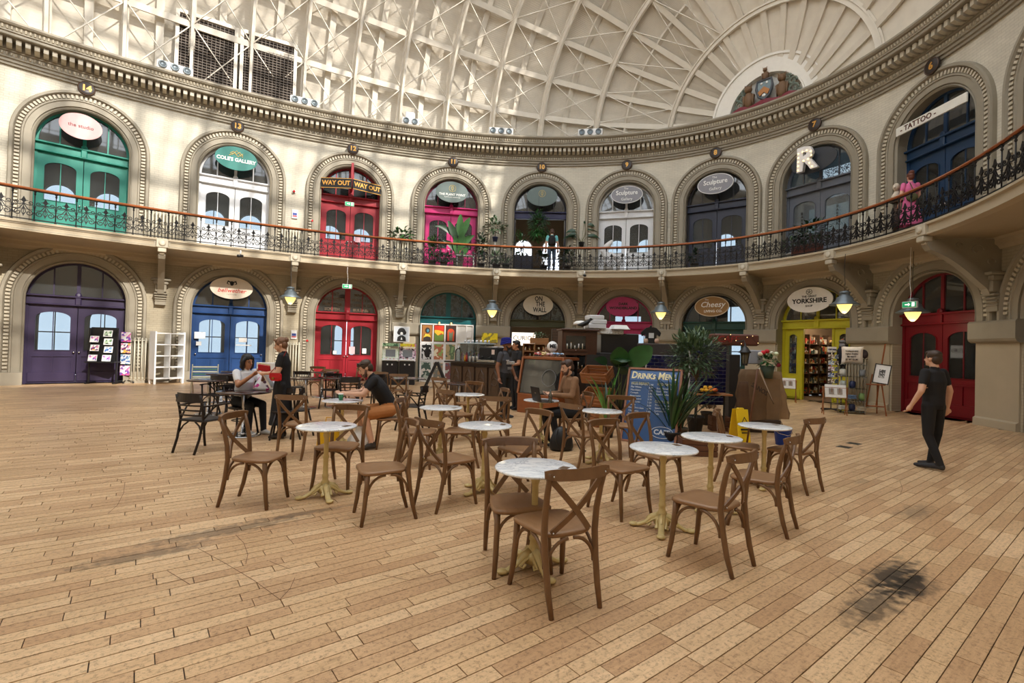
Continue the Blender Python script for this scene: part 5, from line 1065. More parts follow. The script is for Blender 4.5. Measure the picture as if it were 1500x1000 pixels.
p = TZ(154, 556); g = empty('red_tote_bag', (p.x, p.y-.35, .18), .2, label='red tote bag with a white heart hanging below the black stand', cat='bag'); b = MB(); b.prism([(-.2, 0), (.2, .03), (.17, .36), (-.17, .34)], -.04, .04); b.build('body', paint((190, 22, 48)), g)
b = MB(); b.prism([(0, .07), (.13, .19), (.12, .27), (.06, .29), (0, .24), (-.06, .29), (-.12, .26), (-.13, .18)], -.05, -.04); b.build('heart', M_WHITE, g); b = MB(); b.tube([(-.1, 0, .34), (-.05, -.03, .55), (.03, -.03, .60), (.09, 0, .34)], .012, 5); b.build('strap', paint((170, 20, 40)), g)
p = TZ(184, 561); g = empty('card_spinner', (p.x, p.y, 0), .1, label='slim black card spinner with four pink and purple prints, far left', cat='stand'); b = MB(); b.tube([(0, 0, .04), (0, 0, 1.75)], .018, 6); b.build('pole', M_BLACK, g)
for i in range(5): a = i*2*PI/5; b = MB(); b.tube([(0, 0, .10), (.24*math.cos(a), .24*math.sin(a), .07)], .014, 5); b.ball((.25*math.cos(a), .25*math.sin(a), .035), .035, 6); b.build('caster_leg', M_BLACK, g)
for i in range(4):
    z = 1.62-.39*i; b = MB(); b.box(-.17, .17, -.05, -.03, z-.19, z-.17); b.tube([(-.17, -.03, z-.18), (-.17, -.03, z+.18)], .006, 4); b.tube([(.17, -.03, z-.18), (.17, -.03, z+.18)], .006, 4); b.build('wire_pocket', M_BLACK, g)
    o = MB(); o.cbox((0, 0, 0), (.31, .01, .34)); o = o.build('print_card', M_PRINT[(0, 3, 1, 0)[i]]); o.location = (p.x, p.y-.06, z); o.rotation_euler.z = .1; tag(o, ('top', 'second', 'third', 'lowest')[i]+' pink and lilac card in the slim card spinner', 'card', 'cards on the spinner')
p0, p1 = TZ(224, 562), TZ(262, 557); p0 = TZ(240, 562); g = empty('cube_shelf', (p0.x, p0.y+.12, 0), .98, label='white open cube shelf of eight compartments, standing before the radiator', cat='shelf')
g.scale = (1.12, 1.12, 1.12)
for x in (-.40, .40): b = MB(); b.bbox((x, 0, .90), (.045, .42, 1.50), .005); b.build('side_panel', M_WHITE, g)
b = MB(); b.box(-.012, .012, -.2, .2, .16, 1.6); b.build('divider', M_WHITE, g)
for i in range(5): b = MB(); b.box(-.40, .40, -.2, .2, .16+.355*i, .19+.355*i) ; b.build('shelf_board', M_WHITE, g)
for x in (-.39, .39):
    for y in (-.17, .17): b = MB(); b.bbox((x, y, .08), (.06, .06, .16), .006); b.build('leg', M_WHITE, g)
# ------------------------------------------------------------------ arcade machines, framed print, poster wall, A-frame
def arcade(px, label, hc):
    p = TZ(px, 563); g = empty('arcade_cabinet', (p.x, p.y, 0), Wrot(BS[11])-.05, label=label, cat='arcade machine', group='arcade cabinets'); b = MB()
    b.bbox((0, .05, .48), (.62, .6, .96), .01); b.build('lower_cabinet', plain((24, 22, 26), .4), g); b = MB(); side = [(-.36, .96), (.30, .96), (.30, 1.68), (-.20, 1.68), (-.22, 1.52), (-.08, 1.46), (-.12, 1.08), (-.36, 1.02)]
    m = Matrix.Rotation(PI/2, 4, 'Z')
    for q in (-1, 1): b2 = MB(); b2.prism([(y, z) for y, z in side], q*.31-.012, q*.31+.012, m); b2.build('side_panel', patchwork('arcade_art_'+hc[0], hc[1], 12), g)
    b.bbox((0, .08, 1.27), (.58, .3, .62), .01); b = MB(); b.cbox((0, -.05, 1.27), (.60, .05, .40), rx=-.15); b.build('bezel', patchwork('arcade_bezel_'+hc[0], hc[2], 16), g)
    b = MB(); b.cbox((0, -.085, 1.27), (.38, .02, .29), rx=-.15); b.build('screen', mat('dull_screen', (120, 124, 130), .2, var=.1), g); b = MB(); b.cbox((0, -.20, 1.02), (.60, .24, .03), rx=.2)
    b.build('control_panel', M_WHITE, g); b = MB(); b.cbox((0, -.16, 1.61), (.6, .06, .12)); b.build('marquee', patchwork('arcade_marquee_'+hc[0], hc[3], 20), g); b = MB()
    for x in (-.15, 0, .15): b.ball((x, -.24, 1.06), .02, 6); b.tube([(x, -.22, 1.03), (x, -.24, 1.06)], .006, 4)
    b.build('joystick', paint((180, 30, 30)), g, kind='stuff'); b = MB()
    for x in (-.09, .09): b.cbox((x, -.255, .82), (.05, .012, .06))
    b.build('coin_slot', M_WHITE, g, kind='stuff')
arcade(571, 'left arcade machine with pale green screen surround beside the red doors', ('green', [(210, 226, 200), (160, 190, 150), (240, 240, 236)], [(220, 230, 210), (236, 240, 232)], [(150, 190, 150), (60, 100, 70)]))
arcade(596, 'right arcade machine with yellow-pink header beside the teal arch', ('pink', [(230, 226, 236), (200, 120, 160), (240, 240, 236)], [(236, 230, 236), (210, 180, 200), (60, 50, 60)], [(220, 220, 60), (230, 200, 40), (200, 60, 120)]))
s = s_at(588, 500); g = empty('framed_poster', W(s, .45, 2.0), Wrot(s), label='framed black and white portrait poster above the arcade machines', cat='poster'); b = MB(); b.bbox((0, 0, .08), (.68, .04, .68), .006); b.build('frame', paint((210, 210, 210)), g); b = MB(); b.cbox((0, -.024, .08), (.60, .006, .60)); b.build('sheet', plain((190, 196, 204)), g)
b = MB(); b.ball((0, -.03, .21), (.16, .008, .15), 14); b.ball((-.1, -.03, .15), (.09, .008, .10), 10); b.ball((.11, -.03, .15), (.09, .008, .10), 10); b.prism([(-.19, -.22), (-.17, -.05), (-.05, .03), (.05, .03), (.17, -.05), (.19, -.22)], -.035, -.028); b.build('ink_portrait', M_BLACK, g)
b = MB(); b.ball((0, -.038, .11), (.06, .008, .06), 10); b.prism([(-.04, -.16), (0, -.04), (.04, -.16)], -.042, -.036); b.build('pale_mask', M_WHITE, g)
s = BS[11]-.05; g = empty('poster_rack', W(s, .35, 0), Wrot(s), label='white lattice rack of framed art prints filling the teal arch', cat='rack'); wd = 2.3
b = MB()
for x in (-1.15, -.62, -.1, .42, .85, 1.15): b.bbox((x, 0, 1.3), (.05, .04, 2.6), .005)
for z in (.05, .95, 1.76, 2.57): b.bbox((0, 0, z), (2.35, .04, .05), .005)
b.build('lattice', M_WHITE, g); b = MB(); b.box(-1.15, 1.15, .03, .05, 0, 2.6); b.build('back_board', plain((216, 214, 210)), g)
arts = (((150, 100, 50), (60, 40, 30), (220, 190, 60), (40, 120, 150)), ((200, 50, 30), (230, 170, 50), (60, 110, 60), (160, 40, 60), (230, 120, 40)), ((60, 40, 40), (200, 80, 40), (80, 90, 70), (220, 110, 60)), ((225, 225, 225), (30, 30, 32), (240, 240, 240)), ((214, 196, 140), (140, 160, 90), (180, 110, 80), (230, 220, 190)), ((130, 160, 110), (90, 110, 80), (170, 150, 110), (60, 80, 70)), ((220, 214, 206), (70, 90, 80), (180, 190, 180)), ((214, 190, 160), (120, 120, 110), (160, 130, 100)), ((180, 190, 180), (120, 70, 70), (90, 90, 110)))
names = ('brown print of a dark figure with yellow collar', 'red, orange and green landscape print', 'dark print with glowing red arch', 'black and white face print', 'pale volcano landscape print', 'green floral print behind the glass urn', 'pale sketch print low on the rack', 'tan print low on the rack behind the A-board', 'muted print low on the right of the rack'); i = 0
for r_, (z0, z1) in enumerate(((1.80, 2.54), (.99, 1.72), (.12, .9))):
    for c_, (x0, x1) in enumerate(((-1.12, -.65), (-.59, -.13), (-.07, .39))):
        t = empty('art_print', g.location, Wrot(s), label=names[i]+' on the white rack', cat='print', group='art prints on the white rack'); b = MB(); b.cbox(((x0+x1)/2, -.02, (z0+z1)/2), (x1-x0, .02, z1-z0)); b.build('frame', paint((90, 60, 40)) if i < 3 else M_WHITE, t); b = MB(); b.cbox(((x0+x1)/2, -.034, (z0+z1)/2), (x1-x0-.05, .008, z1-z0-.05)); b.build('picture', paint(arts[i][0]) if i < 3 else patchwork('art_%d' % i, arts[i], 5 if i == 3 else 3, .6, 'noise'), t)
        xc, zc = (x0+x1)/2, (z0+z1)/2
        if i == 0:
            b = MB(); b.ball((xc+.02, -.042, zc+.12), (.11, .006, .13), 12); b.prism([(xc-.17, zc-.34), (xc-.12, zc-.05), (xc+.12, zc-.05), (xc+.18, zc-.34)], -.042, -.038); b.build('dark_figure', plain((44, 34, 30)), t); b = MB(); b.prism([(xc-.15, zc-.2), (xc-.08, zc-.04), (xc+.1, zc-.05), (xc+.17, zc-.18), (xc, zc-.14)], -.047, -.042); b.build('yellow_collar', paint((214, 186, 60)), t); b = MB(); b.ball((xc+.03, -.048, zc+.1), (.05, .006, .07), 10); b.build('blue_face', paint((60, 130, 150)), t)
        if i == 1:
            b = MB(); b.prism([(x0+.03, z0+.03), (x1-.03, z0+.03), (x1-.03, zc), (xc, zc-.08), (x0+.03, zc+.04)], -.043, -.038); b.build('green_hill', paint((92, 120, 50)), t); b = MB(); b.prism([(x0+.03, zc+.04), (xc-.05, zc-.1), (xc+.1, zc+.02), (x1-.03, zc-.05), (x1-.03, zc+.08), (xc, zc+.14), (x0+.03, zc+.15)], -.046, -.04); b.build('yellow_band', paint((226, 180, 50)), t)
        if i == 2:
            b = MB(); b.prism(arch_poly(xc-.15, xc+.15, zc-.32, zc+.08, 10), -.043, -.038); b.build('glow_arch', paint((206, 74, 36)), t); b = MB(); b.prism([(xc-.07, zc-.32), (xc-.1, zc+.12), (xc, zc+.02), (xc+.1, zc+.12), (xc+.07, zc-.32)], -.048, -.043); b.build('grey_figure', paint((110, 120, 96)), t)
        if i == 3: b = MB(); b.ball(((x0+x1)/2+.03, -.042, 1.3), (.13, .006, .22), 12); b.prism([((x0+x1)/2-.18, 1.5), ((x0+x1)/2+.16, 1.56), ((x0+x1)/2+.14, 1.66), ((x0+x1)/2-.16, 1.64)], -.045, -.04); b.build('ink_face', M_BLACK, t)
        i += 1
b = MB()
for z in (2.15, 1.8, 1.45): b.cbox((.98, -.035, z), (.20, .008, .26))
b.build('code_sheet', M_WHITE, g); b = MB()
for x in (-.36, .16): b.tube([(x, -.1, 2.66), (x, -.12, 2.58)], .03, 8)
b.build('picture_light', mat('warm_picture_light', (255, 200, 120), .4, var=0, emit=(255, 170, 90), estr=4), g)
p = TZ(639, 568); g = empty('a_frame_sign', (p.x, p.y, 0), .1, label='black A-frame board seen edge on before the art prints', cat='sign')
for q in (-1, 1): b = MB(); b.bbox((q*.22, 0, .50), (.10, .5, 1.06), .01, ry=-q*.40); b.build('board', M_BLACK, g)
# ------------------------------------------------------------------ cafe kiosk
M_CTR = mat('dark_carved_oak', (52, 36, 26), .45, var=.25, scale=6); M_CTR2 = mat('carved_oak_lighter', (78, 58, 42), .5, var=.3, scale=9); M_FRW = mat('orange_varnished_wood', (140, 78, 40), .35, var=.2, scale=5, stretch=(1, 1, 5), coat=.4)
def face(px0, py0, px1, py1): a, c = TZ(px0, py0), TZ(px1, py1); return a, c, math.atan2(c.y-a.y, c.x-a.x), (c-a).length
a, c, th, L_ = face(657, 578, 757, 590); g = empty('cafe_counter', a, th, label='long dark wooden cafe counter carved with gothic arch panels', cat='counter')
b = MB(); b.bbox((L_/2-.05, .35, 1.10), (L_+.3, .85, .05), .012); b.build('countertop', plain((30, 24, 22), .3), g); b = MB(); b.box(0, L_, .05, .7, 0, 1.08); b.build('body', M_CTR, g)
for i in range(5):
    x0 = .08+i*(L_-.1)/5; x1 = x0+(L_-.1)/5-.08; b = MB(); xc, r_ = (x0+x1)/2, (x1-x0)/2-.05; b.bbox((xc, .03, .55), (x1-x0, .05, .86), .01); b.build('panel', M_CTR2, g)
    b = MB(); P = [(xc-r_*.8, 0, .2), (xc-r_*.8, 0, .55), (xc-r_*.55, 0, .75), (xc, 0, .9), (xc+r_*.55, 0, .75), (xc+r_*.8, 0, .55), (xc+r_*.8, 0, .2)]; b.tube(P, .025, 5); b.tube([(xc+.12*math.cos(t), 0, .55+.12*math.sin(t)) for t in np.linspace(0, 2*PI, 14, endpoint=False)], .018, 5, closed=True); b.build('tracery', M_CTR2, g)
def ctr(x, y, z=1.125): return Vector((a.x+x*math.cos(th)-y*math.sin(th), a.y+x*math.sin(th)+y*math.cos(th), z))
g = empty('glass_urn', ctr(.10, .3), 0, label='clear glass drinks urn at the left end of the counter', cat='urn'); b = MB(); b.lathe([(.10, 0), (.11, .03), (.11, .34), (.08, .40), (.05, .42)], 18, cap=False); b.build('glass_body', glass('urn_glass', (225, 232, 232), 1.0, .25), g); b = MB(); b.lathe([(.055, .42), (.06, .46), (.015, .48), (.02, .52), (0, .53)], 14); b.build('lid', M_CHROME, g)
for i in range(3):
    g = empty('paper_cup_stack', ctr(.78+.16*i, .18), 0, label='stack of white paper cups on the dark counter, %s of three' % ('left', 'middle', 'right')[i], cat='cups', group='white cup stacks'); b = MB(); b.lathe([(.035, 0), (.05, .17), (.053, .18), (.04, .18)], 14); b.build('cups', M_WHITE, g)
for i, (x, c_) in enumerate(((.52, (206, 150, 40)), (.60, (180, 50, 40)))): g = empty('sauce_bottle', ctr(x, .2), 0, label=('yellow' if i == 0 else 'red')+' bottle beside the cup stacks on the counter', cat='bottle'); b = MB(); b.lathe([(.03, 0), (.035, .12), (.015, .18), (.012, .22), (0, .22)], 10); b.build('body', paint(c_), g)
g = empty('espresso_machine', ctr(1.55, .42), th, label='black espresso machine with stickers on the dark counter', cat='coffee machine'); b = MB(); b.bbox((0, 0, .28), (.78, .5, .40), .03); b.build('body', plain((20, 20, 22), .25), g); b = MB(); b.bbox((0, -.1, .05), (.76, .5, .08), .01); b.build('drip_tray', M_CHROME, g)
b = MB(); b.tube([(-.38, -.2, .50), (.38, -.2, .50)], .012, 6); b.tube([(-.38, .2, .50), (.38, .2, .50)], .012, 6); b.bbox((0, 0, .485), (.74, .44, .012), .004); b.build('cup_rail', M_CHROME, g)
for x in (-.2, .16): b = MB(); b.tube([(x, -.28, .2), (x, -.28, .14)], .035, 8); b.tube([(x, -.28, .17), (x, -.42, .15)], .014, 6); b.build('portafilter', M_BLACK, g)
b = MB(); b.cbox((.24, -.255, .34), (.12, .008, .15)); b.build('sticker', plain((226, 206, 196)), g)
g = empty('glass_cake_display', ctr(.80, .45), th, label='clear display on the counter crowded with colourful cakes and toys', cat='display case'); b = MB(); b.bbox((0, 0, .30), (1.15, .42, .58), .01); b.build('glass_box', glass('display_glass', (220, 226, 228), .8, .08), g); b = MB()
b.bbox((0, 0, .6), (1.25, .5, .03), .006); b.build('top_shelf', paint((190, 206, 214)), g)
rn = random.Random(5); cols = ((230, 120, 160), (240, 210, 120), (120, 180, 220), (200, 60, 70), (240, 240, 240), (150, 110, 70), (190, 150, 210))
for i in range(10):
    g2 = empty('cake_box', ctr(.33+.105*i, .45+rn.uniform(-.08, .08), 1.15), rn.uniform(-.4, .4), label='', cat='cake'); hh = rn.uniform(.12, .34); b = MB(); b.lathe([(.05, 0), (.055, hh*.4), (.03, hh*.5), (.045, hh*.7), (0, hh)], 10); b.build('body', paint(cols[i % 7]), g2); g2['label'] = 'small colourful treat inside the counter display, '+ORD[i]+' from the left'; g2['group'] = 'treats in the counter display'
for i in range(12):
    g2 = empty('glass_tumbler', ctr(.28+.095*i, .42+.05*(i % 2), 1.745), 0, label='upturned clear glass on top of the counter display, '+ORD[i]+' from the left', cat='glass', group='glasses on the display top'); b = MB(); b.lathe([(.035, 0), (.028, .09), (0, .09)], 10); b.build('body', M_CHROME, g2)
s = s_at(718, 482); g = empty('yellow_poster', W(s, .3, 2.05), Wrot(s), label='yellow and grey poster on the pier behind the coffee machine', cat='poster'); b = MB(); b.bbox((0, 0, 0), (.72, .02, .42), .004); b.build('sheet', patchwork('yellow_print', ((226, 206, 40), (240, 216, 30), (150, 140, 60), (226, 206, 40)), 7), g)
# lit shop sign, shelves and plant inside arch 10
s = BS[10]; g = empty('lit_counter_sign', W(s, -1.0, 1.98), Wrot(s), label='glowing white sign with old-style lettering inside the olive arch', cat='sign'); b = MB(); b.bbox((-.62, 0, .08), (1.12, .06, .62), .01); b.build('light_box', mat('lit_panel', (255, 246, 230), .5, var=0, emit=(255, 244, 226), estr=1.6), g); text('CURIOS', .30, plain((150, 130, 110)), g, (-.6, -.045, .12), bold=.004)
l = bpy.data.lights.new('shop_fill_glow', 'POINT'); l.energy = 60; l.color = (1, .84, .62); l.shadow_soft_size = .3; lo = bpy.data.objects.new('shop_fill_glow', l); COL.objects.link(lo); lo.location = W(s, -2.2, 2.9)  # fill lights added to brighten the open shop rooms, here and below
l = bpy.data.lights.new('shop_fill_glow', 'POINT'); l.energy = 110; l.color = (1, .84, .62); l.shadow_soft_size = .3; lo = bpy.data.objects.new('shop_fill_glow', l); COL.objects.link(lo); lo.location = W(BS[7]-.3, -2.4, 2.9)
l = bpy.data.lights.new('shop_fill_glow', 'POINT'); l.energy = 50; l.color = (1, .9, .75); l.shadow_soft_size = .3; lo = bpy.data.objects.new('shop_fill_glow', l); COL.objects.link(lo); lo.location = W(BS[10], -2.4, FLOOR2+3)
p = TY(796, 523, 16.0); g = empty('back_shelf', (p.x, p.y, 0), .02, label='wooden pigeonhole back shelf behind the display fridge', cat='shelf'); M_SH = mat('pine_shelf', (150, 104, 62), .5, var=.2)
b = MB()
for z in (1.28, 1.52, 1.76): b.bbox((0, 0, z), (1.35, .3, .03), .005)
for x in (-.66, -.3, .05, .36, .66): b.bbox((x, 0, 1.52), (.03, .3, .5), .005)
b.bbox((0, .14, .9), (1.35, .02, 1.75), .005); b.build('carcass', M_SH, g); b = MB()
for k_, z in ((0, 1.3), (1, 1.54)):
    for i in range(9): b.tube([(-.6+.145*i, -.05, z), (-.6+.145*i, -.05, z+.12+.03*(i % 3))], .03, 7)
b.build('packets', patchwork('shelf_packets', ((230, 226, 216), (150, 60, 50), (60, 50, 50), (210, 190, 120)), 18), g, kind='stuff')
q = Vector((p.x-.15, p.y, 1.78)); g = empty('succulent_trough', q, 0, label='wooden trough of grey-green succulents on the back shelf', cat='plant'); b = MB(); b.bbox((0, 0, .09), (.6, .2, .18), .01); b.build('trough', M_SH, g); bush(g, (0, 0, .24), (.3, .1, .1), 70, .10, .04, LO, 31, up=.8)
q = Vector((p.x+.42, p.y, 1.78)); g = empty('spice_rack', q, 0, label='dark stack of slim drawers on the back shelf', cat='rack'); b = MB(); b.bbox((0, 0, .24), (.34, .22, .48), .01); b.build('carcass', M_CTR, g)
for j in range(5): b = MB(); b.cbox((0, -.115, .06+.09*j), (.30, .01, .07)); b.build('drawer', M_CTR2, g)
# sloping display fridge
a2 = TZ(757, 603); d2 = TZ(830, 612); th2 = math.atan2(d2.y-a2.y, d2.x-a2.x); L2 = 1.2; g = empty('display_fridge', a2, th2, label='sloping glass cake fridge with orange wood frame, left of the laptop person', cat='display fridge')
b = MB(); b.bbox((L2/2, .45, .24), (L2, .9, .48), .01); b.build('wood_base', M_FRW, g); m = Matrix.Rotation(PI/2, 4, 'Z')
for x in (0, L2): b = MB(); b.prism([(0, .48), (.08, .48), (.30, 1.34), (.95, 1.34), (.95, 1.40), (.20, 1.40)], -x-.025 if False else x-.025, x+.025, Matrix(((0, 1, 0, 0), (1, 0, 0, 0), (0, 0, 1, 0), (0, 0, 0, 1)))); b.build('side_frame', M_FRW, g)
b = MB(); b.bbox((L2/2, .58, 1.375), (L2, .76, .07), .01); b.build('wood_top', M_FRW, g); b = MB(); b.add([(.02, .04, .5), (L2, .04, .5), (L2, .24, 1.34), (.02, .24, 1.34)], [(0, 1, 2, 3)]); b.add([(.02, .05, .5), (L2, .05, .5), (L2, .25, 1.34), (.02, .25, 1.34)], [(3, 2, 1, 0)]); b.build('front_glass', glass('fridge_glass', (120, 124, 130), 1.4, .10), g)
b = MB(); b.box(.02, L2, .88, .9, .48, 1.36); b.box(.02, L2, .3, .88, .9, .915); b.build('shelf', M_BLACK, g); b = MB()
for x in np.linspace(.2, L2-.15, 6): b.bbox((x, .55, .98), (.14, .2, .12), .02); b.bbox((x, .5, .53), (.16, .26, .08), .02)
b.build('cakes', patchwork('cakes', ((90, 60, 44), (210, 160, 110), (150, 50, 50), (220, 210, 190)), 9), g, kind='stuff'); b = MB(); b.cbox((.26, .235, 1.26), (.20, .012, .11), rx=-.23); b.build('green_label', mat('lime_label', (130, 200, 60), .6), g)
b = MB(); b.tube([(.85+.2*math.cos(t), .13+.03*math.sin(t)-.01, .9+.2*math.sin(t)) for t in np.linspace(0, 2*PI, 24, endpoint=False)], .008, 4, closed=True); b.build('etched_ring', plain((120, 120, 122)), g)
def fr(x, y, z): return Vector((a2.x+x*math.cos(th2)-y*math.sin(th2), a2.y+x*math.sin(th2)+y*math.cos(th2), z))
for i, (x, c_, l) in enumerate(((.28, (220, 90, 100), 'red and white wrapped snack packets'), (.50, (238, 214, 150), 'cream wrapped snack packets'), (.72, (226, 190, 200), 'pale pink snack packets'), (.90, (150, 190, 230), 'blue wrapped snack packets'))):
    g = empty('snack_basket', fr(x, .5, 1.41), th2, label=l+' on top of the cake fridge', cat='snacks', group='snacks on the fridge'); b = MB()
    rn = random.Random(i)
    for j in range(6): b.bbox((rn.uniform(-.09, .09), rn.uniform(-.1, .1), .04+rn.uniform(0, .05)), (.11, .08, .05), .02, rz=rn.uniform(0, 3), rx=rn.uniform(-.5, .5))
    b.build('packets', patchwork('snack_%d' % i, (c_, (240, 240, 240), c_, tuple(int(v*.7) for v in c_)), 25), g, kind='stuff')
g = empty('white_balloon_jar', fr(.62, .62, 1.41), 0, label='round white ball with dark lettering on the cake fridge', cat='ball'); b = MB(); b.ball((0, 0, .26), .14, 16); b.lathe([(.07, 0), (.05, .12), (0, .12)], 12); b.build('ball', M_WHITE, g); text('ME', .13, CB, g, (0, -.142, .27), bold=.006)
# barrister bookcase on the counter
b = MB(); b.bbox((0, .3, .5), (.98, .6, 1.0), .01); o = b.build('bookcase_base', M_CTR); p = TY(850, 560, 12.6); o.location = (p.x, p.y, 0); tag(o, 'dark cabinet under the glazed bookcase, behind the laptop person', 'cabinet')
p = TY(839, 560, 12.6); g = empty('glazed_bookcase', (p.x, p.y, 1.0), .12, label='stacked dark wood bookcase with glazed doors above the laptop person', cat='bookcase'); M_BKC = mat('walnut_bookcase', (74, 46, 32), .4, var=.25, scale=6); b = MB()
b.box(-.30, .62, .02, .55, 0, 1.10); b.build('carcass', M_BKC, g); b = MB(); b.bbox((.16, .26, 1.12), (1.0, .64, .05), .012); b.build('cornice', M_BKC, g)
for z0 in (.06, .56):
    b = MB(); b.hole((-.28, .38, z0, z0+.48), [(-.21, z0+.07), (.31, z0+.07), (.31, z0+.41), (-.21, z0+.41)], -.02, .02); t = b.build('glazed_door', M_BKC, g); b = MB(); b.box(-.21, .31, .0, .006, z0+.07, z0+.41); b.build('pane', M_GLASSD, t); b = MB(); b.ball((.05, -.035, z0+.035), .014, 6); b.build('knob', M_CHROME, t)
b = MB(); rn = random.Random(9)
for z0 in (.13, .63):
    for i in range(5): b.tube([(-.17+.1*i, .006, z0), (-.17+.1*i, .006, z0+.08+rn.random()*.1)], .016, 6)
b.build('jars', patchwork('jars', ((200, 190, 170), (150, 110, 60), (220, 220, 220)), 15), g, kind='stuff')
def board_box(name, px0, py0, px1, py1, Y, dep, m, label, cat, bev=.02, rz=0):
    A, B_ = TY(px0, py1, Y), TY(px1, py0, Y); b = MB(); w_, h_ = (B_.x-A.x), (B_.z-A.z); b.bbox((0, dep/2, h_/2), (w_, dep, h_), bev); o = b.build(name, m); o.location = ((A.x+B_.x)/2, Y, A.z); o.rotation_euler.z = rz; tag(o, label, cat); return o
# fridge unit right of the bookcase with boxes and trays on top
board_box('drinks_cooler', 878, 489, 936, 600, 13.2, .7, plain((34, 32, 34), .35), 'dark cooler cabinet standing behind the big-leaved plant', 'cooler', .02)
for (x0, y0, x1, y1, l) in ((862, 474, 889, 481, 'lowest grey-white carton of the stack above the bookcase'), (866, 468, 890, 474, 'middle white carton of the stack above the bookcase'), (864, 461.5, 886, 467.5, 'topmost white carton of the stack above the bookcase')):
    o = board_box('white_carton', x0, y0, x1, y1, 13.0, .5, plain((214, 216, 220)), l, 'box', .02, .15)
o = board_box('takeaway_tray_stack', 878, 481, 914, 489, 13.1, .5, patchwork('trays', ((236, 236, 236), (206, 206, 208), (240, 240, 240)), 30), 'ribbed stack of white takeaway trays on the dark cooler', 'trays'); 
g = empty('takeaway_box', TY(907, 481, 13.15), .2, label='white lidded takeaway box on top of the tray stack', cat='box'); b = MB(); b.box(-.22, .22, -.15, .2, 0, .09, taper=.05); b.build('lid', M_WHITE, g); b = MB(); b.bbox((0, .02, -.02), (.48, .4, .03), .01); b.build('base', M_WHITE, g)
g = empty('magpie_ornament', TY(855, 479.5, 12.5), .5, label='black and white bird ornament on top of the bookcase', cat='ornament'); b = MB(); b.tube([(-.2, 0, .06), (-.05, 0, .07), (.1, 0, .13), (.2, 0, .2)], [.01, .06, .06, .03], 8); b.ball((.22, 0, .22), .04, 8); b.tube([(.25, 0, .22), (.31, 0, .21)], [.012, .002], 5); b.tube([(0, .02, .04), (0, .02, -.03)], .006, 4); b.tube([(.05, -.02, .06), (.05, -.02, -.03)], .006, 4); b.build('bird', M_BLACK, g)
g = empty('white_helmet', TY(851, 476, 12.9), 0, label='round white lid beside the bird ornament', cat='lid'); b = MB(); b.lathe([(.2, 0), (.2, .05), (.14, .1), (0, .12)], 20); b.build('lid', M_WHITE, g)
M_CRATE = mat('crate_wood', (150, 96, 56), .6, var=.3, scale=7, stretch=(1, 6, 6)); M_CRATE2 = mat('dark_crate_wood', (96, 60, 38), .6, var=.3, scale=7)
def crate(loc, rz, sz, label, m=None, tilt=0, n=3):
    g = empty('wooden_crate', loc, rz, label=label, cat='crate', group='wooden crates of the cafe'); g.rotation_euler = (tilt, 0, rz); X, Y, Z = sz; m = m or M_CRATE; h = Z/n
    for i in range(n):
        for q in (-1, 1): b = MB(); b.bbox((0, q*(Y/2), h*(i+.5)), (X, .015, h*.86), .003); b.build('slat', m, g)
        for q in (-1, 1): b = MB(); b.bbox((q*(X/2), 0, h*(i+.5)), (.015, Y, h*.86), .003); b.build('slat', m, g)
    for q in (-1, 1):
        for r_ in (-1, 1): b = MB(); b.bbox((q*(X/2-.02), r_*(Y/2-.02), Z/2), (.03, .03, Z), .003); b.build('corner_post', m, g)
    b = MB(); b.box(-X/2, X/2, -Y/2, Y/2, 0, .012); b.build('bottom', m, g); return g
p = TY(876, 556, 11.0); crate((p.x, p.y, p.z), -.6, (.62, .40, .26), 'upper tilted display crate beside the bookcase', tilt=.45); p = TY(878, 589, 10.6); crate((p.x, p.y, p.z), -.6, (.62, .40, .26), 'lower tilted display crate behind the laptop person', tilt=.45)
p = TZ(884, 624); crate((p.x, p.y, 0), .2, (.5, .36, .3), 'floor crate under the table right of the laptop person', n=3)
p = TY(878, 560, 11.5); b = MB(); b.box(-.35, .35, -.03, .03, 0, 1.5); o = b.build('crate_stand', M_BLACK); o.location = (p.x+.05, 11.6, 0); o.rotation_euler.z = -.3; tag(o, 'black upright board carrying the tilted crates', 'stand')
p = TZ(1021, 665); crate((p.x, p.y, 0), -.12, (.52, .36, .26), 'low brown crate on the floor under the cloudy marble table', M_CRATE2); p = TZ(1053, 630); crate((p.x, p.y, 0), -.1, (.36, .3, .3), 'brown crate on the floor behind the rightmost crate chair', M_CRATE2)
# drinks menu
P_ = [TZ(910, 652), TZ(990, 655)]; bl = TZ(908, 645); br = TZ(990, 655); thm = math.atan2(br.y-bl.y, br.x-bl.x); Lm = (br-bl).length; g = empty('drinks_menu_board', bl, thm, label='large blue Drinks Menu board in a wooden frame, leaning back', cat='menu board'); g.rotation_euler = (math.radians(-19), 0, thm)
Hm = 1.38; wd = Lm; b = MB(); b.box(.03, wd-.03, .0, .02, .03, Hm-.03); b.build('panel', mat('menu_blue', (38, 78, 130), .4, var=.15, scale=3), g); b = MB()
for (x0, x1, z0, z1) in ((0, .035, 0, Hm), (wd-.035, wd, 0, Hm), (0, wd, 0, .035), (0, wd, Hm-.035, Hm)): b.box(x0, x1, -.02, .03, z0, z1)
b.build('frame', mat('menu_frame', (150, 100, 74), .5, var=.2), g); b = MB(); b.box(.05, wd-.05, -.004, 0, Hm-.24, Hm-.06); b.build('title_band', paint((74, 112, 172)), g)
tt = text('Drinks Menu', .185, mat('menu_cream', (240, 232, 190), .5), g, (wd/2, -.008, Hm-.15), bold=.004, sx=.80*wd/.95, shear=.12)
for i in range(11): tt.data.body_format[i].use_small_caps = i not in (0, 5, 7)
tt.data.small_caps_scale = .78; MC = plain((206, 214, 226)); MY = plain((196, 190, 130)); k_ = wd/.95
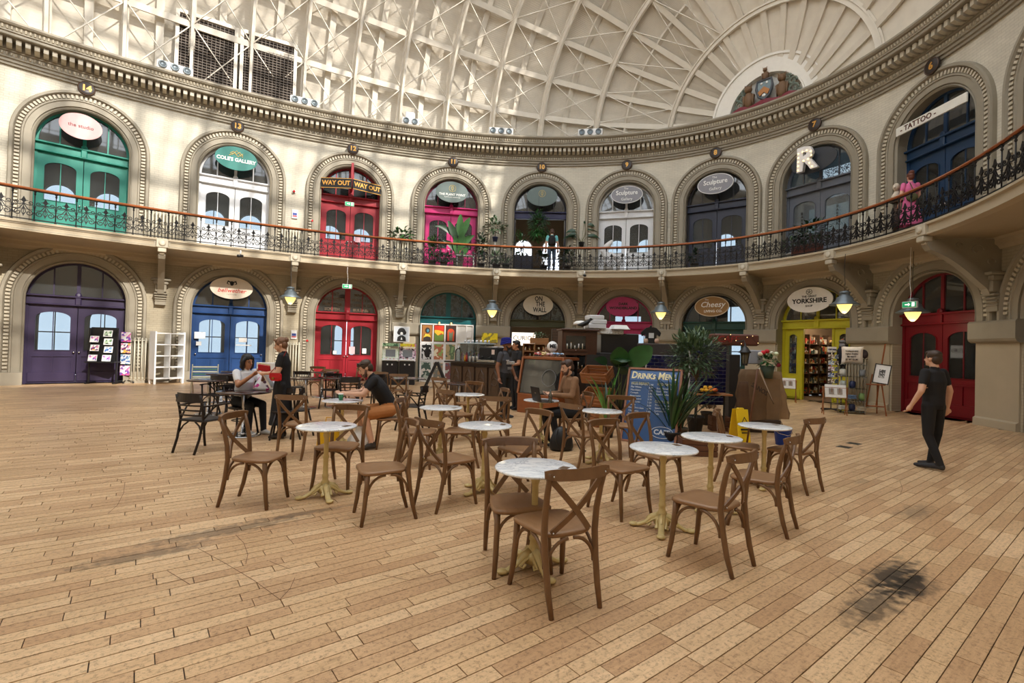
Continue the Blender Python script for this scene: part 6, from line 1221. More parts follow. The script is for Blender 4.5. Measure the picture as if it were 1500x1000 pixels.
for t_, x, z in (('HOT DRINKS', .24, Hm-.30), ('ICED DRINKS', .70, Hm-.30), ('COLD DRINKS', .70, Hm-.62)): text(t_, .06, MY, g, (x*k_, -.008, z), sx=.9)
L1 = 'Double Espresso\nFlat White\nMacchiato\nCortado\nAmericano\nCappuccino\nCaffe Latte\nMocha\nHot Chocolate\nChai Latte\nYorkshire Tea\nHerbal Tea'; text(L1, .048, MC, g, (.08*k_, -.008, Hm-.62), align='LEFT', sx=.95, space=1.15)
text('2.60\n3.00\n2.80\n2.80\n2.90\n3.20\n3.20\n3.50\n3.40\n3.40\n2.20\n2.40', .048, MC, g, (.40*k_, -.008, Hm-.62), align='LEFT', sx=.95, space=1.15); text('Iced Americano\nIced Latte\nIced Mocha', .048, MC, g, (.54*k_, -.008, Hm-.43), align='LEFT', space=1.15); text('Fresh Orange Juice\nSparkling Water\nLemonade\nCola', .046, MC, g, (.54*k_, -.008, Hm-.76), align='LEFT', space=1.15)
text('CAFE', .12, MC, g, (.70*k_, -.008, .22), bold=.003); b = MB(); b.tube([(x, -.008, z) for x, z in oval(.19, .10, 24, .70*k_, .22)], .006, 4, closed=True); b.build('oval_logo', MC, g)
for q in (0.02, wd-.02): b = MB(); b.tube([(q, .03, Hm*.9), (q, .45, .1)], .015, 5); b.build('rear_leg', M_CRATE2, g)
# floor plants by the menu
def bigleaf(p, label, items, potc, pr=.2, ph=.3):
    g = empty('big_leaf_plant', p, 0, label=label, cat='plant'); z = pot(g, pr, ph, potc)
    for dx, dy, zt, L_, w_, dr, m in items:
        b = MB(); b.tube([(0, 0, z-.05), (dx*.4, dy*.4, (z+zt)/2), (dx, dy, zt)], [.014, .012, .008], 6); b.build('stalk', M_STEM, g); b = MB(); leaf(b, (dx, dy, zt), (dx*1.8+.05, -.20, .60), L_, w_, dr, 8, .10, nrm=(0, -1, .4)); b.build('leaf', m, g)
p = TZ(906, 622); bigleaf((p.x, p.y, 0), 'tall plant with huge glossy heart leaves, left of the menu board', ((-.05, -.1, 1.32, .40, .44, .15, LG), (.20, -.1, 1.28, .62, .50, .25, LG), (-.02, .05, 1.25, .5, .5, 1.8, LD), (-.28, .1, 1.3, .35, .22, .8, LD), (.3, .1, 1.1, .45, .3, 1.2, LD), (.05, 0, 1.1, .5, .42, 1.9, LD)), (28, 40, 80))
def swords(p, label, n, h, sp, m, pc, seed, w_=.05, pr=.14):
    g = empty('sword_leaf_plant', (p.x, p.y, 0), 0, label=label, cat='plant'); z = pot(g, pr, .24, pc); rn = random.Random(seed)
    for i in range(n): a = rn.uniform(0, 2*PI); b = MB(); leaf(b, (.03*math.cos(a), .03*math.sin(a), z-.05+rn.random()*.25), (math.cos(a)*sp*rn.random(), math.sin(a)*sp*rn.random(), 1), h*rn.uniform(.5, 1), w_, .55, 7, .25); b.build('leaf', m if rn.random() > .4 else LD, g)
swords(TZ(889, 640), 'bright green strap-leaved plant by the foot of the menu', 16, .95, .5, LB, (60, 54, 50), 3, .07); swords(TZ(984, 652), 'spiky yucca overlapping the right side of the menu board', 46, 1.0, .65, LG, (36, 36, 38), 4, .055); swords(TZ(996, 645), 'second spiky yucca behind, against the olive tree', 40, 1.15, .8, LD, (90, 84, 76), 6, .05)
p = TZ(1018, 633); g = empty('olive_tree', (p.x, p.y, 0), 0, label='olive tree in a dark pot right of the drinks menu', cat='tree'); z = pot(g, .17, .34, (42, 42, 46)); b = MB(); b.tube([(0, 0, z-.05), (.03, 0, .8), (-.02, 0, 1.2), (.05, 0, 1.6)], [.03, .026, .02, .01], 7)
for dx, dz in ((-.3, 1.5), (.3, 1.45), (-.2, 1.8), (.22, 1.75), (.38, 1.2), (-.38, 1.25)): b.tube([(0, 0, 1.1), (dx*.5, 0, (1.1+dz)/2+.08), (dx, 0, dz)], [.014, .01, .004], 5)
b.build('trunk', M_BARK, g); bush(g, (-.05, 0, 1.56), (.55, .42, .52), 1300, .14, .042, LO, 33, droop=.3, up=.3)
p = TZ(1035, 622); g = empty('dried_flower_pot', (p.x, p.y, 0), 0, label='bunch of pale dried flowers low behind the olive tree', cat='plant'); z = pot(g, .13, .3, (60, 56, 54)); bush(g, (0, 0, .52), (.24, .2, .2), 200, .06, .05, mat('dried_flowers', (150, 128, 108), .8, var=.3), 35)
# tiled kiosk front, posts, shelf with fruit
M_TILE = mat('navy_glazed_tile', (18, 20, 66), .12, var=.15, coat=.5); M_GROUT = plain((196, 196, 200))
def tiles(px0, py0, px1, py1, Y, rz, label):
    A, B_ = TY(px0, py1, Y), TY(px1, py0, Y); w_, h_ = B_.x-A.x, B_.z-A.z; g = empty('tiled_panel', (A.x, Y, A.z), rz, label=label, cat='tiled wall'); b = MB(); b.box(0, w_, .01, .12, 0, h_); b.build('grout_bed', M_GROUT, g); z = 0; r_ = 0
    me = None
    while z+.06 < h_:
        x = -(.09 if r_ % 2 else 0)
        while x < w_:
            x0, x1 = max(0, x+.005), min(w_, x+.18-.005)
            if x1-x0 > .03:
                if me is None or abs((x1-x0)-.17) > .002:
                    b = MB(); b.bbox(((x1-x0)/2, 0, .0375), (x1-x0, .03, .075), .004); t = b.build('tile', M_TILE, g)
                    if me is None and abs((x1-x0)-.17) < .002: me = t
                else: t = me.copy(); COL.objects.link(t)
                t.location = (x0, 0, z+.005)
            x += .18
        z += .085; r_ += 1
tiles(1010, 503, 1064, 592, 10.9, 0, 'navy blue tiled kiosk wall with white grout behind the olive tree'); tiles(947, 521, 1004, 546, 11.6, 0, 'short strip of navy tiles above the drinks menu')
b = MB(); b.bbox((0, 0, .8), (.26, .26, 1.6), .01); o = b.build('kiosk_post', plain((26, 28, 34), .4)); p = TZ(1074, 616); o.location = (p.x, p.y+.1, 0); tag(o, 'square black kiosk post right of the navy tiles', 'post')
board_box('wire_mesh_basket', 940, 504, 1002, 520, 11.8, .5, mat('woven_dark_mesh', (58, 50, 46), .8, var=.5, scale=40), 'dark woven mesh tray on the kiosk above the menu', 'basket', .02)
board_box('kiosk_back_counter', 876, 520, 1008, 620, 12.2, .5, plain((28, 26, 28)), 'dark kiosk cabinet body behind the plants and menu', 'cabinet', .01)
board_box('suitcase_trunk', 1047, 490, 1113, 505, 10.8, .4, mat('brown_leather_case', (92, 50, 38), .45, var=.3), 'brown old trunk laid on top of the kiosk, red lettering', 'trunk', .03)
p = TY(1066, 497, 10.78); o = MB(); o.cbox((0, 0, 0), (.01, .01, .01)); g = empty('trunk_lettering', (p.x, 10.77, p.z), 0, label='red hand lettering CAFE on the old trunk', cat='lettering'); text('CAFE', .2, plain((150, 40, 36)), g, (0, -.01, 0), shear=.2)
g = empty('string_of_fairy_lights', TY(1085, 497, 10.7), 0, label='tiny warm fairy lights draped over the old trunk', cat='lights'); b = MB()
for i in range(7): b.ball((-.35+.12*i, -.02, .1*math.sin(i*1.7)), .008, 5)
b.build('bulbs', bulbs, g, kind='stuff'); b = MB(); b.tube([(-.38+.06*i, -.01, .1*math.sin(i*.85)) for i in range(14)], .003, 4); b.build('wire', M_BLACK, g)
p = TY(1042, 576, 9.6); g = empty('fruit_shelf', (p.x, p.y, p.z-.02), 0, label='wooden shelf carrying the fruit plate, beside the kiosk post', cat='shelf'); b = MB(); b.bbox((.02, .1, 0), (.72, .4, .035), .006); b.build('board', M_CRATE, g); b = MB(); b.tube([(-.3, 0, 0), (-.3, 0, -p.z+.02)], .02, 6); b.build('leg', M_BLACK, g); b = MB(); b.tube([(.34, .2, 0), (.34, .2, -p.z+.02)], .02, 6); b.build('leg', M_BLACK, g)
g2 = empty('fruit_plate', (p.x-.05, p.y+.05, p.z), 0, label='dark plate piled with oranges and lemons on the wooden shelf', cat='plate'); b = MB(); b.lathe([(.12, 0), (.22, .03), (.21, .035), (0, .012)], 20); b.build('plate', M_CTR, g2)
for i, (x, y, z, c_) in enumerate(((-.13, -.04, .05, (236, 176, 40)), (-.06, -.08, .05, (240, 180, 50)), (.02, -.08, .05, (226, 150, 40)), (.10, -.06, .055, (236, 110, 30)), (.15, 0, .055, (230, 96, 40)), (-.05, 0, .10, (240, 190, 60)), (.05, .01, .10, (236, 170, 50)))):
    b = MB(); b.ball((0, 0, 0), (.045, .04, .038), 10); o = b.build('orange' if i % 2 else 'lemon', mat('fruit_%d_%d_%d' % c_, c_, .45, var=.1)); o.location = (p.x-.05+x, p.y+.05+y, p.z+z+.01); tag(o, ('leftmost lemon', 'orange second from left', 'lemon at the plate centre front', 'orange right of the plate centre', 'rightmost lemon-orange', 'orange on top at left', 'lemon on top at right')[i]+' on the fruit plate', 'fruit', 'fruit on the plate')
# lantern, sacks, flowers
p = TY(1091, 533, 9.7); g = empty('black_lantern', (p.x, p.y, p.z), 0, label='black hexagonal wall lantern hung on the kiosk post', cat='lantern'); b = MB(); b.lathe([(.05, .0), (.085, .22), (.0, .22)], 6, cap=False); b.build('glass_body', mat('smoky_lantern_glass', (96, 86, 64), .3), g); b = MB(); b.lathe([(.13, .22), (.12, .24), (.06, .32), (.02, .36), (.02, .40), (0, .41)], 6); b.lathe([(.055, -.03), (.055, .01), (0, .01)], 6)
for i in range(6): a_ = i*PI/3; b.tube([(.052*math.cos(a_), .052*math.sin(a_), 0), (.088*math.cos(a_), .088*math.sin(a_), .22)], .007, 4)
b.tube([(0, 0, .4), (0, .05, .46), (-.14, .1, .44)], .012, 5); b.build('frame', M_BLACK, g)
def sack(px, pyb, Y_, w_, h_, label, col=(118, 94, 68), lean=0, txt=None, seed=0):
    p = TZ(px, pyb); g = empty('burlap_sack', (p.x, p.y, .26), lean, label=label, cat='sack', group='burlap coffee sacks'); rn = random.Random(seed); b = MB(); pr = []; n = 36
    for k in range(9):
        t = k/8; r_ = w_/2*(1-.38*t**2)*(1+.05*math.sin(k*2)); pr.append((r_, h_*t))
    vs = []
    for r_, z in pr:
        for j in range(n): a_ = 2*PI*j/n; rr = r_*(1+.12*math.sin(3*a_+z*4+seed)+.07*math.sin(7*a_+seed*2+z*2)+.04*math.sin(13*a_-z*6)); vs.append((rr*math.cos(a_), rr*.42*math.sin(a_), z))
    b.add(vs, [(i*n+j, i*n+(j+1) % n, (i+1)*n+(j+1) % n, (i+1)*n+j) for i in range(8) for j in range(n)]+[tuple(range(8*n, 9*n))], True); b.build('sackcloth', mat('burlap_%d' % col[0], col, .95, var=.25, scale=5, bump=.5, bscale=160), g)
    if txt: text(txt, .13, plain((60, 46, 38)), g, (0, -w_*.30, h_*.62), rot=(PI/2, .5, 0), bold=.003)
sack(1100, 632, 0, .78, 1.04, 'burlap coffee sack with printed letters beside the lantern', (110, 86, 62), .2, 'SANOS', 1); sack(1128, 630, 0, .62, 1.0, 'pale burlap sack draped right of the wooden pole', (146, 120, 90), -.2, None, 2); sack(1088, 636, 0, .34, .80, 'dark folded burlap sack nearest the yellow floor sign', (88, 64, 46), .4, None, 3)
b = MB(); pA, pB = TZ(1146, 622), TY(1112, 540, 8.75); b.tube([pA, pB], .014, 6); tag(b.build('metal_pole', M_CHROME), 'thin pale metal pole leaning over the burlap sacks', 'pole'); b = MB(); pA, pB = TZ(1094, 650), TY(1110, 540, 8.75); b.tube([pA, pB], .02, 6); tag(b.build('wooden_pole', M_CRATE2), 'wooden tripod pole among the burlap sacks', 'pole')
board_box('grey_bucket_box', 1098, 513, 1118, 533, 10.3, .3, plain((140, 146, 158)), 'grey-blue box behind the black lantern', 'box', .02)
b = MB(); b.bbox((0, 0, .13), (.86, .36, .26), .01); o = b.build('dark_low_trunk', M_CTR); pt = TZ(1109, 632); o.location = (pt.x, pt.y+.05, 0); tag(o, 'dark low trunk on the floor carrying the burlap sacks', 'trunk')
p = TY(1124, 541, 10.3); g = empty('flower_bucket', (p.x, p.y, p.z-.18), 0, label='bucket of red and white flowers above the sacks', cat='flowers'); b = MB(); b.lathe([(.10, 0), (.14, .26), (.12, .26), (0, .2)], 14); b.build('bucket', plain((60, 74, 60)), g); bush(g, (0, 0, .36), (.2, .15, .14), 110, .1, .05, LG, 41); 
for x, z, c_ in ((-.12, .55, (206, 30, 50)), (-.04, .58, (190, 24, 44)), (.06, .54, (226, 230, 206)), (.15, .53, (214, 224, 190)), (-.18, .52, (230, 220, 200)), (.2, .3, (130, 24, 40))):
    b = MB(); b.ball((x, -.05, z-.02), (.055, .05, .045), 8); b.build('bloom', mat('bloom_%d_%d' % c_[:2], c_, .7, var=.3, scale=30), g)
b = MB(); b.box(-.25, .25, -.2, .2, 0, p.z-.19); o = b.build('flower_stand', mat('burlap_drape', (124, 100, 74), .95, var=.25, scale=5, bump=.5, bscale=160)); o.location = (p.x, p.y+.15, 0); tag(o, 'burlap covered stand behind the sacks under the flower bucket', 'stand')
# wet floor sign, bucket, small box
p = TZ(1083, 646); g = empty('wet_floor_sign', (p.x, p.y, 0), .15, label='yellow plastic wet floor sign with warning triangle', cat='floor sign'); M_YEL = paint((236, 200, 30)); 
for q in (-1, 1): b = MB(); b.bbox((0, q*.11, .30), (.24 if q < 0 else .24, .015, .60), .006, rx=q*.18); t = b.build('panel', M_YEL, g)
b = MB(); b.tube([(-.07, -.155, .34), (0, -.135, .46), (.07, -.155, .34)], .010, 4, closed=True); b.build('warning_triangle', M_BLACK, g); b = MB(); b.cbox((0, -.152, .24), (.15, .006, .03), rx=-.18); b.cbox((0, -.16, .18), (.12, .006, .02), rx=-.18); b.build('caution_lines', M_BLACK, g); b = MB(); b.bbox((0, 0, .6), (.13, .06, .035), .01); b.build('handle', M_YEL, g)
p = TZ(1146, 651); g = empty('blue_bucket', (p.x, p.y, 0), 0, label='blue plastic mop bucket beneath the rightmost marble table', cat='bucket'); b = MB(); b.lathe([(.11, 0), (.145, .27), (.16, .275), (.16, .30), (.14, .30), (.10, .02), (0, .02)], 20); b.build('pail', paint((20, 60, 170)), g); b = MB(); b.tube([(-.155, 0, .28), (-.12, -.1, .22), (0, -.17, .19), (.12, -.1, .22), (.155, 0, .28)], .006, 5); b.build('handle', M_CHROME, g)
p = TZ(1083, 640); b = MB(); b.bbox((0, 0, .05), (.16, .12, .09), .005); o = b.build('cardboard_box', mat('cardboard', (160, 120, 84), .8)); o.location = (p.x+.08, p.y+.45, 0); tag(o, 'small cardboard box behind the yellow floor sign', 'box')
g = empty('black_tshirt_display', TY(953, 503, 13.6), 0, label='black printed T-shirt on a stand before the magenta arch', cat='T-shirt'); b = MB(); b.prism([(-.14, 0), (.14, 0), (.15, .26), (.24, .2), (.27, .30), (.14, .43), (.06, .45), (-.06, .45), (-.14, .43), (-.27, .30), (-.24, .2), (-.15, .26)], -.05, .05); b.build('shirt', M_BLACK, g); b = MB(); b.cbox((0, -.055, .22), (.14, .006, .14)); b.build('print', plain((210, 210, 210)), g); b = MB(); b.tube([(0, 0, 0), (0, 0, -1.2)], .02, 6); b.tube([(0, 0, .44), (0, 0, .5)], .03, 6); b.build('stand_pole', M_BLACK, g)
for i, (px, c_) in enumerate(((946, (190, 160, 140)), (962, (206, 170, 150)))): g = empty('small_jar', TY(px, 503, 12.0), 0, label=('left' if i == 0 else 'right')+' pinkish jar on the mesh tray below the black T-shirt', cat='jar'); b = MB(); b.lathe([(.05, 0), (.055, .08), (.04, .11), (.04, .12), (0, .12)], 10); b.build('body', paint(c_), g)
# ------------------------------------------------------------------ yellow shop displays
def card_rack(px, py, label, w_=.55):
    p = TZ(px, py); g = empty('folding_print_rack', (p.x, p.y, 0), Wrot(BS[7])*.4, label=label, cat='rack', group='folding print racks')
    for q in (-1, 1): b = MB(); b.tube([(q*w_/2, -.16, 0), (q*w_/2, .1, .78)], .014, 5); b.tube([(q*w_/2, .16, 0), (q*w_/2, -.12, .78)], .014, 5); b.build('leg', M_CRATE, g)
    b = MB()
    for i in range(4): b.tube([(-w_/2+i*w_/3, -.13, .48), (-w_/2+i*w_/3, -.18, .76)], .008, 4)
    b.tube([(-w_/2, -.18, .76), (w_/2, -.18, .76)], .01, 4); b.tube([(-w_/2, -.13, .48), (w_/2, -.13, .48)], .01, 4); b.build('rail', M_CRATE, g); b = MB(); b.cbox((0, -.1, .66), (w_*.9, .06, .36), rx=-.3); b.build('prints', mat('print_sheets', (226, 224, 220), .6), g, kind='stuff')
    b = MB(); b.cbox((-.1, -.145, .66), (.12, .01, .16), rx=-.3); b.cbox((.1, -.145, .66), (.12, .01, .16), rx=-.3); b.build('printed_image', plain((150, 140, 130)), g)
card_rack(1152, 589, 'folding wooden rack of prints against the left of the yellow front'); card_rack(1222, 607, 'folding wooden rack of prints at the foot of the postcard spinner')
p = TZ(1217, 602); g = empty('postcard_spinner', (p.x, p.y, 0), .3, label='tall wire postcard spinner with white header before the yellow shop', cat='card rack'); b = MB(); b.tube([(0, 0, .05), (0, 0, 1.80)], .016, 6); b.build('pole', M_CHROME, g); 
for i in range(4): a_ = i*PI/2; b = MB(); b.tube([(0, 0, .07), (.3*math.cos(a_), .3*math.sin(a_), .05)], .02, 5); b.ball((.3*math.cos(a_), .3*math.sin(a_), .035), .035, 6); b.build('caster_leg', M_BLACK, g)
b = MB(); b.bbox((0, 0, 1.83), (.34, .02, .16), .004); b.build('header', M_WHITE, g); text('POSTCARDS', .055, plain((50, 60, 120)), g, (0, -.014, 1.83), bold=.002)
pc = [patchwork('postcard_%d' % i, cs, 22) for i, cs in enumerate((((90, 110, 130), (210, 210, 200), (150, 170, 190)), ((150, 120, 90), (220, 214, 200), (90, 80, 70)), ((40, 60, 110), (200, 206, 216), (120, 140, 170)), ((190, 150, 160), (230, 226, 220), (120, 100, 110))))]
gg = g
for r_ in range(6):
    for f_ in range(3):
        a_ = -PI/2+(f_-1)*PI/3+.1; z = .72+.18*r_; o = MB(); o.cbox((0, 0, 0), (.15, .008, .12)); o = o.build('postcard', pc[(r_+f_) % 4]); o.rotation_euler = (0, 0, a_+PI/2+.3); v = Vector((.15*math.cos(a_+.3), .15*math.sin(a_+.3), 0)); o.location = (p.x+v.x, p.y+v.y, z); tag(o, ('left', 'middle', 'right')[f_]+' postcard in the '+('lowest', 'second lowest', 'third lowest', 'third highest', 'second highest', 'top')[r_]+' row of the wire spinner', 'postcard', 'postcards on the wire spinner')
b = MB()
for r_ in range(7): b.tube([(.14*math.cos(t), .14*math.sin(t), .65+.18*r_) for t in np.linspace(0, 2*PI, 12, endpoint=False)], .004, 4, closed=True)
b.build('wire_tier', M_CHROME, g)
p = TZ(1246, 605); g = empty('glass_display_shelves', (p.x, p.y, 0), Wrot(BS[7])*.5, label='glass display shelves of gifts right of the postcard spinner', cat='shelves'); b = MB()
for x in (-.32, .32):
    for y in (-.2, .2): b.tube([(x, y, 0), (x, y, 1.42)], .010, 5)
b.build('chrome_frame', M_CHROME, g); 
for z in (.06, .38, .72, 1.06, 1.40): b = MB(); b.bbox((0, 0, z), (.70, .44, .015), .003); b.build('glass_shelf', glass('shelf_glass', (215, 225, 222), .8, .25), g)
gift = (('folded white tea towels', (232, 232, 230), 0), ('green tin', (120, 150, 90), 1), ('navy mug stack', (40, 50, 90), 1), ('white bowl of soaps', (226, 226, 220), 1), ('cream folded cloth', (210, 200, 180), 0), ('blue patterned pouch', (110, 140, 180), 0), ('clear jar of sweets', (190, 200, 200), 1), ('grey knitted hat', (130, 134, 140), 1), ('navy mug pair', (36, 44, 80), 1), ('beige scarf roll', (196, 176, 150), 0))
for i, (l, c_, k_) in enumerate(gift):
    z = (.07, .39, .73, 1.07)[i % 4]; x = (-.2, .0, .2)[(i*2) % 3]; v = g.matrix_basis @ Vector((x, -.05, 0)) if False else Vector((p.x+x, p.y+x*math.tan(Wrot(BS[7])*.5)-.05, 0)); t = empty('gift_item', (v.x, v.y, z+.006), 0, label=l+' on the glass display shelves', cat='gift', group='gifts on the glass shelves'); b = MB()
    if k_: b.lathe([(.07, 0), (.085, .08), (.08, .17), (.05, .2), (0, .2)], 12)
    else: b.bbox((0, 0, .04), (.19, .16, .03), .01); b.bbox((0, 0, .08), (.18, .15, .03), .01); b.bbox((0, 0, .12), (.18, .15, .03), .01)
    b.build('body', paint(c_), t)
g = empty('printed_cushion', (p.x-.02, p.y-.05, 1.41), Wrot(BS[7])*.4, label='square cream cushion printed with words on top of the glass shelves', cat='cushion'); b = MB(); b.ball((0, 0, .24), (.28, .11, .26), 16); M_CU = mat('cream_linen', (222, 212, 200), .8, bump=.2)
o = MB(); n = 12
vs = []; 
for sgn in (-1, 1):
    for i in range(n+1):
        for j in range(n+1): u, v = i/n*2-1, j/n*2-1; t = (1-u**4)*(1-v**4); vs.append((u*.27*(1-.07*(1-v*v)), sgn*.10*t**.6, .26+v*.26*(1-.07*(1-u*u))))
N1 = (n+1)**2; o.add(vs, [(s_*N1+i*(n+1)+j, s_*N1+(i+1)*(n+1)+j, s_*N1+(i+1)*(n+1)+j+1, s_*N1+i*(n+1)+j+1) for s_ in (0, 1) for i in range(n) for j in range(n)], True); o.build('cover', M_CU, g)
for i, t_ in enumerate(('YORKSHIRE', 'NAH THEN', 'BE REYT', 'EE BY GUM')): text(t_, .06, CB, g, (-.03, -.112+.004*abs(i-1.5), .38-.08*i), bold=.001)
g = empty('tshirt_mannequin', (p.x+.05, p.y+.5, 0), Wrot(BS[7])*.4, label='mannequin torso in a navy T-shirt above the printed cushion', cat='mannequin'); b = MB(); b.tube([(0, 0, 1.35), (0, 0, 1.5), (0, 0, 1.68), (0, 0, 1.84), (0, 0, 1.90), (0, 0, 1.93)], [(.17, .11), (.18, .12), (.21, .13), (.22, .11), (.14, .08), (.07, .06)], 18)
for q in (-1, 1): b.tube([(q*.17, 0, 1.85), (q*.25, -.01, 1.78), (q*.29, -.02, 1.62)], [.08, .08, .075], 12)
b.build('tshirt', mat('navy_jersey', (24, 26, 42), .85), g); b = MB(); b.tube([(0, 0, 1.92), (0, 0, 1.97), (0, 0, 2.02)], [(.11, .09), (.09, .08), (.07, .06)], 14); b.ball((0, 0, 2.08), (.09, .09, .05), 10); b.build('grey_hood_neck', plain((110, 110, 116)), g); b = MB(); b.cbox((0.02, -.135, 1.75), (.06, .006, .04)); b.build('logo', M_WHITE, g); b = MB(); b.tube([(0, 0, 0), (0, 0, 1.36)], .02, 6); b.lathe([(.16, 0), (.16, .02), (0, .02)], 14); b.build('stand_pole', M_CHROME, g)
p = TZ(1282, 607); g = empty('wooden_easel', (p.x, p.y, 0), Wrot(BS[6])*.45, label='tall wooden easel at the pier between yellow and red shops', cat='easel'); b = MB()
b.tube([(-.24, -.22, 0), (-.08, -.02, 1.15)], .018, 5); b.build('leg', M_FRW, g); b = MB(); b.tube([(.26, -.22, 0), (.10, -.02, 1.15)], .018, 5); b.build('leg', M_FRW, g); b = MB(); b.tube([(.02, .42, 0), (.04, .02, 1.2)], .018, 5); b.build('leg', M_FRW, g)
b = MB(); b.tube([(.02, -.1, .22), (.09, 0, 1.1), (.20, .06, 2.02)], .020, 5); b.build('mast', M_FRW, g); b = MB(); b.bbox((.0, -.14, .86), (.46, .07, .035), .005); b.build('tray', M_FRW, g); b = MB(); b.bbox((0, -.17, .25), (.46, .03, .04), .005); b.build('cross_rail', M_FRW, g)
g2 = empty('framed_print', (p.x, p.y-.16, .89), Wrot(BS[6])*.45, label='framed black and white print resting on the wooden easel', cat='picture'); g2.rotation_euler = (-.14, .14, Wrot(BS[6])*.45); b = MB(); b.hole((-.19, .19, 0, .56), [(-.165, .025), (.165, .025), (.165, .535), (-.165, .535)], -.012, .012); b.build('frame', M_BLACK, g2); b = MB(); b.cbox((0, .002, .28), (.34, .008, .52)); b.build('mount', M_WHITE, g2); b = MB(); b.cbox((0, -.006, .29), (.14, .006, .24)); b.build('picture', patchwork('ink_print', ((50, 50, 50), (200, 200, 200), (110, 110, 110)), 40), g2)
s = s_at(1268, 516); g = empty('round_wall_vent', W(s, .06, 1.72), Wrot(s), label='round dark disc on the stone pier beside the easel', cat='vent'); b = MB(); b.lathe([(.16, 0), (.16, .03), (0, .04)], 20, Matrix.Rotation(PI/2, 4, 'X')); b.build('disc', plain((44, 26, 26)), g)
# stock seen through the yellow doorway and windows
s = BS[7]; g = empty('shop_stock_shelves', W(s, -2.6, 0), Wrot(s), label='shelves of brown and gold stock deep inside the yellow doorway', cat='shelves'); b = MB()
for x in (-.9, -.3, .3, .9): b.box(x-.02, x+.02, 0, .3, 0, 2.4)
for z in (.3, .75, 1.2, 1.65, 2.1): b.box(-.9, .9, 0, .3, z, z+.03)
b.build('frame', M_CTR2, g); b = MB(); rn = random.Random(4)
for z in (.33, .78, 1.23, 1.68, 2.13):
    for i in range(12): b.bbox((-.82+.15*i, .12, z+.1), (.1, .14, rn.uniform(.1, .3)), .01)
b.build('goods', patchwork('goods', ((150, 100, 50), (190, 150, 90), (90, 60, 40), (120, 110, 80), (170, 60, 40)), 9), g, kind='stuff')
g = empty('side_stock_shelves', DG[7].matrix_basis @ Vector((-1.66, 1.9, 0)), Wrot(BS[7])+PI/2, label='tall wire and wood shelves along the inside wall of the yellow shop', cat='shelves'); b = MB()
for x in (-1.4, -.7, 0, .7, 1.4): b.box(x-.02, x+.02, -.28, 0, 0, 2.5)
for z in (.1, .5, .9, 1.3, 1.7, 2.1): b.box(-1.4, 1.4, -.28, 0, z, z+.025)
b.build('frame', M_CTR2, g); b = MB(); rn = random.Random(14)
for z in (.125, .525, .925, 1.325, 1.725, 2.125):
    for i in range(19): h_ = rn.uniform(.08, .32); b.bbox((-1.32+.145*i, -.16, z+h_/2), (rn.uniform(.05, .12), .14, h_), .01)
b.build('goods', patchwork('side_goods', ((150, 100, 50), (200, 170, 110), (90, 60, 40), (60, 64, 60), (170, 60, 40), (220, 214, 200), (50, 70, 60)), 7), g, kind='stuff')
s = BS[7]+.25; g = empty('ceiling_disc_lamp', W(s, -1.2, 2.75), 0, label='round white ceiling lamp inside the yellow doorway', cat='lamp'); b = MB(); b.lathe([(.2, 0), (.2, .03), (0, .04)], 20); b.build('diffuser', mat('lamp_white_on', (255, 255, 240), .5, var=0, emit=(255, 250, 230), estr=5), g)
s = BS[6]-.5; 
for i, (z, c_, l) in enumerate(((1.05, (200, 190, 160), 'cream and teal cushions low in the dark red window'), (1.35, (60, 70, 110), 'navy and cream hat stack in the dark red window'), (1.75, (150, 160, 164), 'grey folded cap on a shelf in the dark red window'), (2.1, (130, 150, 160), 'grey-blue cloth on the top shelf in the dark red window'))):
    g = empty('window_goods', W(s, -.55, z), Wrot(s), label=l, cat='goods'); b = MB(); b.bbox((0, 0, .0), (.62, .3, .02), .004); b.build('shelf', M_CTR2, g); b = MB(); b.ball((-.1, 0, .09), (.15, .1, .09), 12); b.ball((.14, 0, .08), (.12, .1, .07), 12); b.build('goods', paint(c_), g)
# ------------------------------------------------------------------ things on and by the cafe tables
p = TZ(398, 571, .745); g = empty('floral_tote_bag', (p.x-.03, p.y-.05, .75), .1, label='white tote bag with pink flowers slumped on the round table', cat='bag'); b = MB(); vs = []; n = 18
for k, (rx, ry, z, ox) in enumerate(((.24, .13, 0, 0), (.25, .13, .05, 0), (.20, .11, .13, -.01), (.14, .08, .21, -.03), (.10, .05, .28, -.05), (.05, .03, .33, -.05))):
    for j in range(n): a_ = 2*PI*j/n; r_ = 1+.06*math.sin(5*a_+k); vs.append((ox+rx*r_*math.cos(a_), ry*r_*math.sin(a_), z))
b.add(vs, [(i*n+j, i*n+(j+1) % n, (i+1)*n+(j+1) % n, (i+1)*n+j) for i in range(5) for j in range(n)]+[tuple(range(5*n, 6*n)), tuple(range(n-1, -1, -1))], True); b.build('body', patchwork('pink_floral', ((232, 228, 234), (226, 222, 230), (214, 60, 150), (236, 232, 236), (90, 60, 90), (230, 226, 232)), 16), g)
b = MB(); b.tube([(-.1, 0, .3), (-.12, -.03, .4), (.0, -.04, .42), (.05, -.02, .3)], .010, 5); b.build('handle', M_WHITE, g); g.scale = (1.05, 1, .85)
p = TZ(378, 566, .745); g = empty('black_floral_scarf', (p.x, p.y+.05, .75), 0, label='dark patterned scarf bunched behind the floral tote', cat='scarf'); b = MB(); b.ball((0, 0, .10), (.17, .10, .11), 14); b.ball((-.06, .02, .17), (.10, .07, .09), 12); b.build('folds', patchwork('dark_floral', ((30, 24, 34), (50, 34, 50), (24, 20, 26), (130, 90, 120)), 14), g)
p = TZ(440, 545, .745); g = empty('paper_carrier_box', TY(396, 540, 9.4), .1, label='white box lid propped behind the red handbag', cat='box'); b = MB(); b.bbox((0, 0, 0), (.5, .03, .24), .006); b.build('lid', M_WHITE, g)
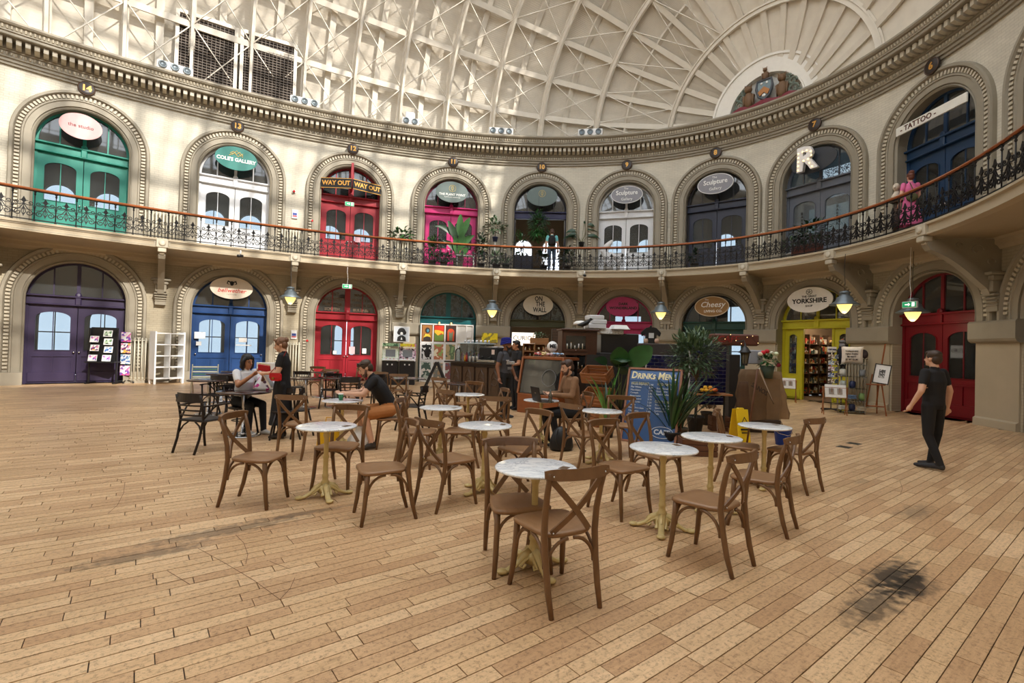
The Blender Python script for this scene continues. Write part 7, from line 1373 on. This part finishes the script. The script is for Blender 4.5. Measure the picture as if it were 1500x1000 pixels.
def bag_floor(px, py, Y_, label, c_, sz, name): p = TZ(px, py); g = empty(name, (p.x, p.y, 0), .1, label=label, cat='bag'); X, Y, Z = sz; b = MB(); b.box(-X/2, X/2, -Y/2, Y/2, 0, Z, taper=.02); b.build('body', c_, g); b = MB(); b.tube([(-X*.2, 0, Z), (-X*.15, 0, Z+.1), (X*.15, 0, Z+.1), (X*.2, 0, Z)], .008, 5); b.build('handle', c_, g); return g
bag_floor(482, 655, 0, 'yellow carrier bag on the floor behind the leftmost marble table', paint((240, 190, 20)), (.34, .16, .36), 'yellow_carrier_bag')
p = TZ(525, 657); g = empty('white_plastic_bag', (p.x, p.y, 0), 0, label='crumpled white plastic bag at the feet of the person in black', cat='bag'); b = MB(); vs = []; n = 16
for k, (r_, z) in enumerate(((.12, 0), (.18, .06), (.17, .15), (.11, .24), (.05, .30), (.07, .34))):
    for j in range(n): a_ = 2*PI*j/n; q_ = r_*(1+.13*math.sin(4*a_+k*1.3)+.08*math.sin(7*a_+k)); vs.append((q_*math.cos(a_), q_*.8*math.sin(a_), z))
b.add(vs, [(i*n+j, i*n+(j+1) % n, (i+1)*n+(j+1) % n, (i+1)*n+j) for i in range(5) for j in range(n)]+[tuple(range(5*n, 6*n)), tuple(range(n-1, -1, -1))], True); b.build('body', mat('thin_white_plastic', (220, 220, 222), .3), g)
p = TZ(502, 585, .745); g = empty('green_paper_cup', (p.x+.0, p.y-.08, .745), 0, label='green and white paper cup in front of the person in black', cat='cup'); b = MB(); b.lathe([(.028, 0), (.038, .09), (0, .09)], 14); b.build('cup', paint((60, 130, 90)), g); b = MB(); b.lathe([(.041, .088), (.041, .098), (.034, .104), (0, .104)], 14); b.build('lid', M_WHITE, g)
p = TZ(787, 588, .742); g = empty('black_laptop', (p.x, p.y, .744), .55, label='open black laptop on the marble table before the bearded person', cat='laptop'); g.rotation_euler.z = PI*.62; b = MB(); b.bbox((0, -.11, .008), (.34, .23, .016), .004); b.build('base', M_BLACK, g); b = MB(); b.bbox((0, .03, .125), (.34, .010, .235), .004, rx=-.22); b.build('screen_lid', M_BLACK, g); b = MB(); b.cbox((0, .037, .14), (.04, .004, .02), rx=-.22); b.build('badge', M_CHROME, g)
p = TZ(806, 590, .742); g = empty('glass_bottle', (p.x, p.y, .744), 0, label='small glass bottle by the laptop', cat='bottle'); b = MB(); b.lathe([(.03, 0), (.032, .12), (.013, .17), (.012, .21), (0, .21)], 12); b.build('bottle', glass('bottle_glass', (200, 215, 210), 1, .3), g)
p = TZ(822, 659); g = empty('black_backpack', (p.x, p.y, 0), .3, label='black backpack slumped on the floor beside the laptop person', cat='backpack'); b = MB(); b.tube([(0, 0, .01), (0, 0, .05), (0, 0, .16), (.01, 0, .28), (.02, 0, .34), (.03, 0, .37)], [(.12, .18), (.14, .20), (.13, .19), (.10, .15), (.06, .10), (.02, .04)], 16); b.build('body', mat('black_nylon', (20, 20, 22), .5, bump=.1), g); b = MB(); b.tube([(.12, -.08, .3), (.2, -.12, .16), (.26, -.16, .03), (.34, -.2, .012)], .010, 5); b.tube([(-.1, -.1, .35), (-.16, -.14, .2), (-.1, -.12, .08)], .012, 5); b.build('strap', M_BLACK, g)
# ------------------------------------------------------------------ people
SK = {'pale': (214, 168, 142), 'tan': (176, 124, 92), 'brown': (138, 92, 66)}
def skin(k): return mat('skin_'+k, SK[k], .5, var=.06, scale=20)
def cloth(nm, c): return mat('cloth_'+nm, c, .85, var=.14, scale=14, bump=.12, bscale=220)
def V3(p): return Vector(p)
def person(loc, rz, label, J, mats, vox=.010, scale=1.0, head=(0, 0), female=False):
    """J: joints in a frame where the figure faces -y; mats: list, 0 skin 1 top 2 legs 3 shoes"""
    D0 = dict(pel=(0, 0, .93), wai=(0, 0, 1.06), che=(0, 0, 1.26), nec=(0, .01, 1.44), hea=(0, -.02, 1.585), shR=(-.17, 0, 1.39), shL=(.17, 0, 1.39), elR=(-.23, .02, 1.12), elL=(.23, .02, 1.12), haR=(-.24, -.06, .88), haL=(.24, -.06, .88),
              hiR=(-.09, 0, .90), hiL=(.09, 0, .90), knR=(-.10, -.02, .49), knL=(.10, -.02, .49), anR=(-.10, .02, .08), anL=(.10, .02, .08), toR=(-.12, -.17, .035), toL=(.12, -.17, .035))
    short = J.pop('short_sleeve', True); legs = J.pop('bare_leg', None); D0.update(J); P = {k: V3(v) for k, v in D0.items()}
    b = MB(); seg = []
    def S_(a, c, ra, rc, m, n=12): b.tube([a, (a+c)/2, c], [ra, (ra+rc)/2*1.03, rc], n); b.ball(a, ra, 12); b.ball(c, rc, 12); seg.append((a, c, ra, rc, m))
    sd = (P['shL']-P['shR']).normalized(); sh2 = (P['shL']+P['shR'])/2; pw = .155 if not female else .15; cw = .17 if not female else .135
    def ell(pts, rs):
        n = 18; vs = []
        for i, p in enumerate(pts):
            d = (pts[min(i+1, len(pts)-1)]-pts[max(i-1, 0)]).normalized(); u = (sd-d*sd.dot(d)).normalized(); v = d.cross(u)
            for j in range(n): a = 2*PI*j/n; vs.append(p+u*(rs[i][0]*math.cos(a))+v*(rs[i][1]*math.sin(a)))
        k = len(pts); b.add(vs, [(i*n+j, i*n+(j+1) % n, (i+1)*n+(j+1) % n, (i+1)*n+j) for i in range(k-1) for j in range(n)]+[tuple(range(n-1, -1, -1)), tuple(range((k-1)*n, k*n))], True)
    ell([P['pel']-(P['wai']-P['pel'])*.5, P['pel'], P['wai'], P['che'], sh2+(sh2-P['che'])*.08, P['nec']], [(pw*.9, .11), (pw, .125), (pw*.95, .118), (cw+.02, .126), (cw*.92, .09), (.055, .055)])
    seg += [(P['wai']+(P['pel']-P['wai'])*.7, P['che'], .12, .13, 1), (P['che'], sh2, .13, .10, 1), (P['pel'], P['pel']-(P['wai']-P['pel'])*.4, .13, .12, 2)]
    up = (P['hea']-P['nec']).normalized(); S_(P['nec']-up*.03, P['nec']+up*.07, .058, .052, 0)
    h = P['hea']; fw = V3((math.sin(head[0])*math.cos(head[1]), -math.cos(head[0])*math.cos(head[1]), math.sin(head[1]))); hs = V3((0, 0, 1)).cross(fw).normalized(); hu = fw.cross(hs).normalized()
    R_ = Matrix((hs, -fw, hu)).transposed()
    def H(x, y, z): return h+R_ @ V3((x, y, z))
    R3 = R_.to_quaternion(); b.ball(H(0, .012, .03), (.073, .092, .088), 18, rot=R3); b.ball(H(0, -.028, -.035), (.056, .060, .075), 16, rot=R3); b.ball(H(0, -.075, -.085), (.022, .02, .018), 10, rot=R3)
    b.tube([H(0, -.082, .025), H(0, -.108, -.020), H(0, -.088, -.030)], [.010, .017, .012], 8)
    for q in (-1, 1): b.ball(H(q*.074, .012, -.005), (.010, .020, .030), 8, rot=R3)
    b.ball(H(0, -.088, -.055), (.022, .010, .008), 8, rot=R3)
    seg.append((H(0, 0, .06), H(0, -.03, -.08), .09, .07, 0))
    for s_ in 'RL':
        sh, el, ha = P['sh'+s_], P['el'+s_], P['ha'+s_]; fl = 0 if short else 1
        S_(sh, sh+(el-sh)*.55, .062, .056, 1); S_(sh+(el-sh)*.55, el, .047 if short else .052, .043 if short else .050, fl); S_(el, ha-(ha-el).normalized()*.02, .041 if short else .048, .028 if short else .040, fl)
        d = (ha-el).normalized(); side = d.cross(V3((0, 0, 1))); side = side.normalized() if side.length > .1 else V3((1, 0, 0)); nn = d.cross(side)
        b.ball(ha+d*.035, (.038, .038, .030), 10); b.tube([ha-d*.01, ha+d*.04, ha+d*.075], [.026, .036, .033], 8); seg.append((ha-d*.01, ha+d*.08, .03, .035, 0))
        for f in range(4):
            o_ = side*((f-1.5)*.019); L_ = (.062, .072, .068, .052)[f]; a0 = ha+d*.068+o_; a1 = a0+d*L_*.5-nn*.006; a2 = a1+d*L_*.35-nn*.022; a3 = a2+d*L_*.1-nn*.02; b.tube([a0-d*.02, a0, a1, a2, a3], [.010, .010, .009, .0085, .007], 7); seg.append((a0, a3, .01, .008, 0))
        t0 = ha+d*.02+side*.03; b.tube([t0, t0+side*.022+d*.025, t0+side*.022+d*.055-nn*.012], [.013, .011, .009], 7); seg.append((t0, t0+side*.02+d*.05, .01, .01, 0))
        hi, kn, an, to = P['hi'+s_], P['kn'+s_], P['an'+s_], P['to'+s_]
        if legs: S_(hi, hi+(kn-hi)*.72, .098, .092, 2); S_(hi+(kn-hi)*.72, kn, .068, .058, 0); S_(kn, kn+(an-kn)*.4, .056, .056, 0); S_(kn+(an-kn)*.4, an, .054, .038, 0)
        else: S_(hi, kn, .092, .064, 2); S_(kn, an, .062, .046, 2)
        S_(an, an+V3((0, 0, -.02)), .042, .04, 3); ft = (to-an); ft.z = 0; ft.normalize(); b.tube([an-ft*.05+V3((0, 0, -.04)), an+ft*.04+V3((0, 0, -.035)), to-ft*.05, to], [.038, .043, (.040, .030), (.030, .02)], 12); seg.append((an-ft*.05+V3((0, 0, -.04)), to, .042, .035, 3))
    me = bpy.data.meshes.new('tmp'); me.from_pydata(b.v, [], b.f); o = bpy.data.objects.new('tmp', me); COL.objects.link(o)
    m = o.modifiers.new('r', 'REMESH'); m.mode = 'VOXEL'; m.voxel_size = vox; m.use_smooth_shade = True; m2 = o.modifiers.new('s', 'SMOOTH'); m2.iterations = 3; m2.factor = .5
    dg = bpy.context.evaluated_depsgraph_get(); nm = bpy.data.meshes.new_from_object(o.evaluated_get(dg)); bpy.data.objects.remove(o); nm.name = 'body'
    for mm in mats: nm.materials.append(mm)
    npol = len(nm.polygons); C = np.zeros(npol*3); nm.polygons.foreach_get('center', C); C = C.reshape(-1, 3); best = np.full(npol, 1e9); idx = np.zeros(npol, int)
    for a, c, ra, rc, mi in seg:
        a, c = np.array(a), np.array(c); ab = c-a; t = np.clip(((C-a) @ ab)/max(ab @ ab, 1e-9), 0, 1); dist = np.linalg.norm(C-(a+t[:, None]*ab), axis=1)-(ra+(rc-ra)*t); w_ = dist < best; best[w_] = dist[w_]; idx[w_] = mi
    nm.polygons.foreach_set('material_index', idx.astype(np.int32)); nm.polygons.foreach_set('use_smooth', [True]*npol)
    root = empty('person', loc, rz, label=label, cat='person'); root.scale = (scale,)*3; body = bpy.data.objects.new('body', nm); COL.objects.link(body); body.parent = root
    e = MB()
    for q in (-1, 1): e.ball(H(q*.029, -.078, .012), (.011, .007, .006), 8, rot=R3)
    e.build('eyes', plain((36, 26, 22), .3), root); e = MB()
    for q in (-1, 1): e.tube([H(q*.045, -.080, .030), H(q*.03, -.088, .035), H(q*.014, -.086, .031)], .0035, 5)
    e.build('eyebrows', plain((44, 32, 26)), root); e = MB(); e.tube([H(-.02, -.092, -.055), H(0, -.098, -.054), H(.02, -.092, -.055)], [.003, .0055, .003], 6); e.build('lips', plain((150, 84, 76)), root)
    return root, H, R3, P
def hair(root, H, R3, col, style, name='hair'):
    m = mat('hair_%d_%d_%d' % col, col, .55, var=.3, scale=40, bump=.4, bscale=90); b = MB()
    if style == 'short': b.ball(H(0, .026, .062), (.082, .092, .070), 16, rot=R3); b.ball(H(0, .055, .0), (.074, .062, .082), 14, rot=R3); b.ball(H(0, -.045, .088), (.055, .045, .035), 12, rot=R3)
    if style == 'short':
        for q in (-1, 1): b.ball(H(q*.064, .005, .045), (.018, .045, .045), 10, rot=R3)
    if style == 'bob':
        b.ball(H(0, .022, .06), (.090, .098, .082), 16, rot=R3)
        for q in (-1, 1): b.tube([H(q*.062, -.02, .08), H(q*.085, .0, .0), H(q*.088, .005, -.09), H(q*.07, -.005, -.14)], [.03, .036, .040, .012], 10)
        b.tube([H(0, .07, .06), H(0, .09, -.04), H(0, .085, -.13)], [.06, .066, .03], 12)
    if style in ('bun', 'updo'):
        b.ball(H(0, .055, .0), (.074, .062, .085), 14, rot=R3)
        for q in (-1, 1): b.ball(H(q*.062, .0, .045), (.022, .05, .05), 10, rot=R3)
    if style == 'bun': b.ball(H(0, .024, .058), (.083, .094, .078), 16, rot=R3); b.ball(H(0, .11, .06), (.048, .045, .048), 12, rot=R3); b.tube([H(-.07, -.04, .09), H(0, -.06, .118), H(.07, -.04, .09)], .018, 8)
    if style == 'updo': b.ball(H(0, .024, .06), (.092, .102, .088), 16, rot=R3); b.ball(H(0, .06, .14), (.07, .065, .055), 12, rot=R3)
    return b.build(name, m, root)
def beard(root, H, R3, col, long=0):
    m = mat('hair_%d_%d_%d' % col, col, .6, var=.3, scale=40, bump=.4, bscale=90); b = MB(); b.ball(H(0, -.048, -.078), (.054, .046, .042), 12, rot=R3)
    for q in (-1, 1): b.tube([H(q*.066, -.005, -.01), H(q*.058, -.035, -.06), H(q*.03, -.065, -.09)], [.012, .02, .022], 8)
    b.tube([H(-.03, -.09, -.045), H(0, -.098, -.038), H(.03, -.09, -.045)], .007, 6)
    if long: b.tube([H(0, -.06, -.09), H(0, -.07, -.17), H(0, -.06, -.26), H(0, -.05, -.30)], [.055, .056, .036, .01], 10)
    return b.build('beard', m, root)
def face(dx, dy): return math.atan2(dx, -dy)     # rotation that turns -y to (dx, dy)
BLK = cloth('black', (22, 22, 26))
# standing person with bun, black top and long skirt
p = TZ(411, 641); r, H, R3, P = person((p.x, p.y, 0), face(-.95, -.25), 'person standing in a black top and long black skirt, hair in a bun', dict(elR=(-.21, -.02, 1.14), haR=(-.13, -.24, 1.12), elL=(.21, -.04, 1.12), haL=(.12, -.25, 1.10), hea=(0, -.05, 1.575), toR=(-.11, -.15, .035)), [skin('pale'), BLK, BLK, plain((40, 34, 30))], scale=.98, head=(0, -.35), female=True)
hair(r, H, R3, (120, 84, 60), 'bun'); b = MB(); n = 20; vs = []
for k, (rx, ry, z) in enumerate(((.13, .11, 1.04), (.165, .14, .88), (.18, .16, .62), (.21, .18, .36), (.235, .20, .24))):
    for j in range(n): a = 2*PI*j/n; q = 1+.05*math.sin(6*a)*k/4; vs.append((rx*q*math.cos(a), ry*q*math.sin(a), z))
b.add(vs, [(i*n+j, i*n+(j+1) % n, (i+1)*n+(j+1) % n, (i+1)*n+j) for i in range(4) for j in range(n)], True); b.build('long_skirt', BLK, r)
wv = r.matrix_basis
q = TY(404, 552, p.y-.25); g = empty('red_handbag', q, -.2, label='small bright red handbag with gold clasp at the hip of the standing person', cat='handbag'); b = MB(); b.bbox((0, 0, 0), (.20, .06, .13), .02); b.build('body', paint((206, 20, 32)), g); b = MB(); b.bbox((0, -.031, .022), (.196, .012, .085), .01); b.build('flap', paint((190, 14, 28)), g); b = MB(); b.cbox((-.02, -.042, -.02), (.04, .01, .035)); b.build('clasp', M_BRASS, g); b = MB(); b.tube([(-.1, 0, .07), (.04, .06, .25), (.10, .10, .42)], .006, 5); b.build('strap', paint((160, 14, 26)), g)
q = TY(387, 539, p.y-.05); g = empty('red_wallet', q, -.1, label='open red wallet held between the two people over the table', cat='wallet'); b = MB(); b.bbox((0, 0, 0), (.22, .02, .11), .006, ry=.12, rx=.3); b.build('cover', paint((188, 16, 40)), g); b = MB(); b.bbox((0, .01, .062), (.20, .015, .012), .003, ry=.12); b.build('gilt_edge', CG, g)
q = TY(394, 557, p.y-.05); g = empty('white_booklet', q, 0, label='white booklet sticking out of the floral tote bag', cat='booklet'); b = MB(); b.bbox((0, 0, 0), (.03, .16, .26), .004, ry=-.5); b.build('cover', M_WHITE, g)
# seated person in white shirt
def seated(px, py, z=.46): q = TZ(px, py, z); return q
q = seated(354, 594); r, H, R3, P = person((q.x, q.y, 0), face(.82, -.5), 'person seated in a white shirt with a black bob and glasses, reaching out', dict(pel=(0, 0, .55), wai=(0, -.03, .68), che=(0, -.08, .88), nec=(0, -.10, 1.06), hea=(0, -.13, 1.20), shR=(-.16, -.09, 1.02), shL=(.16, -.09, 1.02), elR=(-.21, -.24, .82), haR=(-.08, -.44, 1.0), elL=(.20, -.26, .82), haL=(.09, -.46, .98),
    hiR=(-.09, 0, .53), hiL=(.09, 0, .53), knR=(-.11, -.42, .50), knL=(.11, -.42, .50), anR=(-.10, -.40, .08), anL=(.12, -.46, .08), toR=(-.11, -.58, .035), toL=(.14, -.64, .035), short_sleeve=True), [skin('tan'), cloth('white', (222, 222, 226)), cloth('navy', (26, 30, 40)), plain((200, 200, 200))], scale=1.03, head=(.1, -.15), female=True)
hair(r, H, R3, (24, 20, 22), 'bob'); b = MB()
for s_ in (-1, 1): b.tube([H(s_*.03+.022*math.cos(t), -.094, .010+.018*math.sin(t)) for t in np.linspace(0, 2*PI, 12, endpoint=False)], .0025, 4, closed=True); b.tube([H(s_*.052, -.09, .014), H(s_*.074, .0, .012)], .002, 4)
b.build('glasses', plain((60, 46, 46)), r)
# seated person in black tee
q = seated(570, 611); r, H, R3, P = person((q.x, q.y, 0), face(-.93, -.30), 'person seated in a black T-shirt and tan shorts, leaning over a small table', dict(pel=(0, .02, .56), wai=(0, -.05, .70), che=(0, -.17, .88), nec=(0, -.27, 1.04), hea=(0, -.36, 1.15), shR=(-.19, -.24, 1.00), shL=(.19, -.24, 1.00), elR=(-.25, -.38, .80), haR=(-.08, -.62, .79), elL=(.25, -.38, .80), haL=(.08, -.64, .79),
    hiR=(-.10, .0, .55), hiL=(.10, 0, .55), knR=(-.15, -.40, .52), knL=(.17, -.36, .50), anR=(-.16, -.38, .09), anL=(.18, -.24, .09), toR=(-.18, -.55, .035), toL=(.20, -.40, .035), bare_leg=True), [skin('pale'), BLK, cloth('tan_shorts', (176, 116, 66)), plain((58, 50, 44))], scale=1.06, head=(.05, -.55))
hair(r, H, R3, (70, 52, 40), 'short'); beard(r, H, R3, (92, 64, 48)); b = MB()
for s_ in (-1, 1): b.ball(H(s_*.034, -.062, .115), (.028, .012, .016), 10, rot=R3); b.tube([H(s_*.06, -.055, .11), H(s_*.082, .02, .07)], .004, 5)
b.build('sunglasses', plain((12, 12, 14), .15), r)
# standing person in blue turban
p = TZ(738, 612); r, H, R3, P = person((p.x, p.y, 0), face(.80, -.58), 'person standing in a blue turban, long black beard and dark grey printed T-shirt', dict(elR=(-.25, .03, 1.12), haR=(-.26, -.04, .88), elL=(.25, .02, 1.12), haL=(.25, -.1, .90), toR=(-.13, -.18, .035), anR=(-.12, -.04, .08)), [skin('brown'), cloth('charcoal', (66, 66, 72)), BLK, plain((50, 50, 54))], scale=1.05, head=(.5, .0))
beard(r, H, R3, (20, 18, 20), 1); b = MB(); b.ball(H(0, .015, .085), (.100, .115, .075), 18, rot=R3)
for k in range(4): b.tube([H(.098*math.cos(t)*(1-.05*k), .015+.112*math.sin(t)*(1-.05*k), .045+.028*k+.03*math.sin(t+PI+k*.4)*(1)) for t in np.linspace(0, 2*PI, 20, endpoint=False)], .019, 8, closed=True)
b.build('turban', cloth('royal_blue', (32, 40, 140)), r); text('Trace', .13, cloth('print_grey', (196, 196, 198)), r, (-.03, -.152, 1.22), rot=(PI/2, 0, 0), bold=.003, shear=.2, ext=.012, name='chest_print'); b = MB()
for k in range(2): b.cbox((-.03, -.150, 1.11-.03*k), (.16, .012, .008))
b.build('print_lines', cloth('print_grey', (196, 196, 198)), r)
# baristas
p = TY(757, 510, 12.9); r, H, R3, P = person((p.x, p.y, 0), face(-.85, -.45), 'person with dark hair in a black vest behind the person in the turban', dict(short_sleeve=True, elR=(-.22, -.05, 1.14), haR=(-.2, -.26, 1.10), elL=(.22, -.05, 1.14), haL=(.2, -.26, 1.1)), [skin('tan'), BLK, BLK, M_BLACK], scale=1.06, head=(-.3, -.1)); hair(r, H, R3, (26, 22, 22), 'short')
p = TY(774, 515, 14.2); r, H, R3, P = person((p.x, p.y, 0), face(.9, -.3), 'person bending forward over the shelf behind the cake fridge, short fair hair', dict(wai=(0, -.08, 1.05), che=(0, -.24, 1.2), nec=(0, -.40, 1.32), hea=(0, -.5, 1.40), shR=(-.17, -.34, 1.30), shL=(.17, -.34, 1.30), elR=(-.2, -.44, 1.08), haR=(-.14, -.62, 1.12), elL=(.2, -.44, 1.08), haL=(.14, -.62, 1.12)), [skin('pale'), BLK, BLK, M_BLACK], scale=1.08, head=(0, -.7)); hair(r, H, R3, (128, 92, 66), 'short')
# bearded person at the laptop
q = seated(840, 611); cross(((q.x, q.y, 0), math.atan2(.95, -.28)), 'wooden cross-back chair the bearded person with the laptop sits on')
r, H, R3, P = person((q.x, q.y, 0), face(-.95, -.28), 'person seated in a tan jacket with a brown beard, typing on a laptop', dict(pel=(0, 0, .55), wai=(0, -.02, .70), che=(0, -.06, .92), nec=(0, -.08, 1.10), hea=(0, -.13, 1.24), shR=(-.19, -.07, 1.05), shL=(.19, -.07, 1.05), elR=(-.25, -.14, .80), haR=(-.10, -.40, .81), elL=(.25, -.14, .80), haL=(.10, -.40, .81),
    hiR=(-.10, 0, .53), hiL=(.10, 0, .53), knR=(-.12, -.44, .51), knL=(.13, -.42, .51), anR=(-.11, -.40, .09), anL=(.13, -.32, .09), toR=(-.12, -.57, .035), toL=(.14, -.49, .035), short_sleeve=False), [skin('pale'), cloth('tan_jacket', (132, 98, 70)), BLK, M_BLACK], scale=1.05, head=(0, -.3)); hair(r, H, R3, (62, 42, 32), 'short'); beard(r, H, R3, (78, 50, 36))
b = MB(); b.tube([H(.07, .03, -.13), H(0, -.03, -.15), H(-.07, .03, -.13), H(0, .07, -.11)], .028, 8, closed=True); b.build('dark_collar', cloth('dark_brown', (40, 34, 32)), r)
# person at the right edge
p = TZ(1366, 686); r, H, R3, P = person((p.x, p.y, 0), face(-.25, .95), 'person in a black T-shirt and black trousers walking at the right edge', dict(elL=(.27, .02, 1.12), haL=(.29, -.1, .90), elR=(-.27, .03, 1.12), haR=(-.30, -.02, .87), anL=(.09, .16, .10), knL=(.10, .0, .49), anR=(-.1, -.1, .08), toR=(-.12, -.28, .035)), [skin('pale'), BLK, BLK, plain((40, 40, 46))], scale=1.02); hair(r, H, R3, (60, 44, 34), 'short')
# gallery people
s = s_at(808, 340, 1.35); p = W(s, 1.35, FLOOR2); r, H, R3, P = person(p, face(math.sin(Wrot(s)+PI), math.cos(Wrot(s))), 'person seen from behind on the gallery, teal T-shirt, jeans and black backpack', {}, [skin('pale'), cloth('teal', (120, 196, 200)), cloth('denim', (90, 112, 146)), plain((60, 56, 54))], scale=1.08); hair(r, H, R3, (74, 50, 38), 'short')
b = MB(); b.tube([(0, .17, 1.0), (0, .19, 1.12), (0, .18, 1.30), (0, .15, 1.40)], [(.09, .12), (.11, .15), (.10, .14), (.05, .08)], 14)
for s_ in (-1, 1): b.tube([(s_*.10, .12, 1.38), (s_*.12, .0, 1.47), (s_*.12, -.12, 1.38), (s_*.12, -.12, 1.2), (s_*.14, .08, 1.05)], .016, 6)
b.build('backpack', BLK, r)
s = s_at(1334, 300, 1.2); p = W(s, 1.2, FLOOR2); r, H, R3, P = person(p, face(.2, .98), 'person in a pink dress with brown hair piled up, at the gallery rail far right', dict(elR=(-.24, -.06, 1.12), haR=(-.2, -.2, .98)), [skin('pale'), cloth('pink', (222, 110, 160)), cloth('pink', (222, 110, 160)), plain((70, 60, 60))], scale=.98, female=True); hair(r, H, R3, (104, 56, 40), 'updo')
b = MB(); n = 20; vs = []
for k, (rx, ry, z) in enumerate(((.13, .11, 1.08), (.18, .15, .85), (.24, .2, .5), (.30, .25, .25))):
    for j in range(n): a = 2*PI*j/n; q = 1+.08*math.sin(5*a)*k/3; vs.append((rx*q*math.cos(a), ry*q*math.sin(a), z))
b.add(vs, [(i*n+j, i*n+(j+1) % n, (i+1)*n+(j+1) % n, (i+1)*n+j) for i in range(3) for j in range(n)], True); b.build('dress_skirt', cloth('pink', (222, 110, 160)), r)
b = MB(); b.tube([(.1, .16, 1.40), (.02, .17, 1.2), (-.12, .12, 1.0)], .012, 5); b.ball((.05, .17, 1.0), (.15, .06, .13), 12); b.build('khaki_satchel', plain((92, 92, 60)), r)
# ------------------------------------------------------------------ turn lettering into real meshes
dg = bpy.context.evaluated_depsgraph_get()
for o in [o for o in COL.objects if o.type == 'FONT']:
    me = bpy.data.meshes.new_from_object(o.evaluated_get(dg)); n_ = MB(); nw = bpy.data.objects.new('lettering' if not o.name.startswith(('letter.', 'chest')) and o.name != 'letter' else o.name.split('.')[0], me); COL.objects.link(nw)
    nw.parent = o.parent; nw.location = o.location; nw.rotation_euler = o.rotation_euler; nw.scale = o.scale; nm = o.name; bpy.data.objects.remove(o); nw.name = 'lettering' if 'letter' in nm else nm
